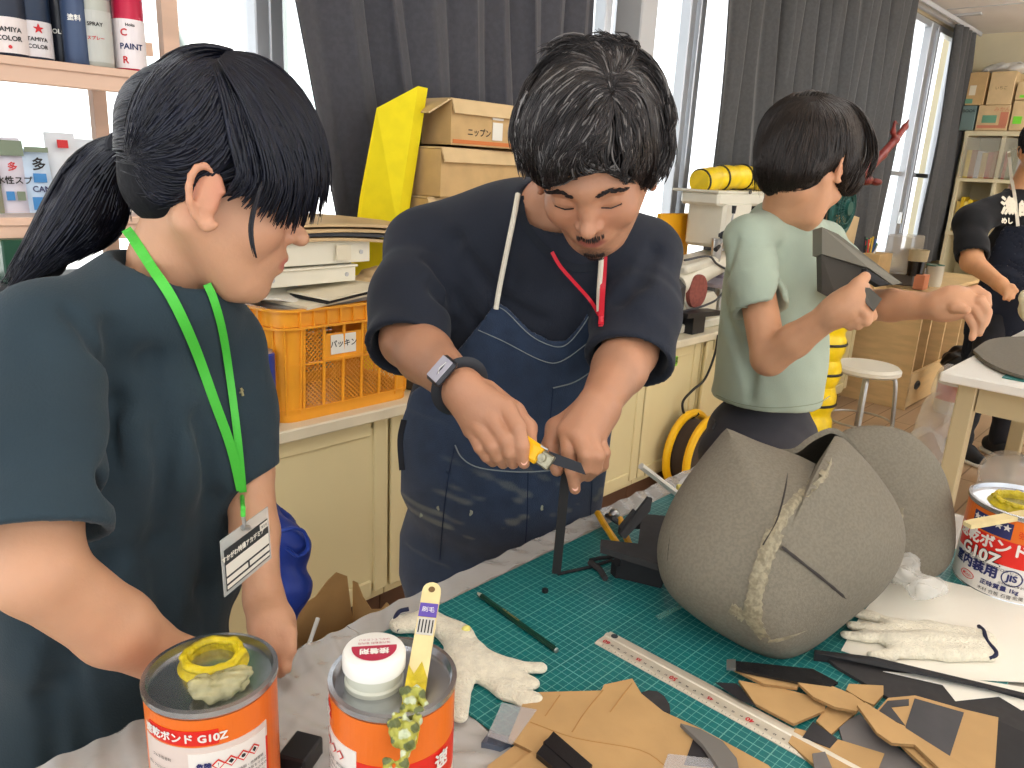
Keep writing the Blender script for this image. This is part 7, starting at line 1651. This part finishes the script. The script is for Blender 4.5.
gb=[[(806,97),(780,102),(762,122),(757,152),(757,184)],[(807,97),(785,108),(770,132),(764,160),(764,188)],[(809,97),(792,114),(780,142),(774,168),(773,190)],[(811,97),(802,118),(792,148),(786,172),(784,192)],[(813,97),(812,122),(806,150),(801,174),(796,190)],[(815,97),(824,118),(826,145),(820,165),(812,178)],[(818,96),(838,112),(842,140),(838,165),(828,186)],[(820,95),(850,106),(860,135),(858,162),(848,182)],[(822,94),(856,104),(872,130),(876,152),(868,172)]]
P1=pxstrands(HS,gb,2000,.003,rs,K=14,spread=2.6,d0=.9,clump=.5,nc=60,wave=1.2,wf=5)
hairmesh('hair_strands',[(st,.0018),(P1,.0015)],(36,29,25),M_hair,hr_,.4,rng=rs)
# grey foam pieces in his hands
fo=empty('foam_part',W(850,270,1.56),'angular grey foam box part held against the boy\'s chest','foam part')
Wd=lambda q,d:[W(x,y,d) for x,y in q]
build(MB().prism([W(822,227,1.60),W(838,234,1.58),W(902,283,1.50),W(893,285,1.50),W(869,268,1.52),W(822,254,1.58)],cv(.0,-.004,.05)),'upper_plate',[mat('foam_grey_lit',(124,120,108),.8)],fo)  # lit top face: its brightness is put into the foam colour
build(MB().prism([W(821,254,1.585),W(869,270,1.53),W(856,286,1.52),W(838,302,1.53),W(822,293,1.56)],cv(.01,-.01,.05)),'lower_plate',[mat('foam_grey_shaded',(70,66,60),.8)],fo)  # same foam in shade, painted as a darker grey
build(MB().prism([W(866,268,1.515),W(890,284,1.49),W(880,286,1.49),W(866,277,1.50)],cv(0,0,.02)),'inner_slot',[M_foamb],fo)  # black prism paints the shade inside the slot
o=build(MB().prism([W(863,287,1.415),W(870,288,1.41),W(882,299,1.40),W(874,311,1.405),(W(866,303,1.41))],cv(.004,.0,.02)),'foam_offcut',[mat('foam_grey_mid',(92,88,80),.8)]); tag(o,'small grey foam offcut pinched in the boy\'s near hand','foam piece')
# ---------------------------------------------------------------- MAN AT THE RIGHT EDGE
Rm=empty('person',(4.85,.9,0),'person in a black printed t-shirt and dark apron standing at the right edge','person')
hx=Head(W(1040,148,4.05),cv(-.35,.45,-.8),cv(-.1,-.9,-.4),1.06)
shR=W(971,222,4.12); shL=W(1070,225,4.25); side=nrm(shL-shR); neckb=W(1022,192,4.2); chest=W(1020,255,4.22); waist=W(1008,325,4.25); f1=atz(960,468,0.); f2=atz(1000,462,0.)
pelv=np.array([*waist[:2],.93]); pelv=pelv+[0,0,-.04]
eR=W(972,262,4.0); wR=W(1000,284,3.80); eL=W(1072,280,4.05); wL=W(1050,300,3.85)
B=SDF(); hx.add(B); B.chain([hx.p(-.03,0,-.05),neckb],[.062,.070],.03); B.chain([shR,neckb,shL],[.05,.05,.05],.02); level(B,chest,side,(0,0,1),.13,.08,.15)
B.chain([shR,eR,wR],[.058,.052,.034],.03); B.chain([shL,eL,wL],[.058,.050,.034],.03)
B.chain([wR,W(1006,290,3.76)],[.034,.032],.02)
for k,(x,y) in enumerate(((1014,294),(1013,298),(1009,300),(1004,299))): fing(B,[(1006,290,3.75),((1006+x)/2+1,(290+y)/2,3.73),(x,y,3.73)],[.016,.0135,.011],.006)
fing(B,[(1003,286,3.77),(1012,286,3.74),(1017,291,3.72)],[.018,.014,.011],.006)
B.chain([wL,W(1040,306,3.8)],[.034,.034],.02)
for k in range(4): fing(B,[(1040,306,3.8),(1033+k,310+k,3.78),(1030+2*k,314+k,3.77)],[.016,.013,.011],.006)
fing(B,[(1043,304,3.8),(1036,303,3.77),(1032,305,3.76)],[.017,.013,.011],.006)
sdfobj(B,'body',[skinmat('skin_amber')],.008,Rm,fine=[((hx.c-.15,hx.c+.15),.005)],colf=hx.colours((214,156,112),(170,100,86)))
S=SDF(); level(S,chest,side,(0,0,1),.21,.145,.23,.07); level(S,waist+[0,0,0],side,(0,0,1),.21,.155,.2,.07); S.chain([shR,neckb-[0,0,.03],shL],[.085,.08,.085],.05)
S.func(foldfn(.010,.8,6,[((1,.3,.5),34),((.3,.2,.9),26)]))
sleeve(S,[shR,shR+(eR-shR)*.6,eR+(0,0,.0)],[.076,.082,.082],.03,.05); sleeve(S,[shL,shL+(eL-shL)*.6,eL],[.076,.082,.082],.03,.05);
S.ell(neckb+[0,0,.02],(.08,.08,.06),k=.01,op='-'); sdfobj(S,'shirt',[fabric('black_cotton',(30,30,32))],.009,Rm)
t=MB(); H=hits(S,[1009],[207],2.5,off=.012)[0]; text_on(t,'漁',.10,H,cv(1,0,.15),cv(0,-1,0),0,bold=.005); text_on(t,'師',.09,H+cv(.11,.01,.03),cv(1,0,.15),cv(0,-1,0),0,bold=.005); text_on(t,'めし',.035,H+cv(-.01,.075,0),cv(1,0,.15),cv(0,-1,0),0,bold=.002)
build(t,'shirt_print',[mat('print_offwhite',(222,212,190),.7)],Rm)
A=SDF(); level(A,chest,side,(0,0,1),.205,.152,.23,.07); level(A,waist,side,(0,0,1),.215,.165,.2,.07); level(A,pelv-[0,0,.1],side,(0,0,1),.23,.17,.25,.07); level(A,pelv-[0,0,.35],side,(0,0,1),.22,.17,.25,.07); A.func(foldfn(.012,.8,7,[((1,.3,.1),30),((.3,.2,.9),20)]))
rp_=[(1003,225),(1060,225),(1075,260),(1100,300),(1100,460),(944,460),(938,330),(958,312),(985,262)]
fr=nrm(np.cross(side,(0,0,1))); fr=fr if fr@cv(0,0,-1)>0 else -fr
zc=waist
AR=SDF(); AR.p=list(A.p); AR.func(lambda P,d:np.maximum(np.maximum(np.abs(d-.008)-.006,poly_sd(P,rp_)),np.maximum(-((P-zc)@fr)-.05,.45-P[:,2]))); sdfobj(AR,'apron',[fabric('dark_navy_apron',(28,32,44))],.009,Rm)
class Un2:
    def ev(s,P,prims=None): return np.minimum(S.ev(P),A.ev(P)-.014)
strap(Un2(),[(1009,152),(1011,175),(1015,198),(1018,226)],.016,.012,'neck_cord',M_cord,Rm,.006,2.5)
FWD_=fr; legs_shoes(Rm,pelv,side,[f1+[.18,.06,0],f2+[.10,.04,0]],.18,fabric('black_trousers',(36,36,40)),mat('black_canvas_shoe',(30,30,34),.7),M_white)
HS=SDF(); HS.ell(hx.p(-.016,0,.044),np.array((.106,.088,.092))*1.06,hx.R,.02).ell(hx.p(-.05,0,-.015),np.array((.062,.072,.065))*1.06,hx.R,.03).ell(hx.p(.115,0,-.045),np.array((.075,.11,.085))*1.06,hx.R,.02,'-')
for y in(-1,1): HS.ell(hx.p(.010,y*.1,-.045),(.04,.032,.05),hx.R,.01,'-')
hr_=sdfobj(HS,'hair',[mat('hair_base_black2',(24,22,24),.6,bump=(140,.5))],.007,Rm)
rs=np.random.RandomState(51); U=rs.normal(0,1,(700,3)); U/=np.linalg.norm(U,axis=1,keepdims=True); roots=hx.c+(U*[.12,.105,.11]+[-.02,0,.03])@hx.R.T; L=hx.loc(roots); roots=roots[~((L[:,0]>.05)&(L[:,2]<.05))&(L[:,2]>-.06)]; wh2=hx.p(-.05,0,.15)
st=comb(HS,roots,lambda P,t:(P-wh2)/np.linalg.norm(P-wh2,axis=1,keepdims=True)-hx.u*.5,6,.010,.002,.006,rs,.2); hairmesh('hair_strands',[(st,.0025)],(26,24,26),M_hair,hr_,.4,rng=rs)
for y in(-1,1): build(MB().tube([hx.p(.093,y*.014,.022),hx.p(.090,y*.034,.028),hx.p(.078,y*.052,.018)],.003,5),'eyebrow',[M_ink],Rm,True)
# paper bag and bottle on the floor/bench between girl and table
k=empty('paper_bag',aty(330,640,1.25),'open brown paper bag with a white-capped tube standing in it, below the cabinets','bag')
kc=aty(318,645,1.30); kz=0.0; k.location=(kc[0],kc[1],0); bpy.context.view_layer.update()
zt_=kc[2]+.035
m=MB(); x0,x1,y0,y1=kc[0]-.10,kc[0]+.16,1.22,1.40
rs=np.random.RandomState(3)
def wallp(p,q,ht,n=8):
    G=np.zeros((n,6,3))
    for i in range(n):
        for j in range(6):
            u=i/(n-1); w_=j/5; b=np.array(p)*(1-u)+np.array(q)*u; G[i,j]=(b[0]+.010*math.sin(9*u+5*w_),b[1]+.010*math.sin(7*u+6*w_+1),(ht+.02*math.sin(u*9))*w_+.003)
    m.grid(G,thick=.002)
hh=zt_
wallp((x0,y0),(x1,y0),hh-.06); wallp((x1,y0),(x1,y1),hh); wallp((x1,y1),(x0,y1),hh+.03); wallp((x0,y1),(x0,y0),hh-.02); m.box(((x0+x1)/2,(y0+y1)/2,.002),(x1-x0,y1-y0,.003))
build(m,'bag_walls',[mat('brown_bag_paper',(190,150,96),.8,noise=(7,.12),bump=(26,.5))],k,True,50)
q=aty(306,656,1.28); 
o=empty('glue_bottle',(q[0],q[1],.004),'small bottle with a white cap lying in the brown paper bag','bottle'); build(MB().lathe([(0,0),(.022,0),(.022,q[2]-.05),(.018,q[2]-.04),(0,q[2]-.04)],(q[0],1.28,.004),n=20),'bottle',[M_paper2],o,True,40)
ax_=nrm(cv(0,-.6,-.6)); build(MB().lathe([(0,0),(.020,0),(.022,.004),(.022,.016),(.018,.019),(0,.019)],(q[0],1.28,q[2]-.036),(0,0,1),n=24),'white_cap',[M_white],o,True,40); build(MB().cyl((q[0],1.28,q[2]-.0165),(q[0],1.28,q[2]-.0160),.010,n=20),'cap_mark',[mat('cap_crimson',(176,44,70),.5)],o)
a=aty(307,650,1.33); b=aty(318,618,1.36); tag(build(MB().tube([(a[0],a[1],.05),a,b],.005,8),'white_rod',[M_white],None,True),'thin white rod sticking up out of the brown paper bag','rod')
